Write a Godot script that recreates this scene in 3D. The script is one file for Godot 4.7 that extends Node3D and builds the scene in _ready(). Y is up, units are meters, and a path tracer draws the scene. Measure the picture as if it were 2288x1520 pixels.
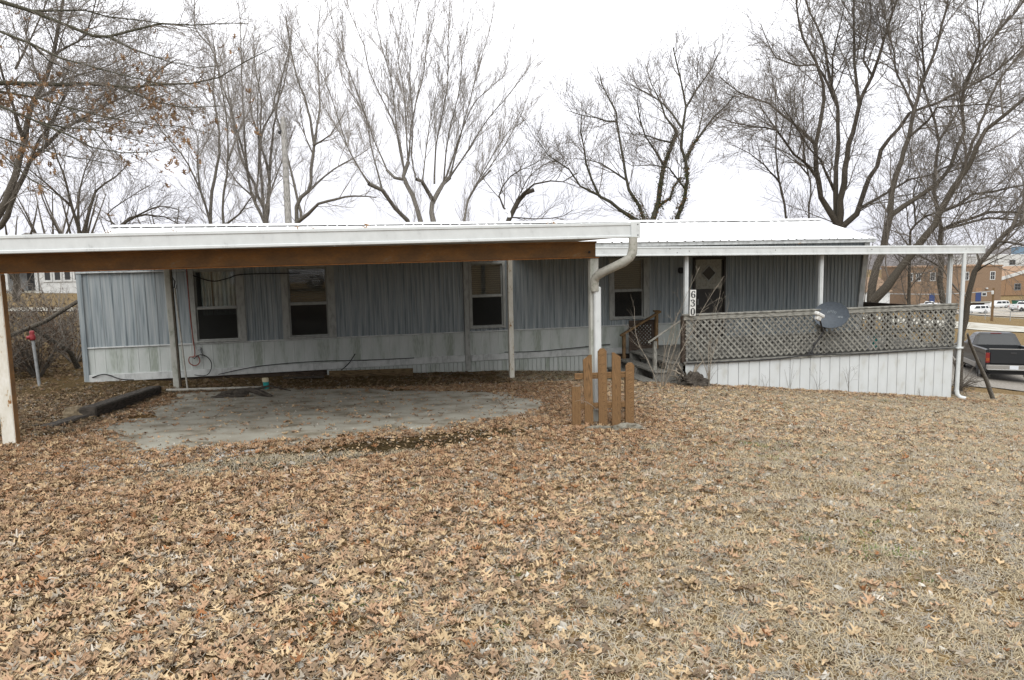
extends Node3D
# A mobile home with a carport and a porch on a winter hillside, seen from the yard above it.

const CAMERA_AT := Vector3(0, 2.3, 0)
const TREE_LIMBS := {
	"twin": [
		[0.331, 0.041, 17.48, -2.02, -21.58, 17.52, 0.6, -21.58, 17.66, 1.23, -21.73, 18.11, 2.23, -21.92, 18.34, 2.77, -22.02, 18.61, 3.5, -22.17, 18.81, 4.3, -22.35, 19.03, 4.93, -22.48, 19.29, 5.42, -22.56, 19.69, 6.24, -22.7, 20.06, 7.23, -22.89, 20.64, 8.46, -23.11, 21.19, 9.41, -23.25, 21.94, 11.3, -23.6, 22.45, 12.76, -23.87],
		[0.303, 0.067, 17.52, 0.6, -21.58, 17.85, 1.13, -21.34, 18.19, 1.66, -21.1, 18.47, 2.21, -20.88, 18.69, 2.72, -20.69, 18.91, 3.12, -20.51, 19.04, 3.55, -20.37, 19.23, 4.27, -20.14, 19.5, 4.97, -19.87, 19.68, 5.97, -19.56, 20.15, 6.43, -19.21, 20.48, 6.84, -18.94, 21.04, 7.59, -18.45],
		[0.17, 0.043, 18.61, 3.5, -22.17, 19.25, 3.82, -22.23, 19.81, 4.12, -22.29, 20.53, 4.56, -22.38, 21.33, 5.21, -22.52, 21.77, 5.96, -22.72, 22.19, 6.47, -22.84, 22.43, 7.8, -23.29, 23.05, 8.92, -23.58, 24.27, 10.2, -23.84, 25.79, 11.57, -24.1, 27.14, 12.98, -24.36],
		[0.095, 0.026, 20.06, 7.23, -22.89, 20.09, 7.71, -23.16, 19.99, 8.57, -23.69, 20.2, 9.5, -24.13, 20.35, 10.78, -24.77, 20.5, 12.1, -25.41],
		[0.08, 0.022, 20.64, 8.46, -23.11, 20.07, 9.36, -22.65, 19.6, 10.21, -22.18, 18.92, 11, -21.73],
		[0.098, 0.023, 22.43, 7.8, -23.29, 22.47, 8.97, -22.8, 22.27, 9.92, -22.47, 21.82, 10.83, -22.19, 21.56, 11.7, -21.87],
		[0.094, 0.021, 19.69, 6.24, -22.7, 19.91, 6.76, -22.07, 19.95, 7.1, -21.73, 20.25, 7.04, -21.14, 20.59, 6.95, -20.39, 20.95, 6.52, -19.34],
	],
	"upright": [
		[0.303, 0.055, 23.13, -2.71, -24.35, 23.13, 0.02, -24.35, 23.11, 0.18, -24.39, 23.12, 1.01, -24.57, 23.18, 1.84, -24.74, 23.23, 2.46, -24.87, 23.35, 3.13, -24.99, 23.28, 3.81, -25.16, 23.3, 4.57, -25.33, 23.4, 5.42, -25.49, 23.73, 6.67, -25.7, 23.66, 7.54, -25.91, 23.45, 8.68, -26.21, 23.35, 9.32, -26.38],
		[0.142, 0.048, 23.34, 3.07, -24.98, 23.56, 3.35, -24.49, 23.75, 3.45, -24.09, 24.04, 3.65, -23.42, 24.46, 3.58, -22.37, 24.71, 3.61, -21.63],
		[0.143, 0.05, 23.29, 3.75, -25.15, 23.8, 4.02, -24.67, 24.14, 4.44, -24.29, 24.63, 4.51, -23.81, 25.26, 4.65, -23.16, 25.76, 4.71, -22.62],
		[0.088, 0.025, 23.17, 1.61, -24.7, 22.38, 1.81, -24.3, 21.44, 2.07, -23.8, 20.49, 2.16, -23.31],
		[0.106, 0.048, 23.38, 3.12, -24.89, 23.78, 3.36, -23.87, 23.97, 3.45, -23.34, 24.18, 3.37, -22.63, 24.29, 3.27, -22.2, 24.42, 3.12, -21.56],
		[0.108, 0.028, 23.73, 6.67, -25.7, 24.34, 7.3, -25.83, 24.89, 7.95, -25.97, 25.68, 9.06, -26.23, 26.48, 10.19, -26.49],
		[0.16, 0.059, 23.38, 3.8, -25.06, 23.8, 4.23, -25.2, 24.35, 4.79, -25.39, 24.98, 5.62, -25.67, 26.78, 8.22, -26.52, 27.92, 9.61, -26.94, 29.34, 10.76, -27.25, 30.33, 11.42, -27.41],
	],
	"side_stem": [
		[0.169, 0.045, 20.37, -2.38, -23.08, 20.28, 1.32, -23.08, 19.97, 2.62, -22.75, 19.91, 2.99, -22.64, 19.98, 3.21, -22.53, 20.2, 3.49, -22.31, 20.56, 3.65, -21.99, 21.01, 3.87, -21.56, 21.56, 4.08, -21.04],
		[0.063, 0.025, 19.98, 3.21, -22.53, 20.17, 3.79, -22.83, 20.37, 4.37, -23.14, 20.72, 4.85, -23.35, 21.06, 5.33, -23.56],
	],
	"leaning": [
		[0.204, 0.078, 15.91, -1.61, -16.21, 15.91, 0.06, -16.21, 15.94, 0.46, -16.15, 15.94, 1.16, -16.06, 16.04, 1.71, -15.95, 16.07, 1.98, -15.91, 16.23, 2.19, -15.82, 16.42, 2.48, -15.7, 16.66, 2.79, -15.57, 16.9, 2.97, -15.44, 17.36, 3.19, -15.19],
		[0.069, 0.032, 16.42, 2.48, -15.7, 16.47, 2.47, -15.47, 16.54, 2.38, -15.07, 16.6, 2.35, -14.62],
		[0.046, 0.013, 16.04, 1.71, -15.95, 16.03, 1.84, -15.76, 16.04, 1.98, -15.46, 16.05, 2.16, -14.97],
		[0.035, 0.012, 16.07, 1.95, -15.91, 16.37, 2.25, -16.31, 16.89, 2.5, -16.64, 17.09, 2.61, -16.78],
		[0.068, 0.024, 16.66, 2.79, -15.57, 16.99, 3.12, -15.77, 17.45, 3.46, -15.98, 18.43, 4.04, -16.34],
	],
	"many_stem": [
		[0.344, 0.055, 19.25, -2.23, -25.56, 19.24, 2.82, -25.56, 19.19, 3.48, -25.71, 19.21, 4.69, -25.97, 19.49, 6.21, -26.23, 19.7, 8.06, -26.57, 19.55, 8.93, -26.8, 19.46, 9.75, -26.99, 19.4, 10.89, -27.24, 19.04, 11.98, -27.57, 18.85, 13, -27.83],
		[0.282, 0.049, 19.21, 3.3, -25.67, 19.26, 4.94, -25.5, 19.3, 6.37, -25.34, 19.49, 7.32, -25.19, 19.58, 8.04, -25.09, 19.93, 8.85, -24.89, 20.11, 9.66, -24.75, 20.24, 10.45, -24.62, 20.45, 11.39, -24.44, 20.56, 12.27, -24.3],
		[0.136, 0.044, 19.56, 7.85, -25.12, 19.55, 8.37, -25.28, 19.67, 9.59, -25.62, 19.86, 10.83, -25.95, 20.07, 12.08, -26.28, 20.31, 13.36, -26.6],
		[0.247, 0.041, 19.2, 3.36, -25.68, 18.48, 4.49, -25.71, 18.16, 5.54, -25.68, 18.09, 6.4, -25.61, 18.18, 7.24, -25.5, 18.22, 8.07, -25.4, 18.11, 8.62, -25.36, 17.81, 9.44, -25.34, 17.21, 10.25, -25.35, 16.87, 11.57, -25.27, 16.69, 12.35, -25.21],
		[0.122, 0.023, 18.3, 5.06, -25.7, 17.67, 5.62, -25.46, 16.86, 5.99, -25.25, 15.89, 6.8, -24.87, 14.92, 6.85, -24.62, 13.84, 6.94, -24.33, 12.92, 7.08, -24.07],
		[0.138, 0.028, 18.09, 6.4, -25.61, 17.76, 7.05, -26.13, 17.36, 7.67, -26.67, 16.99, 8.23, -27.16, 16.11, 8.86, -28, 15.62, 9.59, -28.61],
		[0.229, 0.039, 19.21, 3.18, -25.64, 19.72, 3.75, -25.33, 19.9, 4.72, -25.08, 20.14, 5.56, -24.83, 20.21, 6.12, -24.7, 20.7, 6.86, -24.35, 20.96, 7.38, -24.14, 21.72, 7.64, -23.66, 22.28, 8.01, -23.29, 23.18, 8.55, -22.69, 23.83, 9.39, -22.18],
		[0.122, 0.032, 19.75, 3.93, -25.29, 20.5, 4.6, -24.41, 20.88, 4.95, -23.93, 21.27, 5.02, -23.47, 21.68, 5.34, -22.93],
		[0.124, 0.024, 19.21, 4.69, -25.97, 18.15, 5.79, -25.4, 17.4, 6.25, -25.11, 16.6, 6.9, -24.71, 15.75, 7.51, -24.3, 15.38, 7.78, -24.1],
		[0.125, 0.029, 19.7, 8.06, -26.57, 19.62, 9, -27.08, 19.43, 9.97, -27.64, 18.82, 10.01, -28.11, 18.23, 10.43, -28.64, 18.01, 12.02, -29.48],
		[0.084, 0.027, 19.93, 8.85, -24.89, 19.89, 9.53, -25.37, 20.59, 10.89, -26.05, 21.07, 11.87, -26.53, 21.16, 12.9, -27.13],
		[0.072, 0.028, 19.4, 10.89, -27.24, 19.97, 9.9, -27.5, 21.25, 9.55, -27.64, 21.34, 9.43, -27.67],
		[0.09, 0.025, 19.55, 8.93, -26.8, 19.24, 9.87, -26.32, 19.04, 10.98, -25.64, 18.88, 11.66, -25.19],
	],
	"slim_a": [
		[0.176, 0.033, 21.34, -2.21, -32.32, 21.34, 3, -32.32, 21.32, 4.11, -32.45, 21.15, 5.3, -32.62, 21, 6.79, -32.83, 21.08, 8.64, -33.02, 21.08, 10.13, -33.19, 20.85, 11.62, -33.41],
		[0.087, 0.021, 21.11, 5.71, -32.68, 20, 6.49, -32.28, 18.98, 7.01, -31.95, 17.74, 7.36, -31.58],
		[0.065, 0.022, 21.07, 8.31, -32.98, 20.7, 9.51, -33.77, 20.78, 10.67, -34.35],
	],
	"slim_b": [
		[0.142, 0.025, 21.1, -2.27, -30.3, 21.11, 2.94, -30.3, 21.16, 3.99, -30.41, 21.3, 5.46, -30.54, 21.08, 6.86, -30.75, 21.15, 8.27, -30.89, 21.13, 9.32, -31.02, 21.33, 10.72, -31.13],
		[0.072, 0.022, 21.24, 5.84, -30.6, 21.03, 6.93, -31.75, 20.76, 7.3, -32.34, 20.31, 7.55, -33.07],
	],
	"ivy": [
		[0.23, 0.034, 12.24, -1.44, -28.23, 12.24, 3.04, -28.23, 12.22, 3.85, -28.45, 12.04, 4.41, -28.64, 11.75, 4.98, -28.87, 11.62, 5.6, -29.06, 11.64, 6.32, -29.24, 11.56, 7.05, -29.45, 11.53, 7.79, -29.64, 11.53, 8.31, -29.78, 11.29, 8.9, -29.99, 11.05, 9.55, -30.22, 11.03, 9.92, -30.32],
		[0.164, 0.026, 12.23, 3.56, -28.37, 11.08, 4.19, -28.26, 10.64, 4.48, -28.21, 10.21, 4.72, -28.16, 9.81, 5.34, -28.05, 9.57, 5.94, -27.93, 9.43, 6.53, -27.79, 9.24, 7.11, -27.65, 9.24, 7.72, -27.46],
		[0.089, 0.02, 10.21, 4.72, -28.16, 9.29, 5.08, -27.87, 8.75, 5.66, -27.58, 7.82, 6.15, -27.22, 7.38, 6.61, -26.97],
		[0.218, 0.113, 12.23, 3.19, -28.27, 12.7, 3.85, -28.42, 12.93, 4.46, -28.58, 13.07, 5.12, -28.77, 13.28, 5.9, -28.99, 13.58, 6.53, -29.14, 13.92, 7.17, -29.29, 14.07, 7.48, -29.37],
		[0.094, 0.024, 14.07, 7.48, -29.37, 13.86, 8.21, -30.01, 13.84, 8.99, -30.58, 13.74, 9.93, -31.28, 13.76, 10.82, -31.88],
		[0.093, 0.021, 13.34, 6.02, -29.02, 12.84, 6.57, -28.75, 12.29, 7.11, -28.46, 11.96, 7.63, -28.18, 11.75, 8.06, -27.95, 11.58, 8.56, -27.65],
		[0.273, 0.035, 13.29, -1.56, -28.13, 13.33, 3.13, -28.13, 13.46, 3.82, -28.08, 13.74, 4.56, -27.99, 13.83, 5.29, -27.95, 13.77, 6.03, -27.95, 13.62, 6.61, -27.97, 13.65, 7.33, -27.94, 13.78, 8.19, -27.89, 13.63, 8.91, -27.9, 13.42, 9.62, -27.93, 13.22, 10.47, -27.95],
		[0.126, 0.029, 13.76, 6.08, -27.95, 14.36, 6.83, -28.36, 15.04, 7.5, -28.73, 15.5, 7.95, -28.97, 16.24, 8.54, -29.29, 16.95, 9.19, -29.63],
		[0.071, 0.021, 13.78, 8.19, -27.89, 14.08, 8.84, -27.54, 14.49, 9.55, -27.11, 14.62, 10.05, -26.87],
		[0.055, 0.019, 14.48, 6.95, -28.43, 14.97, 8.11, -28.82, 15.21, 9.09, -29.18, 15.12, 9.43, -29.35, 15.02, 10.22, -29.71],
		[0.074, 0.017, 11.53, 7.88, -29.67, 10.94, 7.83, -29.37, 10.41, 7.91, -29.08, 9.64, 7.91, -28.66, 8.89, 8, -28.23],
		[0.11, 0.055, 12.89, 4.34, -28.55, 13.37, 4.65, -28.47, 13.55, 5.15, -28.49, 13.81, 5.44, -28.46],
		[0.075, 0.018, 13.83, 6.99, -29.25, 13.25, 7.08, -29.16, 12.48, 7.25, -29.03, 11.89, 7.27, -28.92, 11.58, 7.64, -28.81],
		[0.074, 0.024, 11.65, 5.43, -29.01, 11.36, 5.82, -29.65, 11.05, 6.26, -30.31, 10.66, 6.49, -30.93, 10.24, 6.62, -31.54],
		[0.072, 0.017, 13.79, 4.96, -27.97, 13.44, 5.23, -27.82, 12.87, 5.77, -27.52, 12.02, 5.83, -27.24, 11.06, 5.73, -26.91, 10.64, 5.93, -26.74],
		[0.09, 0.023, 13.65, 7.33, -27.94, 13.52, 8.03, -28.57, 13.24, 8.7, -29.27, 12.89, 9.12, -29.85, 12.45, 9.61, -30.54],
	],
	"pollard": [
		[0.176, 0.11, 2.85, -0.64, -28.37, 2.78, 3.25, -28.37, 2.54, 3.81, -28.01, 2.08, 4.24, -27.66, 1.63, 4.85, -27.19, 1.14, 5.04, -26.89],
		[0.215, 0.123, 3.2, -0.66, -28.28, 3.18, 3.24, -28.28, 3.11, 3.83, -28.57, 2.9, 4.8, -29.07, 2.62, 5.6, -29.52, 2.83, 6.16, -29.72],
		[0.273, 0.127, 3.49, -0.68, -28.2, 3.52, 3.24, -28.2, 3.6, 3.84, -28.75, 3.7, 4.53, -29.35, 4.25, 5.37, -30.06, 4.54, 5.64, -30.3],
		[0.141, 0.102, 3.75, 4.6, -29.42, 3.25, 5.3, -28.82, 3, 5.39, -28.65],
		[0.105, 0.093, 2.67, 5.46, -29.44, 2.34, 5.66, -30.58, 2.12, 6.09, -31.7],
		[0.156, 0.053, 4.76, -0.77, -27.91, 4.76, 3.21, -27.91, 4.76, 3.8, -28.19, 4.97, 4.63, -28.54, 5.38, 5.24, -28.76, 5.98, 5.79, -28.95],
		[0.057, 0.012, 1.14, 5.04, -26.89, 0.51, 6.2, -26.93, 0.15, 7.44, -26.93, -0.21, 8.6, -26.92, -0.77, 9.5, -26.96, -1.14, 10.24, -26.97],
		[0.047, 0.014, 1.27, 4.99, -26.97, 0.82, 5.7, -27.58, 0.34, 6.85, -28.41, -0.27, 8.11, -29.33, -0.58, 9.01, -29.92],
		[0.061, 0.012, 1.63, 4.85, -27.19, 1.26, 6.48, -26.98, 1.13, 7.39, -26.84, 0.44, 9.35, -26.58, 0.05, 10.75, -26.36, -0.06, 11.34, -26.25],
		[0.06, 0.016, 2.12, 6.09, -31.7, 1.76, 7.18, -32.3, 1.22, 8.92, -33.22, 0.51, 10.22, -34.01, 0.34, 12.13, -34.86],
		[0.07, 0.014, 2.66, 5.7, -29.55, 2.41, 7.4, -29.8, 1.52, 9.62, -30.26, 1.34, 10.69, -30.42, 0.66, 12.49, -30.78, 0.46, 13.21, -30.91],
		[0.07, 0.015, 2.66, 5.7, -29.55, 2.49, 7.16, -30.15, 2.4, 9.6, -31.07, 2.12, 10.87, -31.61, 1.87, 12.91, -32.4, 1.85, 13.81, -32.72],
		[0.07, 0.014, 2.83, 6.16, -29.72, 3.07, 7.95, -29.6, 3.52, 9.49, -29.42, 3.66, 10.5, -29.35, 3.97, 11.6, -29.22, 4.06, 12.7, -29.14],
		[0.063, 0.015, 2.82, 6.11, -29.7, 2.82, 9, -30.44, 2.67, 10.58, -30.88, 2.95, 12.3, -31.25, 2.95, 13.46, -31.53],
		[0.051, 0.013, 3, 5.39, -28.65, 2.84, 6.34, -28.49, 2.92, 7.42, -28.24, 2.83, 8.99, -27.91, 2.95, 10.25, -27.58, 3.18, 11.46, -27.23],
		[0.051, 0.015, 3.25, 5.3, -28.82, 3.75, 7.73, -29.88, 4.19, 9.29, -30.52, 4.46, 11.05, -31.25],
		[0.072, 0.015, 3.87, 5.36, -30.01, 4.02, 6.85, -30.33, 4.58, 9.11, -30.74, 4.76, 11.04, -31.15, 4.95, 12.99, -31.56, 5.06, 13.77, -31.72],
		[0.065, 0.013, 4.25, 5.37, -30.06, 4.43, 7.12, -29.68, 4.89, 9.01, -29.17, 4.95, 9.99, -28.95, 5.27, 11.71, -28.47],
		[0.072, 0.014, 4.25, 5.37, -30.06, 4.69, 6.55, -29.87, 5.12, 7.72, -29.67, 5.6, 8.58, -29.48, 6.59, 9.4, -29.11, 6.88, 10.24, -28.97],
		[0.069, 0.016, 4.51, 5.61, -30.28, 5.2, 7.63, -30.91, 6.22, 10.65, -31.81, 6.73, 12.04, -32.21, 7.12, 13.46, -32.63],
		[0.073, 0.015, 4.54, 5.64, -30.3, 5.36, 6.77, -30.47, 6.25, 8.04, -30.65, 7.28, 9.2, -30.78, 8.56, 10.85, -31],
		[0.045, 0.013, 4.97, 4.63, -28.54, 5.75, 6.03, -28.07, 6.45, 7.1, -27.65, 7.03, 7.45, -27.35],
		[0.042, 0.014, 5.38, 5.24, -28.76, 6.45, 6.58, -29.05, 7.37, 8.07, -29.39, 7.85, 9.22, -29.67],
	],
	"broken": [
		[0.281, 0.15, 6.62, -0.95, -30.55, 6.7, 3.15, -30.55, 6.99, 3.97, -30.58, 7.4, 4.73, -30.57, 7.73, 4.98, -30.53, 8.11, 5.16, -30.46],
		[0.094, 0.026, 7.4, 4.73, -30.57, 7.94, 5.35, -29.81, 8.48, 5.41, -29.19, 8.86, 5.3, -28.73, 9.26, 5.6, -28.18],
		[0.056, 0.021, 7.03, 4.04, -30.58, 7.86, 3.91, -29.59, 8.39, 3.9, -28.95, 8.76, 3.96, -28.49, 9.07, 4.17, -28.06],
		[0.075, 0.019, 7.07, 4.11, -30.58, 6.71, 4.96, -31, 7.31, 5.81, -31.22, 8.22, 6.28, -31.31, 9.28, 6.82, -31.41],
		[0.056, 0.02, 7.14, 4.25, -30.58, 8.22, 5.86, -31.59, 8.87, 6.36, -31.93, 9.89, 6.68, -32.28],
	],
	"slender_group": [
		[0.253, 0.036, -1.51, -0.4, -34.58, -1.59, 3.53, -34.58, -1.82, 4.21, -34.71, -1.51, 5.23, -34.75, -1.16, 5.49, -34.7, -0.87, 7.53, -34.86, -1.06, 9.23, -35.1, -1.46, 10.6, -35.35, -1.72, 12.24, -35.59, -1.81, 13.33, -35.73],
		[0.1, 0.021, -0.87, 7.53, -34.86, -0.53, 9.28, -35.26, -0.51, 11.42, -35.82, -0.45, 12.87, -36.18, -0.25, 14.33, -36.52],
		[0.08, 0.019, -0.87, 7.53, -34.86, -0.11, 7.85, -33.88, 0.16, 8.16, -33.38, 0.56, 8.65, -32.59],
		[0.16, 0.038, -1.78, 4.09, -34.68, -1.2, 4.45, -34.23, -0.71, 4.88, -33.81, 0.02, 5.03, -33.25, 0.79, 5.11, -32.64, 1.65, 4.98, -31.93],
		[0.12, 0.025, -1.56, 4.22, -34.52, -1.94, 6.59, -35.5, -2.3, 8.4, -36.25, -2.62, 9.52, -36.74, -2.23, 11.01, -37.19, -1.78, 12.23, -37.53],
		[0.1, 0.021, -1.16, 5.49, -34.7, -0.47, 6.22, -35.19, 0.37, 6.83, -35.63, 1.09, 7.23, -35.96, 1.83, 7.78, -36.33],
		[0.06, 0.016, -0.92, 7.16, -34.83, -1.18, 7.84, -34.73, -1.33, 8.6, -34.6, -1.3, 10.22, -34.23],
	],
	"slender_twin": [
		[0.22, 0.033, -3.22, -0.29, -37.03, -3.24, 3.63, -37.03, -3.28, 4.36, -37.21, -3.43, 6.12, -37.63, -3.43, 8.34, -38.12, -3.29, 10.21, -38.49, -3.53, 11.73, -38.88, -3.55, 13.33, -39.23],
		[0.17, 0.024, -3.28, 4.36, -37.21, -3.03, 6.05, -36.92, -2.75, 8.11, -36.58, -2.45, 9.44, -36.31, -2.09, 10.87, -36.01, -1.59, 12.33, -35.65],
		[0.149, 0.027, -3.23, 4.67, -37.16, -3.94, 6.52, -38.01, -4.36, 7.29, -38.4, -4.63, 8.83, -39, -5.03, 11.43, -39.99, -5.46, 13.22, -40.7],
		[0.086, 0.018, -3.43, 8.34, -38.12, -3.86, 9.94, -39.02, -3.7, 12.4, -40.15, -3.38, 13.93, -40.8],
		[0.085, 0.022, -3.14, 5.29, -37.05, -2.47, 7.13, -37.63, -2.16, 7.89, -37.86, -1.77, 8.96, -38.18],
	],
	"slim_cluster": [
		[0.156, 0.023, -5.25, -0.18, -34.38, -5.27, 3.44, -34.38, -5.35, 4.09, -34.37, -5.63, 5.46, -34.35, -6.33, 7.06, -34.4, -7.07, 8.01, -34.46, -7.42, 8.95, -34.47],
		[0.135, 0.024, -5.32, 3.85, -34.37, -5.19, 5.49, -34.68, -4.88, 7.16, -34.96, -4.9, 8.51, -35.24, -5.06, 9.88, -35.56, -4.94, 11.59, -35.88, -5.71, 12.66, -36.3, -5.73, 14.05, -36.59, -5.78, 14.75, -36.74],
		[0.156, 0.023, -4.66, -0.21, -34.25, -4.69, 3.42, -34.25, -4.78, 4.08, -34.26, -4.7, 5.25, -34.23, -4.41, 6.73, -34.14, -4.4, 8.95, -34.1, -4.57, 10.21, -34.12, -4.68, 11.45, -34.12],
		[0.077, 0.02, -5.63, 5.46, -34.35, -5.81, 6.85, -35.16, -5.84, 7.92, -35.74, -6.35, 9.04, -36.49, -6.87, 10.19, -37.24],
		[0.077, 0.02, -4.41, 6.73, -34.14, -4, 8.15, -34.95, -3.49, 9.26, -35.55, -3.1, 10.79, -36.36],
		[0.097, 0.036, -4.77, 4.02, -34.26, -3.99, 4.4, -33.15, -3.34, 5, -31.97],
	],
	"forked": [
		[0.213, 0.03, -3.13, -0.3, -35.97, -3.2, 3.46, -35.97, -3.41, 4.58, -36.03, -3.76, 5.62, -36.11, -3.95, 7, -36.16, -4.49, 9.38, -36.28, -4.92, 11.06, -36.38, -5.08, 12.72, -36.42],
		[0.102, 0.021, -3.9, 6.62, -36.14, -3.98, 8.79, -36.68, -4, 10.23, -37.02, -3.98, 13.15, -37.7, -4.02, 14.26, -37.97, -4.07, 15.08, -38.17],
		[0.165, 0.025, -3.27, 3.86, -35.99, -2.95, 6.35, -36.47, -3.3, 8.16, -36.95, -2.55, 9.59, -37.11, -2.01, 11.2, -37.34, -1.71, 13.26, -37.72],
		[0.082, 0.019, -3.6, 5.15, -36.07, -3.27, 7.25, -35.48, -3.18, 9.15, -34.96, -2.92, 10.67, -34.47],
		[0.082, 0.022, -3.66, 5.34, -36.09, -4.52, 6.21, -37.11, -4.97, 6.99, -37.84, -5.91, 8.08, -38.98],
	],
	"left_giant": [
		[0.335, 0.076, -11.46, 0.04, -27.45, -11.29, 2.86, -27.45, -10.72, 4.1, -27.61, -10.24, 5.35, -27.79, -9.99, 6.62, -28.02, -9.64, 7.91, -28.23, -9.25, 8.68, -28.32, -9.04, 9.31, -28.42, -8.84, 10.14, -28.56, -8.73, 11.04, -28.73, -8.58, 11.84, -28.87],
		[0.133, 0.041, -9.99, 6.62, -28.02, -10, 7.49, -27.42, -9.96, 8.3, -26.82, -9.86, 9.06, -26.2],
		[0.09, 0.021, -9.04, 9.31, -28.42, -8.31, 9.56, -27.78, -7.61, 9.75, -27.17, -7.24, 10.22, -26.64, -6.84, 10.77, -26.01],
		[0.07, 0.029, -9.53, 8.5, -26.62, -9.18, 9.56, -27.08, -8.97, 10.27, -27.38, -8.72, 11.21, -27.77],
		[0.089, 0.019, -9.64, 7.91, -28.23, -9.21, 8.23, -28.52, -8.86, 8.72, -28.85, -8.44, 8.94, -29.09, -7.66, 9.38, -29.52, -6.98, 9.88, -29.9],
	],
	"left_leaner": [
		[0.29, 0.03, -12.58, 0.13, -29.77, -12.33, 2.97, -29.77, -11.51, 3.8, -29.55, -10.87, 5, -29.4, -10.26, 6.04, -29.25, -9.69, 6.54, -29.1, -9.12, 7.04, -28.94, -8.46, 7.38, -28.75, -7.48, 7.86, -28.47, -6.41, 8.28, -28.14, -5.59, 8.96, -27.92, -5.06, 9.24, -27.76],
		[0.093, 0.02, -9.69, 6.54, -29.1, -9.67, 7.42, -29.67, -9.35, 8.39, -30.28, -9.16, 9.4, -30.88, -8.63, 10.07, -31.32],
		[0.109, 0.029, -10.26, 6.04, -29.25, -9.66, 6.71, -28.53, -8.91, 7.19, -27.78, -8.31, 7.91, -26.95],
		[0.062, 0.014, -8.46, 7.38, -28.75, -7.82, 7.19, -28.17, -7, 7.27, -27.42, -6.09, 7.42, -26.56, -5.5, 7.41, -26.01],
	],
	"left_low": [
		[0.23, 0.035, -9.95, 0.08, -33.36, -9.99, 2.98, -33.36, -10.14, 3.78, -33.3, -10.32, 4.75, -33.23, -10.44, 5.65, -33.15, -10.62, 6.53, -33.08, -10.8, 7.41, -33.01],
		[0.163, 0.028, -10.08, 3.49, -33.32, -9.8, 4.79, -33.76, -9.65, 5.42, -33.97, -8.84, 6.07, -34.14, -8.31, 6.65, -34.3],
		[0.108, 0.023, -10.15, 3.87, -33.29, -10.36, 5.13, -34.19, -10.36, 5.53, -34.45, -10.24, 6.48, -35.06, -9.87, 7.53, -35.71],
		[0.09, 0.025, -10.32, 4.75, -33.23, -10.95, 5.58, -32.54, -11.37, 6.11, -32.06, -11.84, 6.17, -31.67],
	],
	"arching": [
		[0.184, 0.028, -10.06, 0.12, -36.44, -9.92, 3.02, -36.44, -9.47, 3.94, -35.93, -8.9, 4.32, -35.52, -8.37, 4.55, -35.14, -7.26, 4.82, -34.36, -6.49, 4.65, -33.77],
		[0.138, 0.03, -9.47, 3.94, -35.93, -8.92, 4.49, -36.14, -8.31, 4.59, -36.23, -7.52, 4.49, -36.33, -6.91, 4.14, -36.4],
		[0.069, 0.021, -9.37, 4.01, -35.86, -9.97, 4.66, -36.59, -9.1, 5.53, -37.4, -8.41, 6.07, -37.93],
	],
	"oak": [
		[0.364, 0.144, -7.52, 0.19, -11.35, -7.46, 0.67, -11.35, -7.27, 2.38, -11.5, -7.08, 4.09, -11.65, -6.76, 6.38, -11.83, -6.43, 8.66, -12.01],
		[0.098, 0.006, -7.1, 3.94, -11.63, -5.96, 5.17, -11.77, -4.98, 5.8, -11.79, -4.32, 5.9, -11.75, -3.94, 5.79, -11.72, -3.53, 5.63, -11.67, -3.18, 5.49, -11.63, -2.98, 5.49, -11.62, -2.66, 5.57, -11.6, -2.28, 5.68, -11.58, -1.87, 5.67, -11.54, -1.35, 5.71, -11.5, -1.1, 5.7, -11.48],
		[0.025, 0.004, -2.98, 5.49, -11.62, -2.58, 5.23, -11.24, -2.06, 4.97, -10.78, -1.63, 4.81, -10.39, -1.31, 4.78, -10.12],
		[0.027, 0.005, -3.98, 5.8, -11.72, -3.69, 5.87, -11.82, -3.32, 5.9, -11.92, -3.06, 5.86, -11.99, -2.68, 5.86, -12.09, -2.29, 5.85, -12.18, -1.88, 5.83, -12.27],
		[0.069, 0.003, -7.14, 3.63, -11.61, -5.57, 4.65, -10.94, -4.42, 5.29, -10.43, -3.73, 5.05, -10.08, -3.35, 4.88, -9.87, -2.98, 4.68, -9.66, -2.61, 4.56, -9.46, -2.17, 4.4, -9.22, -1.73, 4.27, -8.98, -1.39, 4.14, -8.79],
		[0.098, 0.005, -7.21, 3, -11.55, -5.85, 4.18, -11.37, -4.81, 4.68, -11.19, -4.14, 4.69, -11.03, -3.47, 4.66, -10.88, -2.99, 4.65, -10.76, -2.51, 4.59, -10.65, -2.22, 4.61, -10.58, -1.74, 4.63, -10.47, -1.39, 4.69, -10.4, -1.06, 4.9, -10.35, -0.69, 5.07, -10.28],
		[0.023, 0.004, -2.64, 4.6, -10.68, -2.16, 4.34, -10.21, -1.74, 4.2, -9.81, -1.14, 4.12, -9.25],
		[0.063, 0.005, -7.21, 3, -11.55, -6.1, 4.2, -11.86, -5.16, 4.72, -11.97, -4.51, 4.77, -12, -4.04, 4.71, -12, -3.66, 4.57, -12, -3.17, 4.45, -11.99, -2.66, 4.37, -11.99, -2.14, 4.34, -11.98, -1.72, 4.23, -11.97],
		[0.069, 0.004, -7.22, 2.85, -11.54, -5.66, 4.01, -11, -4.57, 4.36, -10.59, -3.89, 4.26, -10.3, -3.42, 4.04, -10.08, -3.04, 3.87, -9.9, -2.77, 3.71, -9.76, -2.4, 3.62, -9.6, -2.04, 3.62, -9.45, -1.76, 3.7, -9.34],
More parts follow.
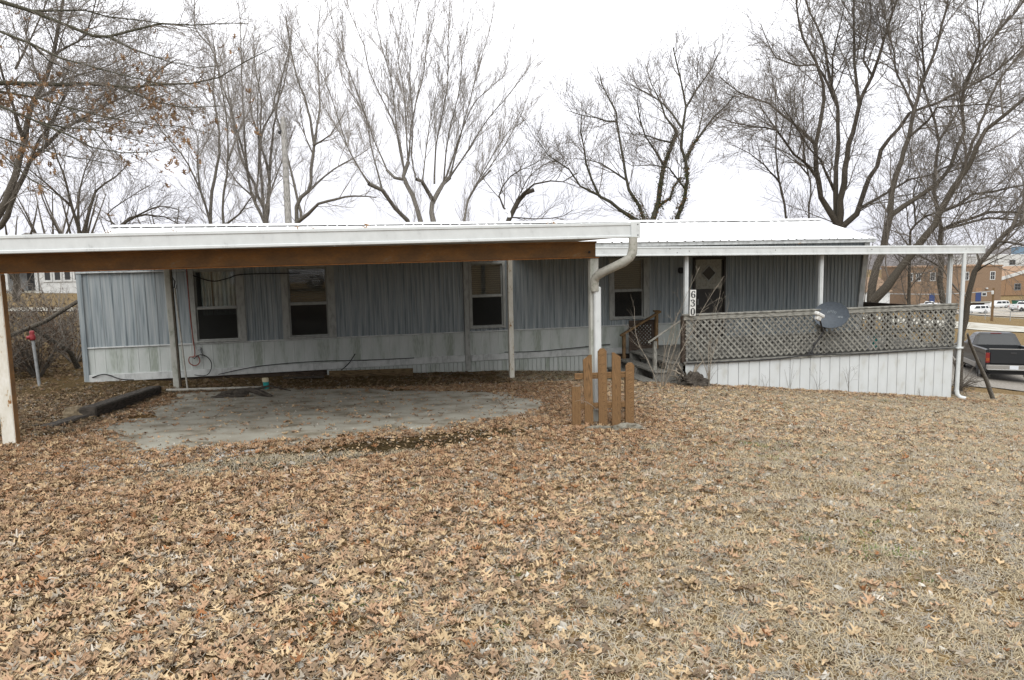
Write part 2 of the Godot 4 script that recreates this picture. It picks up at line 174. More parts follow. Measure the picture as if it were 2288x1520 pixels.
		[0.052, 0.004, -7.32, 2.61, -11.53, -6.07, 3.83, -11.73, -5.11, 4.21, -11.76, -4.46, 4.1, -11.73, -4.09, 3.98, -11.7, -3.71, 3.88, -11.68, -3.32, 3.8, -11.65, -2.88, 3.71, -11.63, -2.77, 3.52, -11.62],
		[0.052, 0.003, -7.27, 2.38, -11.5, -5.53, 3.59, -10.67, -4.4, 3.89, -10.11, -3.71, 3.62, -9.7, -3.32, 3.3, -9.42, -2.95, 3.08, -9.18, -2.65, 3.15, -9.02, -2.51, 3.07, -8.93],
		[0.019, 0.003, -3.42, 4.04, -10.08, -3.15, 3.99, -10.11, -2.83, 3.97, -10.15, -2.53, 3.89, -10.18, -2.19, 3.82, -10.21, -1.97, 3.87, -10.24],
		[0.016, 0.003, -3.35, 4.88, -9.87, -3.25, 4.76, -10.14, -3.06, 4.7, -10.44, -2.8, 4.69, -10.75],
		[0.019, 0.004, -3.66, 4.57, -12, -3.29, 4.24, -11.69, -3.05, 3.98, -11.46, -2.71, 3.68, -11.16],
	],
}
const GROUND_POINTS := [0, 0, -3.4, -8.45, 3.07, -8.45, -3.03, -14.6, 3.32, -14.6, -5, -16, 6.5, -13.2, 12.9, -13.2, -4, -2, 5, -2, 10, -6, -9, -8, -9, -16, 0, -11.5, 0, 6, -12, 4, 12, 4, 0, 30, -40, 0, 3, -20, 13, -19, -8, -24, 14.61, -13.79, 24.3, -22.73, 64.66, -61.59, 86.26, -82.22, 125.92, -124.32, 138.97, -148.04, 206.28, -188.33, -22.6, -64.89, -13.28, -37.96, -10.35, -115.59, 38.27, -114.54, 67.42, -97.15, 86.97, -102.77, 67.44, -60.92, 103.5, -93.61, 139.59, -126.38, 35.47, -37.7, 40.43, -36.47, 60, -30, 80, 40, 150, -300, -150, -200, -300, 100, 300, 100, 0, -400, 0, 300, 700, -500, -700, -500, 0, -1200, -700, 700, 700, 700]
const GROUND_WEIGHTS := [0.03458, -0.04078, -0.03283, 0.02559, 0.01409, -0.01447, -0.02917, 0.00115, -0.0119, -0.0321, 0.03813, 0.01524, 0.0233, 0.03297, 0.0095, 0.00697, -0.04003, -0.05579, 0.01026, -0.03446, 0.01884, 0.01795, -0.0087, 0.05314, 0.02951, 0.0242, 0.05542, 0.04674, -0.03327, -0.00251, -0.02248, 0.00169, -0.04102, -0.00288, -0.01996, -0.04299, -0.00016, -0.06476, -0.06161, -0.01721, 0.09694, 0.01944, 0.03544, -0.01256, 0.0164, 0.02224, -0.00166, -0.02671, -0.00233, 0.00087, 0.00128, -0.0006, 0.00102, -7.63752]


# ---------------------------------------------------------------- mesh helpers
class MB:
	var v := PackedVector3Array()
	var n := PackedVector3Array()
	var t := PackedVector2Array()
	var c := PackedColorArray()
	var ix := PackedInt32Array()
	var col := Color(1, 1, 1)
	var off := Vector2.ZERO
	var swap_long := true

	func tri(a: Vector3, b: Vector3, d: Vector3, out := Vector3.ZERO) -> void:
		var nn := (b - a).cross(d - a)
		if nn.length_squared() < 1e-16:
			return
		nn = nn.normalized()
		var k := v.size()
		if out != Vector3.ZERO and nn.dot(out) < 0.0:
			nn = -nn
			v.append_array([a, d, b])
		else:
			v.append_array([a, b, d])
		n.append_array([nn, nn, nn])
		t.append_array([off, off + Vector2((b - a).length(), 0), off + Vector2(0, (d - a).length())])
		c.append_array([col, col, col])
		ix.append_array([k, k + 2, k + 1])

	# a, b, d, e run round the face, anticlockwise seen from outside, or set out
	func quad(a: Vector3, b: Vector3, d: Vector3, e: Vector3, out := Vector3.ZERO) -> void:
		var nn := (d - a).cross(e - b)
		if nn.length_squared() < 1e-16:
			return
		nn = nn.normalized()
		if out != Vector3.ZERO and nn.dot(out) < 0.0:
			nn = -nn
			var q := b
			b = e
			e = q
		var k := v.size()
		v.append_array([a, b, d, e])
		n.append_array([nn, nn, nn, nn])
		var l := (b - a).length()
		var m := (e - a).length()
		if swap_long and l > m:
			t.append_array([off, off + Vector2(0, l), off + Vector2(m, l), off + Vector2(m, 0)])
		else:
			t.append_array([off, off + Vector2(l, 0), off + Vector2(l, m), off + Vector2(0, m)])
		c.append_array([col, col, col, col])
		ix.append_array([k, k + 2, k + 1, k, k + 3, k + 2])

	func box(at: Vector3, s: Vector3, B := Basis.IDENTITY, bev := 0.0) -> void:
		var h := s * 0.5
		var g := Vector3(h.x - bev, h.y - bev, h.z - bev)
		for k in 3:
			var i := (k + 1) % 3
			var j := (k + 2) % 3
			for sg in [-1.0, 1.0]:
				var p := []
				for uw in [[-1, -1], [1, -1], [1, 1], [-1, 1]]:
					var q := Vector3.ZERO
					q[k] = sg * h[k]
					q[i] = uw[0] * g[i]
					q[j] = uw[1] * g[j]
					p.append(at + B * q)
				var o := Vector3.ZERO
				o[k] = sg
				quad(p[0], p[1], p[2], p[3], B * o)
			if bev > 0.0:
				for su in [-1.0, 1.0]:
					for sw in [-1.0, 1.0]:
						var p := []
						for e in [[0, -1.0], [0, 1.0], [1, 1.0], [1, -1.0]]:
							var q := Vector3.ZERO
							q[k] = e[1] * g[k]
							q[i] = su * (h[i] if e[0] == 0 else g[i])
							q[j] = sw * (g[j] if e[0] == 0 else h[j])
							p.append(at + B * q)
						var o := Vector3.ZERO
						o[i] = su
						o[j] = sw
						quad(p[0], p[1], p[2], p[3], B * o)
		if bev > 0.0:
			for a in [-1.0, 1.0]:
				for b in [-1.0, 1.0]:
					for d in [-1.0, 1.0]:
						tri(at + B * Vector3(a * h.x, b * g.y, d * g.z), at + B * Vector3(a * g.x, b * h.y, d * g.z), at + B * Vector3(a * g.x, b * g.y, d * h.z), B * Vector3(a, b, d))

	# a bar of rectangular section from p to q; up tells which way its height points
	func bar(p: Vector3, q: Vector3, w: float, hgt: float, up := Vector3.UP, bev := 0.0) -> void:
		var z := (q - p).normalized()
		if absf(z.dot(up)) > 0.98:
			up = Vector3.RIGHT
		var x := up.cross(z).normalized()
		var y := z.cross(x)
		box((p + q) * 0.5, Vector3(w, hgt, p.distance_to(q)), Basis(x, y, z), bev)

	func tube(p: Array, r: Array, sides := 8, caps := true, squash := 1.0) -> void:
		var count := p.size()
		if count < 2:
			return
		var dirs := []
		for i in count:
			var a: Vector3 = p[maxi(i - 1, 0)]
			var b: Vector3 = p[mini(i + 1, count - 1)]
			var dd := (b - a).normalized()
			dirs.append(dd if dd.length_squared() > 0.5 else Vector3.UP)
		var ref := Vector3.UP if absf(dirs[0].y) < 0.9 else Vector3.RIGHT
		var x: Vector3 = ref.cross(dirs[0]).normalized()
		var k0 := v.size()
		var along := 0.0
		for i in count:
			var z: Vector3 = dirs[i]
			x = (x - z * x.dot(z)).normalized()
			var y := z.cross(x)
			if i > 0:
				along += p[i].distance_to(p[i - 1])
			for s in sides:
				var a := TAU * s / sides
				var nn := x * cos(a) + y * sin(a) * squash
				v.append(p[i] + nn * r[i])
				n.append((x * cos(a) + y * sin(a)).normalized())
				t.append(off + Vector2(absf(float(s) / sides - 0.5) * TAU * r[0], along))
				c.append(col)
		for i in count - 1:
			for s in sides:
				var a := k0 + i * sides + s
				var b := k0 + i * sides + (s + 1) % sides
				ix.append_array([a, a + sides, b, b, a + sides, b + sides])
		if caps:
			for e in [0, count - 1]:
				var o: Vector3 = dirs[e] * (-1.0 if e == 0 else 1.0)
				for s in range(1, sides - 1):
					tri(v[k0 + e * sides], v[k0 + e * sides + s], v[k0 + e * sides + s + 1], o)

	# lathe: profile of (radius, height) round an axis
	func lathe(at: Vector3, prof: Array, sides := 16, B := Basis.IDENTITY) -> void:
		var k0 := v.size()
		for i in prof.size():
			var a: Vector2 = prof[maxi(i - 1, 0)]
			var b: Vector2 = prof[mini(i + 1, prof.size() - 1)]
			var d := (b - a).normalized()
			for s in sides:
				var w := TAU * s / sides
				v.append(at + B * Vector3(prof[i].x * cos(w), prof[i].y, prof[i].x * sin(w)))
				n.append(B * Vector3(d.y * cos(w), -d.x, d.y * sin(w)))
				t.append(off + Vector2(float(s) / sides, prof[i].y))
				c.append(col)
		for i in prof.size() - 1:
			for s in sides:
				var a := k0 + i * sides + s
				var b := k0 + i * sides + (s + 1) % sides
				ix.append_array([a, b, a + sides, b, b + sides, a + sides])

	# closed polygon of (z, y) offsets swept from p to q
	func sweep(poly: Array, p: Vector3, q: Vector3) -> void:
		var count := poly.size()
		var mid := Vector2.ZERO
		for a in poly:
			mid += a / count
		for i in count:
			var a: Vector2 = poly[i]
			var b: Vector2 = poly[(i + 1) % count]
			var A := Vector3(0, a.y, a.x)
			var Bv := Vector3(0, b.y, b.x)
			var e := b - a
			# poly runs anticlockwise in (z, y); its outward side is to the right of each edge
			quad(p + A, q + A, q + Bv, p + Bv, Vector3(0, -e.x, e.y))
		var tri_ix := Geometry2D.triangulate_polygon(PackedVector2Array(poly))
		for i in range(0, tri_ix.size(), 3):
			var w := []
			for k in 3:
				w.append(Vector3(0, poly[tri_ix[i + k]].y, poly[tri_ix[i + k]].x))
			tri(p + w[0], p + w[1], p + w[2], p - q)
			tri(q + w[0], q + w[1], q + w[2], q - p)

	# a flat outline in the x-y plane of T, given thickness along z
	func prism(poly: Array, thick: float, T: Transform3D) -> void:
		var tri_ix := Geometry2D.triangulate_polygon(PackedVector2Array(poly))
		for sg in [-0.5, 0.5]:
			for i in range(0, tri_ix.size(), 3):
				var w := []
				for k in 3:
					w.append(T * Vector3(poly[tri_ix[i + k]].x, poly[tri_ix[i + k]].y, sg * thick))
				tri(w[0], w[1], w[2], T.basis * Vector3(0, 0, sg))
		var area := 0.0
		for i in poly.size():
			area += poly[i].cross(poly[(i + 1) % poly.size()])
		for i in poly.size():
			var a: Vector2 = poly[i]
			var b: Vector2 = poly[(i + 1) % poly.size()]
			var e := (b - a) * signf(area)
			quad(T * Vector3(a.x, a.y, -0.5 * thick), T * Vector3(b.x, b.y, -0.5 * thick), T * Vector3(b.x, b.y, 0.5 * thick), T * Vector3(a.x, a.y, 0.5 * thick), T.basis * Vector3(e.y, -e.x, 0))

	# two rectangles at two heights: [x0, x1, z0, z1, y]
	func frustum(a: Array, b: Array, T := Transform3D.IDENTITY) -> void:
		var p := []
		for r in [a, b]:
			p.append([T * Vector3(r[0], r[4], r[2]), T * Vector3(r[1], r[4], r[2]), T * Vector3(r[1], r[4], r[3]), T * Vector3(r[0], r[4], r[3])])
		var mid: Vector3 = (p[0][0] + p[0][2] + p[1][0] + p[1][2]) * 0.25
		for i in 4:
			var k := (i + 1) % 4
			quad(p[0][i], p[0][k], p[1][k], p[1][i], (p[0][i] + p[1][k]) * 0.5 - mid)
		quad(p[0][0], p[0][1], p[0][2], p[0][3], T.basis * Vector3.DOWN)
		quad(p[1][0], p[1][1], p[1][2], p[1][3], T.basis * Vector3.UP)

	# sheet with raised ribs running along y: x from x0 to x1, laid with T (x across, y along the ribs, z outwards)
	func ribbed(x0: float, x1: float, y0: float, y1: float, pitch: float, ribw: float, depth: float, T := Transform3D.IDENTITY) -> void:
		var line := [Vector2(x0, 0)]
		var k := ceili((x0 + ribw) / pitch)
		while k * pitch < x1 - ribw:
			var xc := k * pitch
			line.append_array([Vector2(xc - ribw * 0.5, 0), Vector2(xc - ribw * 0.22, depth), Vector2(xc + ribw * 0.22, depth), Vector2(xc + ribw * 0.5, 0)])
			k += 1
		line.append(Vector2(x1, 0))
		for i in line.size() - 1:
			var a: Vector2 = line[i]
			var b: Vector2 = line[i + 1]
			var s := v.size()
			quad(T * Vector3(a.x, y0, a.y), T * Vector3(b.x, y0, b.y), T * Vector3(b.x, y1, b.y), T * Vector3(a.x, y1, a.y), T.basis * Vector3(0, 0, 1))
			for m in range(s, v.size()):
				var w := T.affine_inverse() * v[m]
				t[m] = Vector2(w.x, w.y)

	func mesh() -> ArrayMesh:
		var arr := []
		arr.resize(Mesh.ARRAY_MAX)
		arr[Mesh.ARRAY_VERTEX] = v
		arr[Mesh.ARRAY_NORMAL] = n
		arr[Mesh.ARRAY_TEX_UV] = t
		arr[Mesh.ARRAY_COLOR] = c
		arr[Mesh.ARRAY_INDEX] = ix
		var m := ArrayMesh.new()
		m.add_surface_from_arrays(Mesh.PRIMITIVE_TRIANGLES, arr)
		return m


var rng := RandomNumberGenerator.new()
var taken := {}
var mats := {}


func numbered(called: String) -> String:
	taken[called] = taken.get(called, -1) + 1
	return called if taken[called] == 0 else "%s_%03d" % [called, taken[called]]


func tag(o: Node3D, label := "", category := "", group := "", kind := "") -> Node3D:
	for e in [["label", label], ["category", category], ["group", group], ["kind", kind]]:
		if e[1] != "":
			o.set_meta(e[0], e[1])
	return o


func thing(called: String, label: String, category: String, group := "", at := Vector3.ZERO, turn := 0.0) -> Node3D:
	var o := Node3D.new()
	o.name = numbered(called)
	add_child(o, true)
	o.position = at
	o.rotation.y = turn
	return tag(o, label, category, group)


func obj(called: String, mb, m: Material, parent: Node3D = null) -> MeshInstance3D:
	var o := MeshInstance3D.new()
	o.name = called if parent else numbered(called)
	o.mesh = mb.mesh() if mb is MB else mb
	o.material_override = m
	(parent if parent else self).add_child(o, true)
	return o


func one(parent: Node3D, called: String, m: Material, at: Vector3, s: Vector3, B := Basis.IDENTITY, bev := 0.0) -> MeshInstance3D:
	var b := MB.new()
	b.off = Vector2(rng.randf() * 7.0, rng.randf() * 7.0)
	b.box(at, s, B, bev)
	return obj(called, b, m, parent)


# ---------------------------------------------------------------- textures and materials
func tex(size: int, layers: Array, cols: Array, offs: Array, lo := 0.0, hi := 1.0) -> ImageTexture:
	var acc := PackedFloat32Array()
	acc.resize(size * size)
	for l in layers:
		var f := FastNoiseLite.new()
		f.seed = l[0]
		f.frequency = l[1]
		f.fractal_octaves = l[2]
		f.noise_type = l[4] if l.size() > 4 else FastNoiseLite.TYPE_SIMPLEX_SMOOTH
		var im := f.get_seamless_image(size, size, false, false, 0.15, true)
		im.convert(Image.FORMAT_L8)
		var by := im.get_data()
		var w: float = l[3] / 255.0
		for i in acc.size():
			acc[i] += by[i] * w
	var g := Gradient.new()
	g.offsets = PackedFloat32Array(offs)
	g.colors = PackedColorArray(cols)
	var lut := []
	for i in 256:
		lut.append(g.sample(i / 255.0))
	var outb := PackedByteArray()
	outb.resize(size * size * 3)
	for i in acc.size():
		var q: Color = lut[clampi(int(255.0 * (acc[i] - lo) / (hi - lo)), 0, 255)]
		outb[i * 3] = int(q.r * 255.0)
		outb[i * 3 + 1] = int(q.g * 255.0)
		outb[i * 3 + 2] = int(q.b * 255.0)
	return ImageTexture.create_from_image(Image.create_from_data(size, size, false, Image.FORMAT_RGB8, outb))


func grey(a: float) -> Color:
	return Color(a, a, a)


# col is a linear base colour; mode "tri" (own axes), "world" or "uv"
func mat(called: String, col: Color, rough: float, tx: Texture2D = null, sc := Vector3.ONE, mode := "world", metal := 0.0, relief: Texture2D = null, relief_cm := 0.0) -> StandardMaterial3D:
	var m := StandardMaterial3D.new()
	m.resource_name = called
	m.albedo_color = col.linear_to_srgb()
	m.roughness = rough
	m.metallic = metal
	m.metallic_specular = 0.4
	m.albedo_texture = tx
	m.uv1_scale = sc
	m.uv1_triplanar = mode != "uv"
	m.uv1_world_triplanar = mode == "world"
	m.uv1_triplanar_sharpness = 4.0
	if relief:
		m.heightmap_enabled = true
		m.heightmap_texture = relief
		m.heightmap_scale = relief_cm
	mats[called] = m
	return m


func make_materials() -> void:
	var W := Color(1, 1, 1)
	var streak := tex(512, [[3, 0.02, 5, 0.7], [4, 0.06, 3, 0.3]], [Color(0.66, 0.70, 0.725), Color(0.87, 0.89, 0.905), W], [0.0, 0.42, 1.0], 0.2, 0.8)
	var patchy := tex(512, [[5, 0.012, 5, 0.75], [6, 0.12, 2, 0.25]], [grey(0.82), grey(0.94), W], [0.0, 0.4, 1.0], 0.2, 0.8)
	var faint := tex(256, [[7, 0.02, 4, 0.7], [8, 0.2, 2, 0.3]], [grey(0.88), W], [0.0, 1.0], 0.2, 0.7)
	var grain := tex(512, [[9, 0.02, 5, 0.8], [10, 0.15, 2, 0.2]], [grey(0.45), grey(0.75), grey(0.9), W], [0.0, 0.35, 0.6, 1.0], 0.2, 0.8)
	var moss := tex(512, [[11, 0.012, 5, 0.8], [34, 0.1, 2, 0.2]], [Color(0.78, 0.8, 0.76), Color(0.93, 0.94, 0.93), W], [0.0, 0.35, 1.0], 0.2, 0.8)
	var rusty := tex(512, [[12, 0.012, 5, 0.7], [13, 0.09, 3, 0.3]], [Color(0.50, 0.39, 0.28), Color(0.58, 0.44, 0.30), Color(0.645, 0.47, 0.29), Color(0.64, 0.54, 0.43)], [0.0, 0.4, 0.7, 1.0], 0.1, 0.9)
	var chipped := tex(512, [[14, 0.012, 5, 0.6], [15, 0.06, 4, 0.4]], [Color(0.55, 0.34, 0.17), Color(0.72, 0.6, 0.46), Color(0.92, 0.91, 0.88), W], [0.0, 0.14, 0.24, 1.0], 0.15, 0.85)
	var conc := tex(1024, [[16, 0.004, 6, 0.75], [18, 0.3, 2, 0.25]], [Color(0.62, 0.585, 0.51), Color(0.78, 0.755, 0.70), Color(0.88, 0.865, 0.83), Color(0.93, 0.93, 0.9), Color(1, 1, 0.97)], [0.0, 0.25, 0.42, 0.65, 1.0], 0.15, 0.85)
	var bark := tex(512, [[19, 0.03, 5, 0.7], [20, 0.12, 3, 0.3]], [grey(0.4), grey(0.75), Color(1.0, 1.0, 0.96)], [0.0, 0.5, 1.0], 0.25, 0.75)
	var litter := tex(1024, [[21, 0.03, 4, 0.4], [22, 0.12, 3, 0.4], [23, 0.3, 2, 0.2]], [Color(0.40, 0.36, 0.31), Color(0.62, 0.57, 0.50), Color(0.80, 0.75, 0.66), Color(0.96, 0.93, 0.87)], [0.0, 0.4, 0.65, 1.0], 0.2, 0.8)
	var rough_h := tex(1024, [[24, 0.05, 4, 0.6], [25, 0.2, 2, 0.4]], [Color(0, 0, 0), W], [0.0, 1.0], 0.2, 0.8)
	var brick := tex(512, [[26, 0.08, 4, 0.6], [27, 0.02, 3, 0.4]], [Color(0.66, 0.58, 0.52), Color(0.9, 0.86, 0.8), W], [0.0, 0.5, 1.0], 0.2, 0.8)
	var gravel := tex(1024, [[28, 0.02, 4, 0.4], [29, 0.25, 3, 0.6]], [grey(0.55), grey(0.8), W], [0.0, 0.5, 1.0], 0.25, 0.75)
	mat("siding", Color(0.315, 0.343, 0.355), 0.5, streak, Vector3(1.3, 0.05, 1), "uv")
	mat("panel_white", Color(0.46, 0.485, 0.48), 0.55, moss, Vector3(0.5, 0.1, 1), "uv")
	mat("trim_white", Color(0.50, 0.52, 0.52), 0.5, patchy, Vector3(1.1, 0.5, 1.1), "world")
	mat("casing", Color(0.33, 0.34, 0.325), 0.6, patchy, Vector3(1.5, 0.6, 1.5), "world")
	mat("gutter_white", Color(0.53, 0.555, 0.56), 0.42, tex(512, [[31, 0.015, 5, 0.8], [32, 0.1, 2, 0.2]], [grey(0.86), grey(0.95), grey(0.97), W], [0.0, 0.2, 0.5, 1.0], 0.1, 0.9), Vector3(0.8, 0.5, 0.8), "world")
	mat("roof_white", Color(0.80, 0.81, 0.82), 0.4, faint, Vector3(0.4, 0.4, 0.4), "world")
	mat("pan_metal", Color(0.34, 0.33, 0.31), 0.6, patchy, Vector3(1, 1, 1), "world")
	mat("skirt_white", Color(0.53, 0.555, 0.565), 0.45, tex(512, [[33, 0.012, 5, 1.0]], [Color(0.92, 0.91, 0.89), Color(0.97, 0.97, 0.965), W], [0.0, 0.3, 1.0], 0.1, 0.9), Vector3(0.5, 0.3, 0.5), "world")
	mat("rust", Color(0.68, 0.72, 0.78), 0.85, rusty, Vector3(0.45, 0.8, 0.8), "world", 0.0, rough_h, 0.12)
	mat("dirty_metal", Color(0.34, 0.33, 0.30), 0.5, moss, Vector3(3, 3, 3))
	mat("shaded_side", Color(0.10, 0.085, 0.065), 0.9, patchy, Vector3(2, 2, 2))  # near-black base colour standing for a post side in shade
	mat("rust_edge", Color(0.34, 0.15, 0.05), 0.9, patchy, Vector3(2, 2, 2), "world")
	mat("paint_rusting", Color(0.62, 0.61, 0.57), 0.6, chipped, Vector3(1.2, 0.5, 1.2), "world")
	mat("paint_dirty", Color(0.46, 0.46, 0.43), 0.6, moss, Vector3(1.1, 0.6, 1.1), "world")
	mat("wood_grey", Color(0.235, 0.23, 0.208), 0.85, grain, Vector3(7, 0.6, 1), "uv")
	mat("wood_grey_pale", Color(0.30, 0.295, 0.265), 0.85, grain, Vector3(7, 0.6, 1), "uv")
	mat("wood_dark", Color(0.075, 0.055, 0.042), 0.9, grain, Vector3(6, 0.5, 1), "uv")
	mat("wood_brown", Color(0.20, 0.125, 0.06), 0.85, grain, Vector3(6, 0.6, 1), "uv")
	mat("wood_orange", Color(0.235, 0.135, 0.06), 0.85, grain, Vector3(9, 0.7, 1), "uv")
	mat("wood_rotten", Color(0.10, 0.085, 0.07), 0.95, grain, Vector3(6, 0.5, 1), "uv", 0.0, rough_h, 0.6)
	mat("plank", Color(0.20, 0.14, 0.075), 0.85, grain, Vector3(6, 0.5, 1), "uv")
	mat("concrete", Color(0.335, 0.325, 0.295), 0.95, conc, Vector3(0.36, 0.36, 0.36), "world", 0.0, rough_h, 0.25)
	mat("stone_pale", Color(0.27, 0.26, 0.235), 0.95, conc, Vector3(2, 2, 2), "world", 0.0, rough_h, 0.6)
	mat("rock", Color(0.26, 0.21, 0.15), 0.95, conc, Vector3(2, 2, 2), "world", 0.0, rough_h, 0.8)
	mat("bark", Color(0.125, 0.108, 0.088), 0.95, bark, Vector3(5, 1.2, 1), "uv")
	mat("bark_pale", Color(0.24, 0.22, 0.195), 0.95, bark, Vector3(5, 1.2, 1), "uv")  # pale bark, lightened further so hazy sky glare is in the colour
	mat("bark_green", Color(0.105, 0.10, 0.072), 0.95, bark, Vector3(5, 1.2, 1), "uv")
	mat("twig", Color(0.135, 0.118, 0.10), 0.95)
	mat("twig_pale", Color(0.26, 0.24, 0.22), 0.95)  # twigs of those trees, hazy glare likewise put into the colour
	mat("twig_tan", Color(0.24, 0.21, 0.17), 0.95)
	mat("bleached", Color(0.46, 0.45, 0.43), 0.9, grain, Vector3(4, 0.4, 1), "uv")
	var g := mat("ground", Color(0.47, 0.42, 0.335), 1.0, litter, Vector3(0.5, 0.5, 0.5), "world", 0.0, rough_h, 1.5)
	g.vertex_color_use_as_albedo = true
	g.metallic_specular = 0.1
	for e in [["leaf", 0.9], ["blade", 0.95], ["ivy_leaf", 0.6]]:
		var m := mat(e[0], Color(1, 1, 1), e[1])
		m.vertex_color_use_as_albedo = true
		m.metallic_specular = 0.2
	mat("gravel", Color(0.36, 0.33, 0.285), 1.0, gravel, Vector3(0.4, 0.4, 0.4))
	mat("lot", Color(0.44, 0.40, 0.34), 1.0, gravel, Vector3(0.06, 0.06, 0.06))
	mat("road", Color(0.40, 0.395, 0.375), 0.95, conc, Vector3(0.08, 0.08, 0.08))
	mat("hill", Color(0.115, 0.105, 0.105), 1.0, patchy, Vector3(0.01, 0.01, 0.01))
	mat("brick_wall", Color(0.25, 0.19, 0.145), 0.9, brick, Vector3(0.5, 1.4, 0.5))
	mat("brick_tan", Color(0.30, 0.21, 0.145), 0.9, brick, Vector3(0.5, 1.4, 0.5))
	mat("blue_door", Color(0.03, 0.05, 0.14), 0.5)
	mat("house_white", Color(0.52, 0.53, 0.53), 0.6, faint, Vector3(0.3, 0.3, 0.3))
	mat("house_grey", Color(0.22, 0.23, 0.24), 0.7, patchy, Vector3(0.3, 0.3, 0.3))
	mat("shingle", Color(0.20, 0.19, 0.18), 0.9, patchy, Vector3(0.6, 0.6, 0.6))
	mat("roof_blue", Color(0.13, 0.20, 0.27), 0.5)
	mat("dark", Color(0.03, 0.03, 0.032), 0.7)
	mat("black_rubber", Color(0.022, 0.022, 0.024), 0.8)
	mat("cable_black", Color(0.02, 0.02, 0.022), 0.6)
	mat("cable_red", Color(0.20, 0.055, 0.04), 0.6)
	mat("galvanised", Color(0.36, 0.38, 0.39), 0.5, patchy, Vector3(3, 1, 3), "world", 0.4)
	mat("red_paint", Color(0.26, 0.035, 0.04), 0.5, faint, Vector3(4, 4, 4))
	mat("teal", Color(0.015, 0.24, 0.23), 0.5)
	mat("cream", Color(0.50, 0.44, 0.30), 0.6)
	mat("pvc", Color(0.40, 0.39, 0.35), 0.5, patchy, Vector3(2, 2, 2))
	mat("dish_grey", Color(0.062, 0.076, 0.094), 0.55, patchy, Vector3(3, 3, 3), "tri")
	mat("dish_print", Color(0.12, 0.14, 0.155), 0.6)
	mat("sign_white", Color(0.62, 0.62, 0.60), 0.6, patchy, Vector3(4, 4, 4))
	mat("sign_ink", Color(0.035, 0.037, 0.04), 0.6)
	mat("door_dark", Color(0.04, 0.037, 0.034), 0.5)
	mat("door_cream", Color(0.33, 0.325, 0.28), 0.6, patchy, Vector3(2, 2, 2))
	mat("curtain", Color(0.62, 0.68, 0.64), 0.9, streak, Vector3(2, 0.2, 2))
	mat("blind", Color(0.16, 0.165, 0.15), 0.9)
	mat("room", Color(0.30, 0.27, 0.23), 0.9)
	mat("screen", Color(0.02, 0.021, 0.02), 0.9)
	mat("truck_paint", Color(0.020, 0.022, 0.025), 0.3)
	mat("truck_trim", Color(0.24, 0.23, 0.215), 0.4, null, Vector3.ONE, "world", 0.2)
	mat("chrome", Color(0.55, 0.56, 0.57), 0.25, null, Vector3.ONE, "world", 0.85)
	mat("lens_red", Color(0.18, 0.022, 0.02), 0.25)
	mat("lens_amber", Color(0.26, 0.06, 0.02), 0.25)
	mat("plate_white", Color(0.55, 0.58, 0.62), 0.5)
	mat("car_white", Color(0.58, 0.59, 0.60), 0.3)
	mat("car_glass", Color(0.02, 0.024, 0.028), 0.08)
	mat("dumpster", Color(0.03, 0.12, 0.075), 0.6)
	mat("wheel_hub", Color(0.32, 0.33, 0.34), 0.35, null, Vector3.ONE, "world", 0.6)
	var p := mat("pane", Color(0.05, 0.06, 0.058), 0.03)
	p.transparency = BaseMaterial3D.TRANSPARENCY_ALPHA
	p.albedo_color.a = 0.12
	p.metallic_specular = 0.4
	mats["leaf"].backlight_enabled = true
	mats["leaf"].backlight = Color(0.1, 0.07, 0.04)


# ---------------------------------------------------------------- the lie of the land
var gw := PackedFloat32Array()
var gp := PackedVector2Array()


func land(x: float, z: float) -> float:
	var y: float = gw[gp.size()]
	for i in gp.size():
		var dx := gp[i].x - x
		var dz := gp[i].y - z
		y += gw[i] * sqrt(dx * dx + dz * dz + 4.0)
	return y


const NX0 := -17.0
const NZ0 := -30.0
const NSTEP := 0.25
const NW := 188
const NH := 136
var near := PackedFloat32Array()
var bumps := FastNoiseLite.new()


func ground(x: float, z: float) -> float:
	var fx := (x - NX0) / NSTEP
	var fz := (z - NZ0) / NSTEP
	if fx < 0.0 or fz < 0.0 or fx >= NW - 1 or fz >= NH - 1:
		return land(x, z)
	var i := int(fx)
	var j := int(fz)
	var u := fx - i
	var w := fz - j
	var k := j * NW + i
	return lerpf(lerpf(near[k], near[k + 1], u), lerpf(near[k + NW], near[k + NW + 1], u), w)


func smooth(a: float, b: float, x: float) -> float:
	return smoothstep(a, b, x)


const PAD := [Vector2(-2.9, -13.6), Vector2(-2.8, -12.0), Vector2(-2.85, -10.6), Vector2(-2.85, -9.3), Vector2(-2.5, -8.4), Vector2(-2.1, -7.7), Vector2(-1.5, -7.55), Vector2(-0.9, -7.75), Vector2(-0.3, -7.95), Vector2(0.4, -8.15), Vector2(1.1, -8.35), Vector2(1.8, -8.8), Vector2(2.5, -9.4), Vector2(3.0, -10.1), Vector2(3.0, -11.1), Vector2(2.7, -12.1), Vector2(1.7, -12.9), Vector2(0.6, -13.4), Vector2(-0.6, -13.85), Vector2(-1.8, -14.0)]


func pad_edge(x: float, z: float) -> float:   # metres inside the pad's outline, negative outside
	var p := Vector2(x, z)
	var best := 1e9
	for i in PAD.size():
		var q := Geometry2D.get_closest_point_to_segment(p, PAD[i], PAD[(i + 1) % PAD.size()])
		best = minf(best, p.distance_to(q))
	return best if Geometry2D.is_point_in_polygon(p, PackedVector2Array(PAD)) else -best


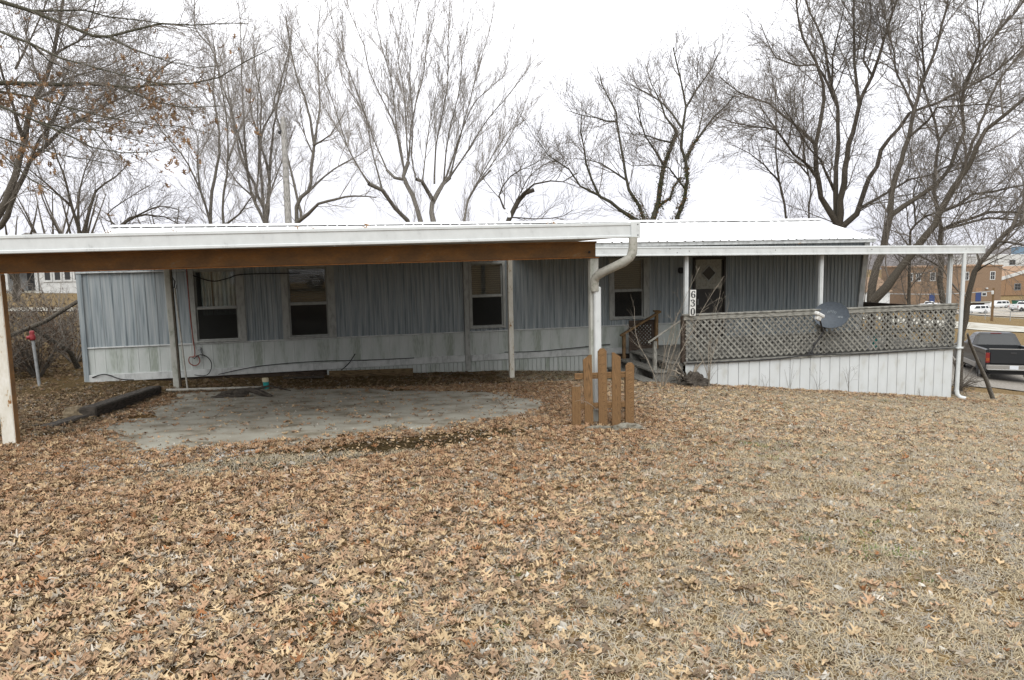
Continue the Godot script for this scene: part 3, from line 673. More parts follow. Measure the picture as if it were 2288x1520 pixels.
# how much of the soil is covered by fallen leaves: 0 to 1
func leafy(x: float, z: float) -> float:
	var nz := bumps.get_noise_2d(x * 6.0, z * 6.0) * 0.5 + bumps.get_noise_2d(x * 22.0 + 50.0, z * 22.0) * 0.4
	if z < -15.8 and z > -20.4 and x > -5.2 and x < 12.9:
		return 0.0
	if x > 6.35 and x < 13.2 and z < -13.15 and z > -17.5:
		return 0.0
	var d := 1.0 - smooth(-2.0, 3.0, x - (0.1 - 0.5 * (z + 2.8)) + nz * 2.6)
	d = maxf(d, 0.07 + 0.12 * nz)
	if x > 2.6 and z < -7.0:
		d = maxf(d, (0.22 + 0.2 * nz) * (1.0 - smooth(6.0, 11.0, x)))
	# drifts against the porch skirting, the pickets and the steps
	if x > 5.5 and x < 13.6:
		var front := -13.2 + 0.0 * x
		d = maxf(d, 1.0 - smooth(0.12, 0.9, absf(z - front - 0.15) + nz * 0.25))
	d = maxf(d, 1.0 - smooth(0.5, 1.5, Vector2(x - 3.0, z + 8.2).length() + nz * 0.5))
	d = maxf(d, 0.9 - smooth(0.3, 1.4, Vector2(x - 6.0, z + 13.2).length() + nz * 0.5))
	# thin, dark leaf cover left of the pad and along the home
	if x < -3.1 and z < -8.8:
		d = 0.42 + nz * 0.35
	if z < -13.6 and x < 6.2:
		d = 0.2 + nz * 0.45
	# bare dark soil in front of the pad
	var e := Vector2((x - 0.15) / 2.0, (z + 7.22 + 0.42 * x) / 0.46).length() + nz * 0.5
	d *= lerpf(0.05, 1.0, smooth(0.7, 1.25, e))
	return clampf(d, 0.0, 1.0)


# ---------------------------------------------------------------- the setting
func build_ground() -> void:
	near.resize(NW * NH)
	for j in NH:
		for i in NW:
			var x := NX0 + i * NSTEP
			var z := NZ0 + j * NSTEP
			near[j * NW + i] = land(x, z) + bumps.get_noise_2d(x * 18.0, z * 18.0) * 0.035 + bumps.get_noise_2d(x * 70.0, z * 70.0) * 0.015
	var xs := []
	var zs := []
	for e in [[xs, NX0, NW], [zs, NZ0, NH]]:
		var far := []
		var s := 0.6
		var q := 0.0
		while q < 2600.0:
			q += s
			s *= 1.22
			far.append(q)
		far.reverse()
		for f in far:
			e[0].append(e[1] - f)
		for i in e[2]:
			e[0].append(e[1] + i * NSTEP)
		far.reverse()
		for f in far:
			e[0].append(e[1] + (e[2] - 1) * NSTEP + f)
	var m := MB.new()
	var w := xs.size()
	for z in zs:
		for x in xs:
			m.v.append(Vector3(x, ground(x, z), z))
			m.t.append(Vector2(x, z))
			m.n.append(Vector3.UP)
			# soil under leaves, straw-coloured turf, damp soil by the pad; darker to the left and along the home
			var lf := leafy(x, z) if absf(x) < 20.0 and z > -24.0 and z < 6.0 else 0.15
			var soil := Color(0.62, 0.50, 0.37)
			var turf := Color(0.90, 0.82, 0.66)
			var k := turf.lerp(soil, lf)
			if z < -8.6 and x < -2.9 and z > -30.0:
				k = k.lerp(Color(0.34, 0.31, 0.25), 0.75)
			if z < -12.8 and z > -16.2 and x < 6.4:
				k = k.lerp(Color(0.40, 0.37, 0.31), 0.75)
			var e := Vector2((x - 0.15) / 2.15, (z + 7.22 + 0.42 * x) / 0.52).length()
			k = k.lerp(Color(0.24, 0.23, 0.19), 1.0 - smooth(0.6, 1.25, e))
			if z < -24.0 or x > 20.0 or x < -20.0:
				k = Color(0.74, 0.70, 0.60)
			if x > 15.0 and z < -15.0 and z > -32.0 and x < 45.0:
				k = k.lerp(Color(0.95, 0.9, 0.82), 0.5)
			m.c.append(k)
	for j in zs.size() - 1:
		for i in w - 1:
			var a := j * w + i
			m.ix.append_array([a, a + 1, a + w, a + 1, a + w + 1, a + w])
	for j in range(1, zs.size() - 1):
		for i in range(1, w - 1):
			var a := j * w + i
			m.n[a] = Vector3((m.v[a - 1].y - m.v[a + 1].y) / (m.v[a + 1].x - m.v[a - 1].x), 1.0, (m.v[a - w].y - m.v[a + w].y) / (m.v[a + w].z - m.v[a - w].z)).normalized()
	tag(obj("ground", m, mats["ground"]), "hillside yard of straw-coloured turf and leaf mould falling to the right", "", "", "structure")


# a sheet laid on the land inside an outline of (x, z), cut into cells
func sheet(outline: Array, step: float, lift: float, skirt := 0.0) -> MB:
	var m := MB.new()
	var lo := Vector2(1e9, 1e9)
	var hi := -lo
	for p in outline:
		lo = lo.min(p)
		hi = hi.max(p)
	var poly := PackedVector2Array(outline)
	var nx := ceili((hi.x - lo.x) / step)
	var nz := ceili((hi.y - lo.y) / step)
	for j in nz:
		for i in nx:
			var a := lo + Vector2(i, j) * step
			var cell := PackedVector2Array([a, a + Vector2(step, 0), a + Vector2(step, step), a + Vector2(0, step)])
			for part in Geometry2D.intersect_polygons(cell, poly):
				var ti := Geometry2D.triangulate_polygon(part)
				for k in range(0, ti.size(), 3):
					var w := []
					for s in 3:
						var q: Vector2 = part[ti[k + s]]
						w.append(Vector3(q.x, ground(q.x, q.y) + lift, q.y))
					m.tri(w[0], w[1], w[2], Vector3.UP)
	if skirt > 0.0:
		for i in outline.size():
			var a: Vector2 = outline[i]
			var b: Vector2 = outline[(i + 1) % outline.size()]
			var A := Vector3(a.x, ground(a.x, a.y) + lift, a.y)
			var Bv := Vector3(b.x, ground(b.x, b.y) + lift, b.y)
			m.quad(A, Bv, Bv + Vector3.DOWN * skirt, A + Vector3.DOWN * skirt, Vector3(b.y - a.y, 0, a.x - b.x))
	return m


func ribbon(pts: Array, width: float, lift: float) -> MB:
	var m := MB.new()
	var line := []
	for i in pts.size() - 1:
		var cut: int = maxi(2, int(pts[i].distance_to(pts[i + 1]) / 2.5))
		for k in cut:
			line.append(pts[i].lerp(pts[i + 1], float(k) / cut))
	line.append(pts[-1])
	for i in line.size() - 1:
		var r := []
		for e in [i, i + 1]:
			var d: Vector2 = (line[mini(e + 1, line.size() - 1)] - line[maxi(e - 1, 0)]).normalized().orthogonal()
			for s in 5:
				var q: Vector2 = line[e] + d * width * (s / 4.0 - 0.5)
				r.append(Vector3(q.x, ground(q.x, q.y) + lift, q.y))
		for s in 4:
			m.quad(r[s], r[s + 1], r[s + 6], r[s + 5], Vector3.UP)
	return m


func build_setting() -> void:
	build_ground()
	# the pad under the carport, its edge broken and uneven
	var outline := []
	for i in PAD.size():
		for k in 6:
			var q: Vector2 = PAD[i].lerp(PAD[(i + 1) % PAD.size()], k / 6.0)
			outline.append(q + Vector2(bumps.get_noise_2d(q.x * 60.0, q.y * 60.0), bumps.get_noise_2d(q.x * 60.0 + 99.0, q.y * 60.0)) * 0.3 + Vector2(bumps.get_noise_2d(q.x * 16.0, q.y * 16.0), bumps.get_noise_2d(q.x * 16.0 + 99.0, q.y * 16.0)) * 0.5)
	tag(obj("concrete_pad", sheet(outline, 0.25, 0.012, 0.05), mats["concrete"]), "worn grey concrete pad under the carport", "", "", "structure")
	var drive := []
	var corners := [Vector2(16.6, -19.5), Vector2(18.5, -18.6), Vector2(24, -17.6), Vector2(36, -14), Vector2(38, -24), Vector2(30, -30), Vector2(19, -34), Vector2(15.5, -26)]
	for i in corners.size():
		for k in 14:
			var q: Vector2 = corners[i].lerp(corners[(i + 1) % corners.size()], k / 14.0)
			drive.append(q + Vector2(bumps.get_noise_2d(q.x * 25.0, q.y * 25.0), bumps.get_noise_2d(q.x * 25.0 + 99.0, q.y * 25.0)) * 1.3)
	tag(obj("gravel_drive", sheet(drive, 0.9, 0.03), mats["gravel"]), "pale gravel drive where the dark pickup stands", "", "", "structure")
	tag(obj("road", ribbon([Vector2(20, -92), Vector2(45, -78), Vector2(58, -66), Vector2(72, -66), Vector2(90, -58), Vector2(130, -38)], 13.0, 0.06), mats["road"]), "pale concrete road curving below the yard", "", "", "structure")
	tag(obj("side_street", ribbon([Vector2(-90, -46), Vector2(-40, -38), Vector2(-14, -37), Vector2(4, -40), Vector2(24, -52), Vector2(45, -76)], 2.2, 0.05), mats["road"]), "narrow pale lane behind the home", "", "", "structure")
	tag(obj("parking_lot", sheet([Vector2(84, -106), Vector2(100, -100), Vector2(150, -82), Vector2(190, -110), Vector2(185, -150), Vector2(118, -158), Vector2(90, -150)], 6.0, 0.08), mats["lot"]), "sandy gravel lot in front of the brick building", "", "", "structure")
	# wooded hills far away
	for e in [["hills", 900.0, 34.0, 0.0035, 3], ["hills", 1500.0, 58.0, 0.002, 8]]:
		var m := MB.new()
		var nz := FastNoiseLite.new()
		nz.seed = e[4]
		nz.frequency = e[3] * 3.0
		var prev := []
		for i in 181:
			var a := deg_to_rad(-60.0 + i)
			var d := Vector3(sin(a), 0, -cos(a))
			var base: Vector3 = d * (e[1] * 0.8) + Vector3(0, -30, 0)
			var top: Vector3 = d * e[1] + Vector3(0, -26.0 + e[2] * (0.50 + 0.28 * nz.get_noise_2d(d.x * e[1] * 0.4, d.z * e[1] * 0.4) + 0.05 * nz.get_noise_2d(d.x * 9000.0, d.z * 9000.0)), 0)
			var back: Vector3 = d * e[1] * 1.15 + Vector3(0, -30, 0)
			if prev:
				m.quad(prev[0], base, top, prev[1], -d)
				m.quad(prev[1], top, back, prev[2], d)
			prev = [base, top, back]
		tag(obj(e[0], m, mats["hill"]), "low wooded ridge on the horizon", "", "", "structure")


# ---------------------------------------------------------------- the mobile home
const WALL_Z := -16.0
const HOME_L := -5.0
const HOME_R := 12.6


func window(home: Node3D, x0: float, x1: float, y0: float, y1: float, rail: float, casing_l: float, casing_r: float, dressing: String) -> void:
	var z := WALL_Z
	var m := MB.new()
	m.box(Vector3(x0 - casing_l * 0.5, (y0 + y1) * 0.5, z + 0.025), Vector3(casing_l, y1 - y0 + 0.1, 0.05), Basis.IDENTITY, 0.006)
	m.box(Vector3(x1 + casing_r * 0.5, (y0 + y1) * 0.5, z + 0.025), Vector3(casing_r, y1 - y0 + 0.1, 0.05), Basis.IDENTITY, 0.006)
	m.box(Vector3((x0 + x1) * 0.5, y1 + 0.025, z + 0.024), Vector3(x1 - x0 - 0.004, 0.05, 0.048), Basis.IDENTITY, 0.006)
	var w := obj("window", m, mats["casing"], home)
	one(w, "sill", mats["casing"], Vector3((x0 + x1) * 0.5, y0 - 0.022, z + 0.03), Vector3(x1 - x0 + 0.06, 0.04, 0.07), Basis.IDENTITY, 0.006)
	var s := MB.new()   # the thin metal sash round each light
	for e in [[y0, rail, 0.0], [rail + 0.012, y1, -0.022]]:
		var zz: float = z - 0.012 + e[2]
		s.box(Vector3(x0 + 0.015, (e[0] + e[1]) * 0.5, zz), Vector3(0.03, e[1] - e[0], 0.022))
		s.box(Vector3(x1 - 0.015, (e[0] + e[1]) * 0.5, zz), Vector3(0.03, e[1] - e[0], 0.022))
		s.box(Vector3((x0 + x1) * 0.5, e[0] + 0.013, zz), Vector3(x1 - x0 - 0.06, 0.026, 0.022))
		s.box(Vector3((x0 + x1) * 0.5, e[1] - 0.013, zz), Vector3(x1 - x0 - 0.06, 0.026, 0.022))
	obj("sash", s, mats["casing"], w)
	one(w, "meeting_rail", mats["casing"], Vector3((x0 + x1) * 0.5, rail, z + 0.008), Vector3(x1 - x0 - 0.004, 0.035, 0.03), Basis.IDENTITY, 0.005)
	one(w, "pane", mats["pane"], Vector3((x0 + x1) * 0.5, (y0 + rail) * 0.5, z - 0.013), Vector3(x1 - x0 - 0.05, rail - y0 - 0.04, 0.004))
	one(w, "pane", mats["pane"], Vector3((x0 + x1) * 0.5, (y1 + rail) * 0.5, z - 0.036), Vector3(x1 - x0 - 0.05, y1 - rail - 0.04, 0.004))
	if dressing == "curtain":
		var c := MB.new()
		for part in [[x0 + 0.10, x0 + 0.30, 0.9], [x0 + 0.33, x1 - 0.02, 1.3]]:
			var prev := Vector3.ZERO
			for i in 25:
				var u := i / 24.0
				var p := Vector3(lerpf(part[0], part[1], u), 0, z - 0.12 - 0.018 * sin(u * 26.0 * part[2]))
				if i > 0:
					c.quad(prev + Vector3(0, rail - 0.15, 0), p + Vector3(0, rail - 0.15, 0), p + Vector3(0, y1, 0), prev + Vector3(0, y1, 0), Vector3(0, 0, 1))
				prev = p
		obj("curtain", c, mats["curtain"], w)
	elif dressing == "blind":
		var c := MB.new()
		for i in 15:
			c.box(Vector3((x0 + x1) * 0.5, y1 - 0.02 - i * (y1 - rail) / 15.0, z - 0.1), Vector3(x1 - x0 - 0.03, 0.042, 0.004), Basis(Vector3.RIGHT, 0.5))
		obj("blind", c, mats["blind"], w)
	if dressing != "none":
		var sc := MB.new()   # insect screen behind the lower light: crossed wires
		var n := 60
		for i in n:
			sc.box(Vector3(lerpf(x0 + 0.03, x1 - 0.03, (i + 0.5) / n), (y0 + rail) * 0.5, z + 0.003), Vector3((x1 - x0 - 0.06) / n * 0.72, rail - y0 - 0.05, 0.001))
		obj("insect_screen", sc, mats["screen"], w)


func build_home() -> Node3D:
	var home := thing("mobile_home", "long mobile home with bluish corrugated metal siding and white ribbed roof", "mobile home")
	var z := WALL_Z
	var face := Transform3D(Basis.IDENTITY, Vector3(0, 0, z))
	var belt := 0.72
	var top := 2.52
	# windows: glass left, right, bottom, top, meeting rail
	var wins := [[-2.86, -2.06, 0.78, 2.19, 1.43], [-1.05, -0.27, 0.78, 2.2, 1.455], [2.79, 3.5, 0.83, 2.2, 1.495], [6.11, 6.83, 0.9, 2.22, 1.515]]
	var cuts := [HOME_L + 0.1]
	for w in wins:
		cuts.append_array([w[0], w[1]])
	cuts.append_array([8.08, 8.92, HOME_R])
	for i in cuts.size() - 1:
		var a: float = cuts[i]
		var b: float = cuts[i + 1]
		var pale := b < -2.8
		if i % 2 == 0:
			var k := maxi(1, roundi((b - a) / 1.2))
			for s in k:
				var m := MB.new()
				var x0 := lerpf(a, b, float(s) / k)
				var x1 := lerpf(a, b, float(s + 1) / k)
				m.ribbed(x0, x1, belt, top, 0.2 if pale else 0.1, 0.05 if pale else 0.045, 0.010 if pale else 0.016, Transform3D(Basis.IDENTITY, Vector3(0, 0, z + 0.0015 * (s % 2))))
				obj("siding_panel", m, mats["siding"], home)
		else:
			var j := (i - 1) / 2
			if j < 4:
				var m := MB.new()
				m.ribbed(a, b, wins[j][3], top, 0.1, 0.045, 0.016, face)
				obj("siding_panel", m, mats["siding"], home)
				var m2 := MB.new()
				m2.ribbed(a, b, belt, wins[j][2], 0.1, 0.045, 0.016, face)
				obj("siding_panel", m2, mats["siding"], home)
			else:
				var m := MB.new()
				m.ribbed(a, b, 2.24, top, 0.1, 0.045, 0.016, face)
				obj("siding_panel", m, mats["siding"], home)
	# the smoother panels under the belt line
	var lows := [HOME_L + 0.1, -3.9, -2.95, -1.75, -0.55, 0.65, 1.85, 2.62, 3.8, 5.0, 6.2, 7.2, 8.08]
	for i in lows.size() - 1:
		var m := MB.new()
		m.ribbed(lows[i], lows[i + 1], 0.05, belt, 0.2, 0.03, 0.006, Transform3D(Basis.IDENTITY, Vector3(0, 0, z + 0.006 + 0.0015 * (i % 2))))
		obj("lower_panel", m, mats["panel_white"], home)
	for i in 4:
		var m := MB.new()
		m.ribbed(lerpf(8.92, HOME_R, i / 4.0), lerpf(8.92, HOME_R, (i + 1) / 4.0), 0.05, belt, 0.1, 0.045, 0.016, Transform3D(Basis.IDENTITY, Vector3(0, 0, z + 0.0015 * (i % 2))))
		obj("siding_panel", m, mats["siding"], home)
	# trims
	for e in [[HOME_L + 0.08, 2.62], [2.74, 8.0]]:
		one(home, "belt_trim", mats["trim_white"], Vector3((e[0] + e[1]) * 0.5, belt, z + 0.02), Vector3(e[1] - e[0], 0.028, 0.03), Basis.IDENTITY, 0.006)
	one(home, "base_trim", mats["trim_white"], Vector3((HOME_L + 2.62) * 0.5, 0.125, z + 0.03), Vector3(2.62 - HOME_L, 0.15, 0.035), Basis(Vector3(0, 0, 1), 0.004), 0.006)
	one(home, "base_trim", mats["trim_white"], Vector3(5.35, 0.14, z + 0.03), Vector3(5.2, 0.14, 0.035), Basis.IDENTITY, 0.006)
	one(home, "seam_trim", mats["casing"], Vector3(2.68, 1.2, z + 0.03), Vector3(0.11, 2.64, 0.05), Basis.IDENTITY, 0.008)
	one(home, "corner_trim", mats["siding"], Vector3(HOME_L + 0.05, 1.3, z + 0.02), Vector3(0.1, 2.5, 0.06), Basis.IDENTITY, 0.01)
	one(home, "header_trim", mats["trim_white"], Vector3(-4.0, 2.2, z + 0.04), Vector3(2.0, 0.022, 0.06), Basis.IDENTITY, 0.005)
	# the raked right end
	var rk := MB.new()
	rk.prism([Vector2(12.46, 0.05), Vector2(12.6, 0.05), Vector2(12.84, 2.52), Vector2(12.7, 2.52)], 0.05, Transform3D(Basis.IDENTITY, Vector3(0, 0, z + 0.03)))
	obj("corner_trim", rk, mats["trim_white"], home)
	var fill := MB.new()
	fill.prism([Vector2(12.5, 0.05), Vector2(12.52, 0.05), Vector2(12.76, 2.52), Vector2(12.5, 2.52)], 0.01, Transform3D(Basis.IDENTITY, Vector3(0, 0, z - 0.01)))
	obj("siding_panel", fill, mats["siding"], home)
	for e in [[Vector3(12.5, 0.05, 0), Vector3(12.77, 2.52, 0)], [Vector3(HOME_L + 0.09, 0.05, 0), Vector3(HOME_L + 0.09, 2.52, 0)]]:
		var m := MB.new()
		var A: Vector3 = e[0]
		var Bv: Vector3 = e[1]
		m.quad(A + Vector3(0, 0, z), A + Vector3(0, 0, -20.2), Bv + Vector3(0, 0, -20.2), Bv + Vector3(0, 0, z))
		m.quad(A + Vector3(-0.06, 0, z), A + Vector3(-0.06, 0, -20.2), Bv + Vector3(-0.06, 0, -20.2), Bv + Vector3(-0.06, 0, z))
		var mid := Vector3(Bv.x, 3.16, -18.1)
		m.tri(Bv + Vector3(0, 0, z), Bv + Vector3(0, 0, -20.2), mid)
		obj("end_wall", m, mats["siding"], home)
	one(home, "rear_wall", mats["siding"], Vector3(3.8, 1.28, -20.2), Vector3(17.5, 2.5, 0.06))
	one(home, "floor", mats["room"], Vector3(3.8, 0.16, -18.1), Vector3(17.4, 0.1, 4.1))
	one(home, "ceiling", mats["room"], Vector3(3.8, 2.5, -18.1), Vector3(17.4, 0.04, 4.14))
	one(home, "partition", mats["room"], Vector3(3.8, 1.3, -18.6), Vector3(17.2, 2.3, 0.08))
	# white ribbed skirting strip near the ground, panel by panel, down to the soil
	var x := -0.35
	while x < 6.1:
		var lowest := minf(ground(x, z + 0.05), ground(x + 0.1, z + 0.05)) - 0.05
		var y1 := 0.062
		one(home, "skirting_panel", mats["panel_white"], Vector3(x + 0.05, (y1 + lowest) * 0.5, z + 0.012), Vector3(0.094, y1 - lowest, 0.02), Basis.IDENTITY, 0.004)
		x += 0.1
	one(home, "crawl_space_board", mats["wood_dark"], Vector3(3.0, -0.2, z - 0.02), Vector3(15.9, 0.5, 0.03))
	# windows
	window(home, wins[0][0], wins[0][1], wins[0][2], wins[0][3], wins[0][4], 0.11, 0.15, "curtain")
	window(home, wins[1][0], wins[1][1], wins[1][2], wins[1][3], wins[1][4], 0.14, 0.16, "blind")
	window(home, wins[2][0], wins[2][1], wins[2][2], wins[2][3], wins[2][4], 0.05, 0.06, "blind")
	window(home, wins[3][0], wins[3][1], wins[3][2], wins[3][3], wins[3][4], 0.12, 0.15, "blind")
	# door with a storm door: pale upper panel with a diamond light
	var dm := MB.new()
	for e in [[8.105, 0.05], [8.895, 0.05]]:
		dm.box(Vector3(e[0], 1.23, z + 0.02), Vector3(e[1], 2.0, 0.06), Basis.IDENTITY, 0.006)
	dm.box(Vector3(8.5, 2.22, z + 0.02), Vector3(0.84, 0.06, 0.06), Basis.IDENTITY, 0.006)
	var door := obj("door", dm, mats["door_dark"], home)
	one(door, "leaf", mats["door_dark"], Vector3(8.5, 1.2, z - 0.03), Vector3(0.74, 1.96, 0.045))
	var up := MB.new()
	var hole := []
	up.prism([Vector2(-0.33, -0.36), Vector2(0.33, -0.36), Vector2(0.33, 0.36), Vector2(-0.33, 0.36)], 0.012, Transform3D(Basis.IDENTITY, Vector3(8.49, 1.86, z + 0.004)))
	obj("upper_panel", up, mats["door_cream"], door)
	var di := MB.new()
	for k in 4:
		var a := k * PI / 2.0
		var p := Vector3(cos(a), sin(a), 0) * 0.19
		var q := Vector3(cos(a + PI / 2.0), sin(a + PI / 2.0), 0) * 0.19
		di.bar(Vector3(8.49, 1.87, z + 0.016) + p, Vector3(8.49, 1.87, z + 0.016) + q, 0.03, 0.02, Vector3(0, 0, 1), 0.003)
	obj("diamond_frame", di, mats["casing"], door)
	var dg := MB.new()
	dg.prism([Vector2(0.18, 0), Vector2(0, 0.18), Vector2(-0.18, 0), Vector2(0, -0.18)], 0.006, Transform3D(Basis.IDENTITY, Vector3(8.49, 1.87, z + 0.014)))
	obj("diamond_pane", dg, mats["car_glass"], door)
	one(door, "handle", mats["galvanised"], Vector3(8.2, 1.2, z + 0.04), Vector3(0.03, 0.14, 0.04), Basis.IDENTITY, 0.008)
	one(home, "porch_lamp", mats["dark"], Vector3(7.75, 1.95, z + 0.07), Vector3(0.12, 0.14, 0.11), Basis.IDENTITY, 0.03)
	# roof: ribbed sheets on both slopes, ridge cap, eave trim
	var ex := [-4.86, 12.9]
	var eave := Vector3(0, 2.615, -15.76)
	var ridge := Vector3(0, 3.19, -18.1)
	for side in 2:
		var e0 := eave if side == 0 else Vector3(0, 2.615, -20.44)
		var along := (ridge - e0)
		var yb := along.normalized()
		var xb := Vector3.RIGHT if side == 0 else Vector3.LEFT
		var T := Transform3D(Basis(xb, yb, xb.cross(yb)), e0)
		var n := 20
		for i in n:
			var x0 := lerpf(ex[0], ex[1], float(i) / n)
			var x1 := lerpf(ex[0], ex[1], float(i + 1) / n)
			var m := MB.new()
			var lift := Transform3D(T.basis, T.origin + T.basis.z * 0.0015 * (i % 2))
			if side == 0:
				m.ribbed(x0, x1, 0.0, along.length(), 0.222, 0.05, 0.02, lift)
				m.ribbed(x0, x1, 0.0, along.length(), 0.222, 0.05, 0.02, Transform3D(lift.basis, lift.origin - lift.basis.z * 0.006))
			else:
				m.ribbed(-x1, -x0, 0.0, along.length(), 0.222, 0.05, 0.02, lift)
			obj("roof_sheet", m, mats["roof_white"], home)
	var cap := MB.new()
	for e in [[Vector3(0, 3.232, -18.1), Vector3(0, 3.182, -17.9)], [Vector3(0, 3.182, -18.3), Vector3(0, 3.232, -18.1)]]:
		var A: Vector3 = e[0]
		var Bv: Vector3 = e[1]
		cap.quad(Vector3(ex[0], 0, 0) + A, Vector3(ex[1], 0, 0) + A, Vector3(ex[1], 0, 0) + Bv, Vector3(ex[0], 0, 0) + Bv, Vector3.UP)
		cap.quad(Vector3(ex[0], -0.008, 0) + A, Vector3(ex[1], -0.008, 0) + A, Vector3(ex[1], -0.008, 0) + Bv, Vector3(ex[0], -0.008, 0) + Bv, Vector3.DOWN)
	cap.quad(Vector3(ex[0], 3.182, -17.9), Vector3(ex[1], 3.182, -17.9), Vector3(ex[1], 3.174, -17.9), Vector3(ex[0], 3.174, -17.9), Vector3(0, 0, 1))
	obj("ridge_cap", cap, mats["roof_white"], home)
	var ev := MB.new()
	ev.sweep([Vector2(-0.2, 2.52), Vector2(-0.02, 2.52), Vector2(0, 2.53), Vector2(0, 2.575), Vector2(0.012, 2.58), Vector2(0.012, 2.602), Vector2(-0.2, 2.602)], Vector3(ex[0] + 0.02, 0, -15.8), Vector3(ex[1] - 0.02, 0, -15.8))
	obj("eave_trim", ev, mats["trim_white"], home)
	# vent pipes above the ridge
	var vp := MB.new()
	vp.tube([Vector3(3.86, 2.9, -18.25), Vector3(3.86, 3.66, -18.25), Vector3(3.86, 3.66, -18.25), Vector3(3.86, 3.72, -18.25)], [0.045, 0.045, 0.06, 0.06], 12)
	obj("vent_pipe", vp, mats["roof_white"], home)
	var vq := MB.new()
	var bend := [Vector3(4.03, 2.9, -18.25), Vector3(4.03, 3.36, -18.25)]
	for k in 9:
		var a := k * PI / 8.0
		bend.append(Vector3(4.12 - 0.09 * cos(a), 3.4 + 0.09 * sin(a), -18.25))
	bend.append(Vector3(4.21, 3.34, -18.25))
	var rr := []
	for k in bend.size():
		rr.append(0.042)
	vq.tube(bend, rr, 10)
	obj("vent_pipe", vq, mats["roof_white"], home)
	return home


# ---------------------------------------------------------------- carport
func fascia_profile() -> Array:
	return [Vector2(-0.1, 0), Vector2(0, 0), Vector2(0.006, 0.006), Vector2(0.006, 0.026), Vector2(-0.008, 0.034), Vector2(-0.008, 0.138), Vector2(0.002, 0.147), Vector2(0.002, 0.172), Vector2(-0.004, 0.177), Vector2(-0.1, 0.177)]


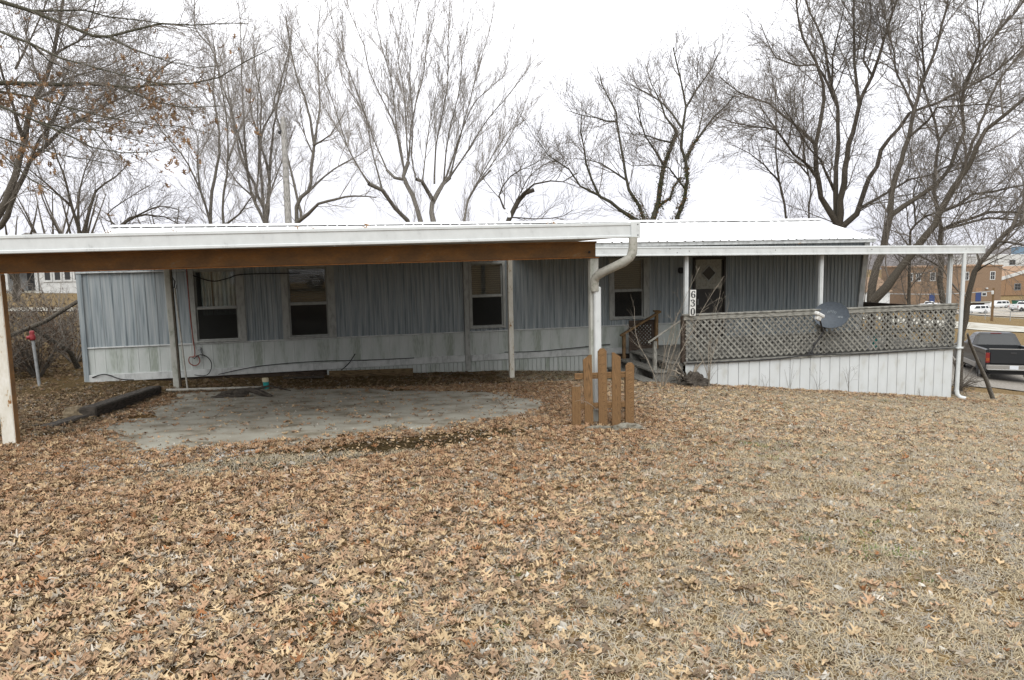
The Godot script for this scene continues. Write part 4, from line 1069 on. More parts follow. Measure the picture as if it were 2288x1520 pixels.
func build_carport() -> void:
	var c := thing("carport", "flat white metal carport with a rusty front beam over the concrete pad", "carport")
	var A := Vector3(-3.75, 2.442, -8.0)
	var B := Vector3(3.38, 2.512, -8.0)
	var g := MB.new()
	g.sweep(fascia_profile(), A, B + Vector3(-0.11, -0.001, 0))
	var gut := obj("gutter_fascia", g, mats["gutter_white"], c)
	var e := MB.new()
	e.box(B + Vector3(-0.055, 0.089, -0.045), Vector3(0.112, 0.184, 0.115), Basis(Vector3(0, 0, 1), 0.0098), 0.004)
	obj("end_cap", e, mats["gutter_white"], gut)
	for y in [0.03, 0.15]:
		var r := MB.new()
		r.lathe(B + Vector3(-0.03, y, 0.011), [Vector2(0.0, 0.006), Vector2(0.006, 0.005), Vector2(0.009, 0.0)], 8, Basis(Vector3.RIGHT, PI / 2))
		obj("rivet", r, mats["dark"], gut)
	# roof pans from the front gutter back to the home
	var n := 23
	for i in n:
		var x0 := lerpf(-3.75, 3.36, float(i) / n)
		var x1 := lerpf(-3.75, 3.36, float(i + 1) / n)
		var y := lerpf(2.46, 2.525, (i + 0.5) / n)
		var m := MB.new()
		m.box(Vector3((x0 + x1) * 0.5, y + 0.012, -12.0), Vector3(x1 - x0 - 0.004, 0.012, 7.8))
		m.box(Vector3(x0 + 0.012, y + 0.05, -12.0), Vector3(0.018, 0.07, 7.8))
		obj("roof_pan", m, mats["pan_metal"], c)
	# beams
	for e2 in [[-8.45, 2.256, 2.29, -3.75, 3.0, true], [-14.6, 2.335, 2.345, -3.3, 3.5, false]]:
		var m := MB.new()
		m.sweep([Vector2(-0.05, 0.012), Vector2(-0.012, 0.012), Vector2(0.004, 0.014), Vector2(0.004, 0.176), Vector2(0.05, 0.18), Vector2(0.05, 0.2), Vector2(-0.05, 0.2)], Vector3(e2[3], e2[1], e2[0]), Vector3(e2[4], e2[2], e2[0]))
		obj("beam", m, mats["rust"], c)
		if e2[5]:
			var fl := MB.new()
			fl.sweep([Vector2(-0.05, 0.0), Vector2(0.05, 0.0), Vector2(0.052, 0.009), Vector2(0.0, 0.0118), Vector2(-0.05, 0.0118)], Vector3(e2[3], e2[1], e2[0]), Vector3(e2[4] + 0.03, e2[2], e2[0]))
			obj("beam_flange", fl, mats["rust_edge"], c)
			var bh := MB.new()
			bh.lathe(Vector3(2.92, 2.36, -8.443), [Vector2(0.0, 0.01), Vector2(0.014, 0.008), Vector2(0.016, 0.0)], 8, Basis(Vector3.RIGHT, PI / 2))
			obj("bolt", bh, mats["dark"], c)
	# posts: two in front, two by the home, the rear left one leaning
	var lp := one(c, "post", mats["paint_rusting"], Vector3(-3.375, 1.34, -8.45), Vector3(0.125, 1.84, 0.11), Basis.IDENTITY, 0.008)
	one(lp, "post_side", mats["rust"], Vector3(-3.311, 1.335, -8.45), Vector3(0.004, 1.82, 0.098))
	one(c, "post", mats["paint_dirty"], Vector3(2.97, 1.24, -8.45), Vector3(0.105, 2.09, 0.09), Basis.IDENTITY, 0.008)
	var rl := MB.new()
	rl.bar(Vector3(-3.03, 0.02, -14.6), Vector3(-3.06, 2.34, -14.6), 0.10, 0.10, Vector3(0, 0, 1), 0.008)
	var rp := obj("post", rl, mats["paint_dirty"], c)
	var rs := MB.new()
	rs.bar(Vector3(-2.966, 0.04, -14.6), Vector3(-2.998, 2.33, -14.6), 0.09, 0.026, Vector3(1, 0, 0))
	obj("post_side", rs, mats["shaded_side"], rp)  # dark plate: shade on this side of the post put into colour
	var rk := MB.new()
	rk.box(Vector3(-2.95, 1.86, -14.56), Vector3(0.05, 0.09, 0.05), Basis.IDENTITY, 0.015)
	rk.tube([Vector3(-2.95, 1.9, -14.56), Vector3(-2.93, 2.02, -14.55), Vector3(-2.97, 2.1, -14.55)], [0.012, 0.012, 0.008], 6)
	rk.tube([Vector3(-2.92, 1.88, -14.55), Vector3(-2.9, 1.96, -14.54)], [0.008, 0.006], 6)
	obj("cleat", rk, mats["dark"], rp)
	one(c, "post", mats["paint_rusting"], Vector3(3.35, 1.1, -14.6), Vector3(0.10, 2.5, 0.10), Basis.IDENTITY, 0.008)
	# downspout: out of the gutter's end, slanting to the post and down it
	var d := MB.new()
	var path := [Vector3(3.285, 2.52, -7.97), Vector3(3.283, 2.40, -7.97), Vector3(3.275, 2.34, -7.972), Vector3(3.25, 2.285, -7.985), Vector3(3.19, 2.235, -8.02), Vector3(3.05, 2.15, -8.18), Vector3(2.99, 2.105, -8.27), Vector3(2.955, 2.06, -8.33), Vector3(2.95, 2.0, -8.355), Vector3(2.955, 1.9, -8.36)]
	var rr := []
	for i in path.size():
		rr.append(0.05 + (0.004 if i in [2, 4, 6, 8] else 0.0))
	d.tube(path, rr, 12)
	obj("downspout_elbow", d, mats["dirty_metal"], c)
	one(c, "downspout", mats["gutter_white"], Vector3(2.985, 1.2, -8.362), Vector3(0.085, 1.5, 0.062), Basis.IDENTITY, 0.014)


# ---------------------------------------------------------------- porch
func lattice(parent: Node3D, x0: float, x1: float, y0: float, y1: float, z: float, step: float, width: float, m: Array, sub := "lattice_slat", T := Transform3D.IDENTITY) -> void:
	var hgt := y1 - y0
	for way in 2:
		var k := -hgt
		while k < x1 - x0:
			# a slat rises from (k, 0) to (k + hgt, hgt) or the other way
			var a := maxf(0.0, -k)
			var b := minf(hgt, x1 - x0 - k)
			if b - a > 0.03:
				var p := Vector3(x0 + k + a, y0 + a, z + way * 0.009)
				var q := Vector3(x0 + k + b, y0 + b, z + way * 0.009)
				if way == 1:
					p.x = x0 + x1 - p.x
					q.x = x0 + x1 - q.x
				var s := MB.new()
				s.off = Vector2(rng.randf() * 9.0, rng.randf() * 9.0)
				var j := rng.randf_range(-0.006, 0.006)
				s.bar(T * (p + Vector3(j, 0, 0)), T * (q + Vector3(j, 0, 0)), width, 0.008, T.basis.z)
				obj(sub, s, m[rng.randi() % m.size()], parent)
			k += step


func build_porch() -> void:
	var d := thing("porch_deck", "raised wooden porch with weathered lattice railing and white metal skirting", "porch")
	var x0 := 6.5
	var x1 := 12.78
	var zf := -13.2
	var fl := 0.22
	for i in 20:
		var zz := zf - 0.07 - i * 0.138
		one(d, "deck_board", mats["wood_grey"], Vector3((x0 + x1 + 0.3) * 0.5, fl - 0.018, zz), Vector3(x1 - x0 + 0.3, 0.035, 0.13), Basis.IDENTITY, 0.004)
	one(d, "rim_board", mats["wood_grey"], Vector3((x0 + x1) * 0.5, fl - 0.02, zf + 0.02), Vector3(x1 - x0 + 0.04, 0.05, 0.04), Basis.IDENTITY, 0.005)
	one(d, "rim_board", mats["wood_grey"], Vector3(x0 - 0.02, 0.11, -14.6), Vector3(0.04, 0.18, 2.7), Basis.IDENTITY, 0.005)
	# lattice between a bottom and a top rail
	lattice(d, x0 + 0.02, x1, 0.26, 1.06, zf + 0.02, 0.131, 0.038, [mats["wood_grey"], mats["wood_grey_pale"], mats["wood_grey"]])
	one(d, "top_rail", mats["wood_grey_pale"], Vector3((x0 + x1) * 0.5, 1.085, zf + 0.03), Vector3(x1 - x0 + 0.06, 0.085, 0.035), Basis.IDENTITY, 0.006)
	one(d, "rail_cap", mats["wood_grey_pale"], Vector3((x0 + x1) * 0.5, 1.145, zf), Vector3(x1 - x0 + 0.08, 0.03, 0.13), Basis.IDENTITY, 0.006)
	for x in [x0, 8.05, 9.62, 11.2, x1 - 0.02]:
		one(d, "rail_post", mats["wood_dark" if x == x0 else "wood_grey"], Vector3(x, 0.66, zf - 0.05), Vector3(0.085, 0.92, 0.085), Basis.IDENTITY, 0.006)
	one(d, "mid_rail", mats["wood_grey"], Vector3((x0 + x1) * 0.5, 0.62, zf - 0.03), Vector3(x1 - x0, 0.085, 0.035), Basis.IDENTITY, 0.004)
	# dark board railing on the far right side
	var sb := MB.new()
	sb.bar(Vector3(x1 + 0.12, 0.98, zf - 0.1), Vector3(x1 + 0.22, 0.93, -17.1), 0.035, 0.17, Vector3.UP, 0.005)
	obj("side_rail", sb, mats["wood_dark"], d)
	for i in 9:
		one(d, "side_slat", mats["wood_dark"], Vector3(x1 + 0.16, 0.55, zf - 0.3 - i * 0.4), Vector3(0.03, 0.72, 0.09), Basis.IDENTITY, 0.004)
	# skirting panels down to the ground, each lapping the next
	var n := 27
	for i in n:
		var a := lerpf(x0 + 0.02, x1 - 0.02, float(i) / n)
		var b := lerpf(x0 + 0.02, x1 - 0.02, float(i + 1) / n)
		var low := minf(ground(a, zf), ground(b, zf)) - 0.08
		var m := MB.new()
		m.box(Vector3((a + b) * 0.5 - 0.004, (0.172 + low) * 0.5, zf + 0.012), Vector3(b - a - 0.009, 0.172 - low, 0.016), Basis.IDENTITY, 0.005)
		m.box(Vector3(b - 0.002, (0.172 + low) * 0.5, zf - 0.008), Vector3(0.04, 0.172 - low, 0.008))
		obj("skirting_panel", m, mats["skirt_white"], d)
	one(d, "skirting_cap", mats["wood_grey_pale"], Vector3((x0 + x1) * 0.5, 0.185, zf + 0.022), Vector3(x1 - x0, 0.022, 0.05), Basis.IDENTITY, 0.004)
	var low2 := ground(x0, -14.5) - 0.1
	one(d, "end_skirting", mats["panel_white"], Vector3(x0 + 0.012, (0.02 + low2) * 0.5, -14.3), Vector3(0.014, 0.02 - low2, 2.1))
	# cover over the porch
	var r := thing("porch_cover", "long flat white metal porch roof on slim white posts", "porch roof")
	var A := Vector3(3.6, 2.325, zf + 0.1)
	var B := Vector3(13.36, 2.203, zf + 0.1)
	var g := MB.new()
	g.sweep(fascia_profile(), A, B)
	var gut := obj("gutter_fascia", g, mats["gutter_white"], r)
	one(gut, "end_cap", mats["gutter_white"], B + Vector3(0.012, 0.088, -0.05), Vector3(0.02, 0.17, 0.115), Basis.IDENTITY, 0.004)
	for e in [[6.15, 0.13], [6.3, 0.06], [6.36, 0.14], [6.55, 0.09], [8.4, 0.1], [10.6, 0.1], [12.9, 0.1]]:
		var rv := MB.new()
		rv.lathe(Vector3(e[0], lerpf(2.325, 2.203, (e[0] - 3.6) / 9.76) + e[1], zf + 0.093), [Vector2(0.0, 0.007), Vector2(0.006, 0.006), Vector2(0.01, 0.0)], 8, Basis(Vector3.RIGHT, PI / 2))
		obj("rivet", rv, mats["dark"], gut)
	one(gut, "splice_plate", mats["gutter_white"], Vector3(6.42, lerpf(2.325, 2.203, 2.82 / 9.76) + 0.087, zf + 0.0935), Vector3(0.05, 0.1, 0.003))
	for i in 32:
		var xa := lerpf(3.6, 13.3, i / 32.0)
		var xb := lerpf(3.6, 13.3, (i + 1) / 32.0)
		var y := lerpf(2.40, 2.29, (i + 0.5) / 32.0)
		var m := MB.new()
		m.box(Vector3((xa + xb) * 0.5, y + 0.03, -14.56), Vector3(xb - xa - 0.004, 0.012, 2.86), Basis(Vector3.RIGHT, 0.03))
		m.box(Vector3(xa + 0.012, y + 0.06, -14.56), Vector3(0.018, 0.06, 2.86), Basis(Vector3.RIGHT, 0.03))
		obj("roof_pan", m, mats["pan_metal"], r)
	for e in [[6.6, 0.2], [9.6, 0.2], [12.74, 0.2]]:
		var ytop := lerpf(2.325, 2.203, (e[0] - 3.6) / 9.76) + 0.02
		var m := MB.new()
		m.box(Vector3(e[0], (ytop + e[1]) * 0.5, zf - 0.14), Vector3(0.078, ytop - e[1], 0.078), Basis.IDENTITY, 0.008)
		m.box(Vector3(e[0], (ytop + e[1]) * 0.5, zf - 0.096), Vector3(0.03, ytop - e[1], 0.012))
		obj("post", m, mats["gutter_white"], r)
	# downspout at the right corner, kicked out at the foot
	var gy := ground(12.8, -13.1)
	var ds := MB.new()
	ds.bar(Vector3(12.88, 2.22, -13.12), Vector3(12.84, gy + 0.16, -13.12), 0.08, 0.06, Vector3(0, 0, 1), 0.014)
	obj("downspout", ds, mats["gutter_white"], r)
	var ft := MB.new()
	ft.tube([Vector3(12.84, gy + 0.2, -13.12), Vector3(12.845, gy + 0.12, -13.11), Vector3(12.88, gy + 0.055, -13.07), Vector3(12.96, gy + 0.03, -13.0)], [0.046, 0.046, 0.046, 0.046], 10)
	obj("downspout_elbow", ft, mats["gutter_white"], r)
	one(r, "strap", mats["gutter_white"], Vector3(12.83, 0.21, -13.1), Vector3(0.15, 0.03, 0.085), Basis.IDENTITY, 0.004)
	# steps up to the porch from the left
	var s := thing("porch_steps", "weathered wooden steps with handrails at the left end of the porch", "steps")
	var zc := -14.4
	for e in [[6.33, 0.2], [6.05, 0.03], [5.77, -0.14]]:
		for k in 2:
			one(s, "tread", mats["wood_grey"], Vector3(e[0] + k * 0.145, e[1] - 0.02, zc), Vector3(0.138, 0.04, 2.0), Basis.IDENTITY, 0.005)
	for zz in [-13.45, -14.4, -15.35]:
		var m := MB.new()
		m.prism([Vector2(5.72, -0.5), Vector2(6.48, -0.5), Vector2(6.48, 0.15), Vector2(6.24, 0.15), Vector2(6.24, -0.02), Vector2(5.96, -0.02), Vector2(5.96, -0.19), Vector2(5.72, -0.19)], 0.04, Transform3D(Basis.IDENTITY, Vector3(0, 0, zz)))
		obj("stringer", m, mats["wood_grey"], s)
	for e in [[6.07, -0.3, 0.61, -13.62, "wood_grey_pale"], [6.12, -0.4, 0.58, -15.4, "wood_brown"], [6.9, 0.15, 1.05, -15.4, "wood_brown"]]:
		one(s, "rail_post", mats[e[4]], Vector3(e[0], (e[1] + e[2]) * 0.5, e[3]), Vector3(0.07, e[2] - e[1], 0.07), Basis.IDENTITY, 0.006)
	var h1 := MB.new()
	h1.bar(Vector3(5.93, 0.585, -13.62), Vector3(6.52, 1.06, -13.3), 0.09, 0.035, Vector3.UP, 0.005)
	obj("handrail", h1, mats["wood_grey_pale"], s)
	var h2 := MB.new()
	h2.bar(Vector3(6.02, 0.55, -15.36), Vector3(6.98, 1.06, -15.36), 0.09, 0.04, Vector3.UP, 0.005)
	obj("handrail", h2, mats["wood_brown"], s)
	one(s, "post_cap", mats["wood_brown"], Vector3(6.9, 1.07, -15.4), Vector3(0.13, 0.03, 0.1), Basis.IDENTITY, 0.004)
	var gt := thing("lattice_gate", "small dark brown lattice gate beside the porch steps", "gate")
	for e in [[6.6, 0.82, 0.64, 0.1], [6.6, 0.24, 0.64, 0.14]]:
		one(gt, "frame_rail", mats["wood_dark"], Vector3(e[0], e[1], -15.5), Vector3(e[2], e[3], 0.03), Basis.IDENTITY, 0.004)
	for x in [6.33, 6.87]:
		one(gt, "frame_stile", mats["wood_dark"], Vector3(x, 0.53, -15.5), Vector3(0.1, 0.48, 0.028), Basis.IDENTITY, 0.004)
	lattice(gt, 6.38, 6.82, 0.31, 0.77, -15.52, 0.085, 0.032, [mats["wood_dark"]])


# ---------------------------------------------------------------- small things round the home
func on_ground(x: float, z: float, up := 0.0) -> Vector3:
	return Vector3(x, ground(x, z) + up, z)


# an uneven lump: a sphere pushed about by noise
func lump(at: Vector3, r: Vector3, amount: float, seed_: int, rings := 12, sides := 18) -> MB:
	var m := MB.new()
	var nz := FastNoiseLite.new()
	nz.seed = seed_
	nz.frequency = 0.9
	var grid := []
	for j in rings + 1:
		var row := []
		for i in sides:
			var a := TAU * i / sides
			var b := PI * j / rings
			var d := Vector3(sin(b) * cos(a), cos(b), sin(b) * sin(a))
			row.append(at + d * r * (1.0 + amount * (nz.get_noise_3dv(d * 1.6) * 1.2 + nz.get_noise_3dv(d * 5.0) * 0.6)))
		grid.append(row)
	for j in rings:
		for i in sides:
			var k := (i + 1) % sides
			m.quad(grid[j][i], grid[j][k], grid[j + 1][k], grid[j + 1][i], grid[j][i] - at + (grid[j + 1][k] - at))
	return m


func cable(pts: Array, r: float, called: String, m: Material, parent: Node3D = null) -> MeshInstance3D:
	var c := Curve3D.new()
	for p in pts:
		c.add_point(p)
	for i in pts.size():
		var a: Vector3 = pts[maxi(i - 1, 0)]
		var b: Vector3 = pts[mini(i + 1, pts.size() - 1)]
		c.set_point_in(i, (a - b) * 0.18)
		c.set_point_out(i, (b - a) * 0.18)
	c.bake_interval = 0.06
	var line := Array(c.get_baked_points())
	var rr := []
	for i in line.size():
		rr.append(r)
	var mb := MB.new()
	mb.tube(line, rr, 6)
	return obj(called, mb, m, parent)


func build_small_things() -> void:
	var z := WALL_Z
	# satellite dish on the rail
	var d := thing("satellite_dish", "grey oval satellite dish with white receiver head on the porch rail", "satellite dish")
	var at := Vector3(9.58, 1.05, -12.96)
	var nn := Vector3(-0.60, 0.34, 0.72).normalized()
	var xx := Vector3.UP.cross(nn).normalized()
	var B := Basis(xx, nn.cross(xx), nn)
	var dish := MB.new()
	var rows := []
	for j in 9:
		var row := []
		for i in 40:
			var a := TAU * i / 40
			var q := j / 8.0
			row.append(at + B * Vector3(0.335 * q * cos(a), 0.275 * q * sin(a), 0.065 * (q * q - 1.0)))
		rows.append(row)
	for j in 8:
		for i in 40:
			var k := (i + 1) % 40
			dish.quad(rows[j][i], rows[j + 1][i], rows[j + 1][k], rows[j][k], nn)
			dish.quad(rows[j][i] - nn * 0.012, rows[j + 1][i] - nn * 0.012, rows[j + 1][k] - nn * 0.012, rows[j][k] - nn * 0.012, -nn)
	for i in 40:
		var k := (i + 1) % 40
		dish.quad(rows[8][i], rows[8][k], rows[8][k] - nn * 0.012, rows[8][i] - nn * 0.012, rows[8][i] - at)
	var refl := obj("reflector", dish, mats["dish_grey"], d)
	var lg := MB.new()   # faded marks on the face
	for e in [[-0.06, 0.075, 0.012], [-0.03, 0.085, 0.012], [0.0, 0.092, 0.012], [0.03, 0.085, 0.012], [0.06, 0.075, 0.012], [0.085, 0.06, 0.01]]:
		var q := Vector3(e[0], e[1], 0)
		var rr: float = pow(q.x / 0.335, 2) + pow(q.y / 0.275, 2)
		lg.box(at + B * Vector3(q.x, q.y, 0.065 * (rr - 1.0) + 0.003), Vector3(e[2], 0.055, 0.002), B * Basis(Vector3(0, 0, 1), -0.4))
	for e in [[0.15, -0.03, 0.05], [0.2, -0.035, 0.035]]:
		var rr: float = pow(e[0] / 0.335, 2) + pow(e[1] / 0.275, 2)
		lg.box(at + B * Vector3(e[0], e[1], 0.065 * (rr - 1.0) + 0.004), Vector3(e[2], 0.035, 0.002), B)
	obj("faded_print", lg, mats["dish_print"], refl)
	var hub := Vector3(9.45, 0.70, -13.02)
	var head := at + nn * 0.34 + Vector3(-0.24, -0.08, 0.0)
	var arm := MB.new()
	arm.bar(hub, head + Vector3(0, -0.05, 0), 0.03, 0.022, Vector3.UP, 0.004)
	obj("feed_arm", arm, mats["dark"], d)
	var mast := MB.new()
	mast.tube([Vector3(9.24, 0.28, -13.1), Vector3(9.30, 0.42, -13.08), hub, at - nn * 0.09], [0.017, 0.017, 0.017, 0.017], 10)
	obj("mast", mast, mats["dark"], d)
	var foot := MB.new()
	foot.box(Vector3(9.24, 0.27, -13.12), Vector3(0.13, 0.07, 0.03), Basis.IDENTITY, 0.01)
	foot.box(Vector3(9.3, 0.46, -13.08), Vector3(0.05, 0.07, 0.03), Basis(Vector3(0, 0, 1), -0.5), 0.008)
	obj("bracket", foot, mats["dark"], d)
	var lnb := MB.new()
	var lb := Basis(Vector3(0, 0, 1), -0.38) * Basis(Vector3.UP, 0.35)
	lnb.box(head, Vector3(0.26, 0.075, 0.1), lb, 0.02)
	lnb.box(head + lb * Vector3(0.0, -0.07, 0), Vector3(0.14, 0.09, 0.075), lb, 0.015)
	obj("receiver_head", lnb, mats["sign_white"], d)
	# house number on the porch post
	var s := thing("house_number_sign", "white board with the number 630 set upright on a porch post", "sign")
	var SB := Basis(Vector3(0, 0, 1), -0.02)
	var sc := Vector3(6.605, 1.385, -13.06)
	one(s, "board", mats["sign_white"], sc, Vector3(0.125, 0.50, 0.016), SB, 0.003)
	var font := SystemFont.new()
	font.font_names = PackedStringArray(["Droid Serif"])
	font.font_weight = 700
	for i in 3:
		var tm := TextMesh.new()
		tm.text = "630"[i]
		tm.font = font
		tm.font_size = 48
		tm.pixel_size = 0.0040
		tm.depth = 0.004
		var o := obj("digit", tm, mats["sign_ink"], s)
		o.position = sc + SB * Vector3(0, 0.16 - i * 0.165, 0.0105)
		o.basis = SB
	# pickets round the foot of the carport post
	var p := thing("picket_planter", "rust-brown wooden pickets round the foot of the carport post", "planter")
	var pk := [[2.635, 0.24, 0.80, "flat"], [2.80, 0.24, 1.165, "slope_l"], [2.965, 0.24, 1.235, "ear"], [3.13, 0.24, 1.18, "slope_r"], [3.295, 0.23, 1.05, "ear"]]
	for i in pk.size():
		var e = pk[i]
		var hw := 0.053
		var tops := [Vector2(hw, e[2]), Vector2(-hw, e[2])]
		if e[3] == "slope_l":
			tops = [Vector2(hw, e[2]), Vector2(hw - 0.025, e[2]), Vector2(-hw, e[2] - 0.055)]
		elif e[3] == "slope_r":
			tops = [Vector2(hw, e[2] - 0.055), Vector2(-hw + 0.025, e[2]), Vector2(-hw, e[2])]
		elif e[3] == "ear":
			tops = [Vector2(hw, e[2] - 0.035), Vector2(hw - 0.03, e[2]), Vector2(-hw + 0.03, e[2]), Vector2(-hw, e[2] - 0.035)]
		var poly := [Vector2(-hw, e[1] - 0.1), Vector2(hw, e[1] - 0.1)]
		poly.append_array(tops)
		var m := MB.new()
		m.off = Vector2(i * 0.7, i * 1.9)
		m.prism(poly, 0.02, Transform3D(Basis(Vector3.UP, 0.0) * Basis(Vector3(0, 0, 1), [0.004, 0.02, 0.006, -0.004, -0.008][i]), Vector3(e[0], 0, -8.13 - [0.0, 0.01, 0.0, 0.005, 0.0][i])))
		obj("picket", m, mats["wood_orange"], p)
	for y in [0.91, 0.55]:
		one(p, "rail", mats["wood_orange"], Vector3(2.99, y, -8.165), Vector3(0.72, 0.07, 0.035), Basis(Vector3(0, 0, 1), -0.015), 0.004)
	for e in [[3.33, 0.52, -8.3], [3.33, 0.5, -8.55]]:
		one(p, "picket", mats["wood_orange"], Vector3(e[0], e[1], e[2]), Vector3(0.02, 0.7, 0.1), Basis.IDENTITY, 0.003)
	var ek := MB.new()
	for i in 2:
		var l = [[-0.37, 0.02], [0.0, 0.4]][i]
		var lm := lump(Vector3(3.0 + (l[0] + l[1]) * 0.5, ground(3.0, -7.98) + 0.01, -7.98), Vector3(0.2, 0.06, 0.05), 0.35, 40 + i)
		obj("edging_stone", lm, mats["stone_pale"], p)
	tag(obj("stone", lump(on_ground(2.66, -7.75, 0.0), Vector3(0.06, 0.035, 0.05), 0.3, 44), mats["stone_pale"]), "pale stone in the leaves left of the picket planter", "stone")
	tag(obj("stone", lump(on_ground(2.93, -7.7, 0.0), Vector3(0.045, 0.03, 0.04), 0.3, 45), mats["stone_pale"]), "small pale stone in the leaves before the pickets", "stone")
	# railway ties beside the pad
	var tm2 := MB.new()
	tm2.bar(on_ground(-3.2, -13.7, 0.06), on_ground(-3.32, -10.6, 0.06), 0.22, 0.17, Vector3.UP, 0.02)
	tag(obj("landscape_timber", tm2, mats["wood_rotten"]), "long dark rotting timber edging the left of the pad", "timber")
	var tm3 := MB.new()
	tm3.bar(on_ground(-3.36, -10.5, 0.0), on_ground(-3.5, -9.7, -0.02), 0.2, 0.12, Vector3.UP, 0.02)
	tag(obj("landscape_timber", tm3, mats["wood_rotten"]), "short rotten timber stub half buried in leaves by the left post", "timber")
	tag(obj("rock", lump(on_ground(-3.5, -10.7, 0.05), Vector3(0.15, 0.1, 0.12), 0.35, 51), mats["rock"]), "tan rock beside the landscape timber", "rock")
	# standpipe with a red head
	var sp := thing("standpipe", "grey upright pipe with a red painted head left of the home", "standpipe")
	var b := on_ground(-5.62, -15.4)
	var pm := MB.new()
	pm.tube([b + Vector3(0.03, -0.1, 0), b + Vector3(-0.02, 0.98, 0)], [0.028, 0.028], 12)
	obj("pipe", pm, mats["galvanised"], sp)
	var hd := MB.new()
	hd.lathe(b + Vector3(-0.02, 0.88, 0), [Vector2(0.0, 0.0), Vector2(0.042, 0.0), Vector2(0.056, 0.03), Vector2(0.05, 0.09), Vector2(0.036, 0.12), Vector2(0.045, 0.15), Vector2(0.034, 0.18), Vector2(0.0, 0.18)], 14)
	hd.tube([b + Vector3(-0.02, 0.95, 0), b + Vector3(-0.1, 0.93, 0.05)], [0.035, 0.03], 8)
	obj("head", hd, mats["red_paint"], sp)
	# waste pipe and cleanout
	var wp := MB.new()
	wp.tube([on_ground(-3.1, -14.05, 0.03), on_ground(-2.2, -14.1, 0.035), on_ground(-1.45, -14.0, 0.03)], [0.028, 0.028, 0.028], 10)
	tag(obj("plastic_pipe", wp, mats["pvc"]), "white plastic pipe lying along the back of the pad", "pipe")
	var co := thing("drain_cleanout", "teal drain pipe stub with a cream cap standing by the home", "drain pipe")
	var cb := on_ground(-1.4, -13.98)
	var cm := MB.new()
	cm.tube([cb + Vector3(0.02, -0.05, 0), cb + Vector3(0, 0.16, 0)], [0.05, 0.05], 14)
	obj("pipe", cm, mats["teal"], co)
	var cc := MB.new()
	cc.lathe(cb + Vector3(0, 0.16, 0), [Vector2(0.056, -0.02), Vector2(0.058, 0.04), Vector2(0.05, 0.05), Vector2(0.0, 0.052)], 14)
	obj("cap", cc, mats["cream"], co)
	# planks against the skirting, and rubbish on the pad
	var pl := MB.new()
	pl.bar(Vector3(-0.3, -0.0, -15.55), Vector3(1.42, -0.03, -15.5), 0.03, 0.17, Vector3(0, 1, 0.25), 0.004)
	tag(obj("plank", pl, mats["plank"]), "wide tan plank leaning on the skirting below the wall", "plank")
	var pl2 := MB.new()
	pl2.bar(on_ground(-1.2, -15.4, 0.03), on_ground(-0.4, -15.45, 0.03), 0.14, 0.03, Vector3.UP, 0.004)
	tag(obj("plank", pl2, mats["wood_rotten"]), "short dark plank flat on the ground by the home", "plank")
	var db := thing("rotten_branch", "dark rotten branch and bark heap on the back of the pad", "branch")
	var q := on_ground(-1.75, -12.95)
	obj("bark_heap", lump(q + Vector3(-0.08, 0.02, 0), Vector3(0.28, 0.09, 0.14), 0.6, 61), mats["wood_rotten"], db)
	var br := MB.new()
	br.tube([q + Vector3(-0.05, 0.1, -0.15), q + Vector3(0.2, 0.11, -0.05), q + Vector3(0.42, 0.06, 0.1), q + Vector3(0.56, 0.03, 0.2)], [0.035, 0.045, 0.05, 0.02], 8)
	br.tube([q + Vector3(0.2, 0.11, -0.05), q + Vector3(0.5, 0.14, -0.2), q + Vector3(0.85, 0.05, -0.1)], [0.025, 0.02, 0.008], 6)
	obj("stick", br, mats["wood_rotten"], db)
	# stump by the porch corner
	var st := thing("tree_stump", "dark weathered stump at the left foot of the porch skirting", "stump")
	var sq := on_ground(6.6, -12.98)
	obj("stump_body", lump(sq + Vector3(0.02, 0.06, 0), Vector3(0.24, 0.20, 0.2), 0.5, 71, 16, 24), mats["wood_rotten"], st)
	for i in 4:
		var a := i * 1.5 + 0.4
		var rt := MB.new()
		rt.tube([sq + Vector3(cos(a) * 0.1, 0.08, sin(a) * 0.08), sq + Vector3(cos(a) * 0.25, 0.05, sin(a) * 0.2), sq + Vector3(cos(a) * 0.42, -0.02, sin(a) * 0.3)], [0.07, 0.05, 0.02], 8)
		obj("root", rt, mats["wood_rotten"], st)
	# driftwood heap between steps and porch corner
	var dr := thing("brush_heap", "heap of sticks and dead leaves between the steps and the porch corner", "brush heap")
	for i in 14:
		var a := Vector3(6.25 + rng.randf() * 0.5, -0.2 + rng.randf() * 0.25, -13.2 + rng.randf() * 0.25)
		var dd := Vector3(rng.randf_range(-0.5, 0.35), rng.randf_range(0.0, 0.28), rng.randf_range(-0.15, 0.15))
		var m := MB.new()
		m.tube([a, a + dd * 0.5 + Vector3(0, 0.03, 0), a + dd], [0.022, 0.018, 0.008], 6)
		obj("stick", m, mats["twig_tan" if i % 3 else "wood_rotten"], dr)
	# leaning dead branch at the porch's right end
	var lb2 := MB.new()
	var foot2 := on_ground(14.55, -13.8, -0.05)
	lb2.tube([foot2, foot2 + Vector3(-0.35, 0.55, 0.1), foot2 + Vector3(-0.85, 1.1, 0.3), Vector3(13.3, 0.28, -13.3), Vector3(12.95, 0.52, -13.02)], [0.052, 0.046, 0.036, 0.03, 0.02], 9)
	tag(obj("leaning_branch", lb2, mats["bark_pale"]), "bare dead branch leaning on the porch's right corner", "branch")
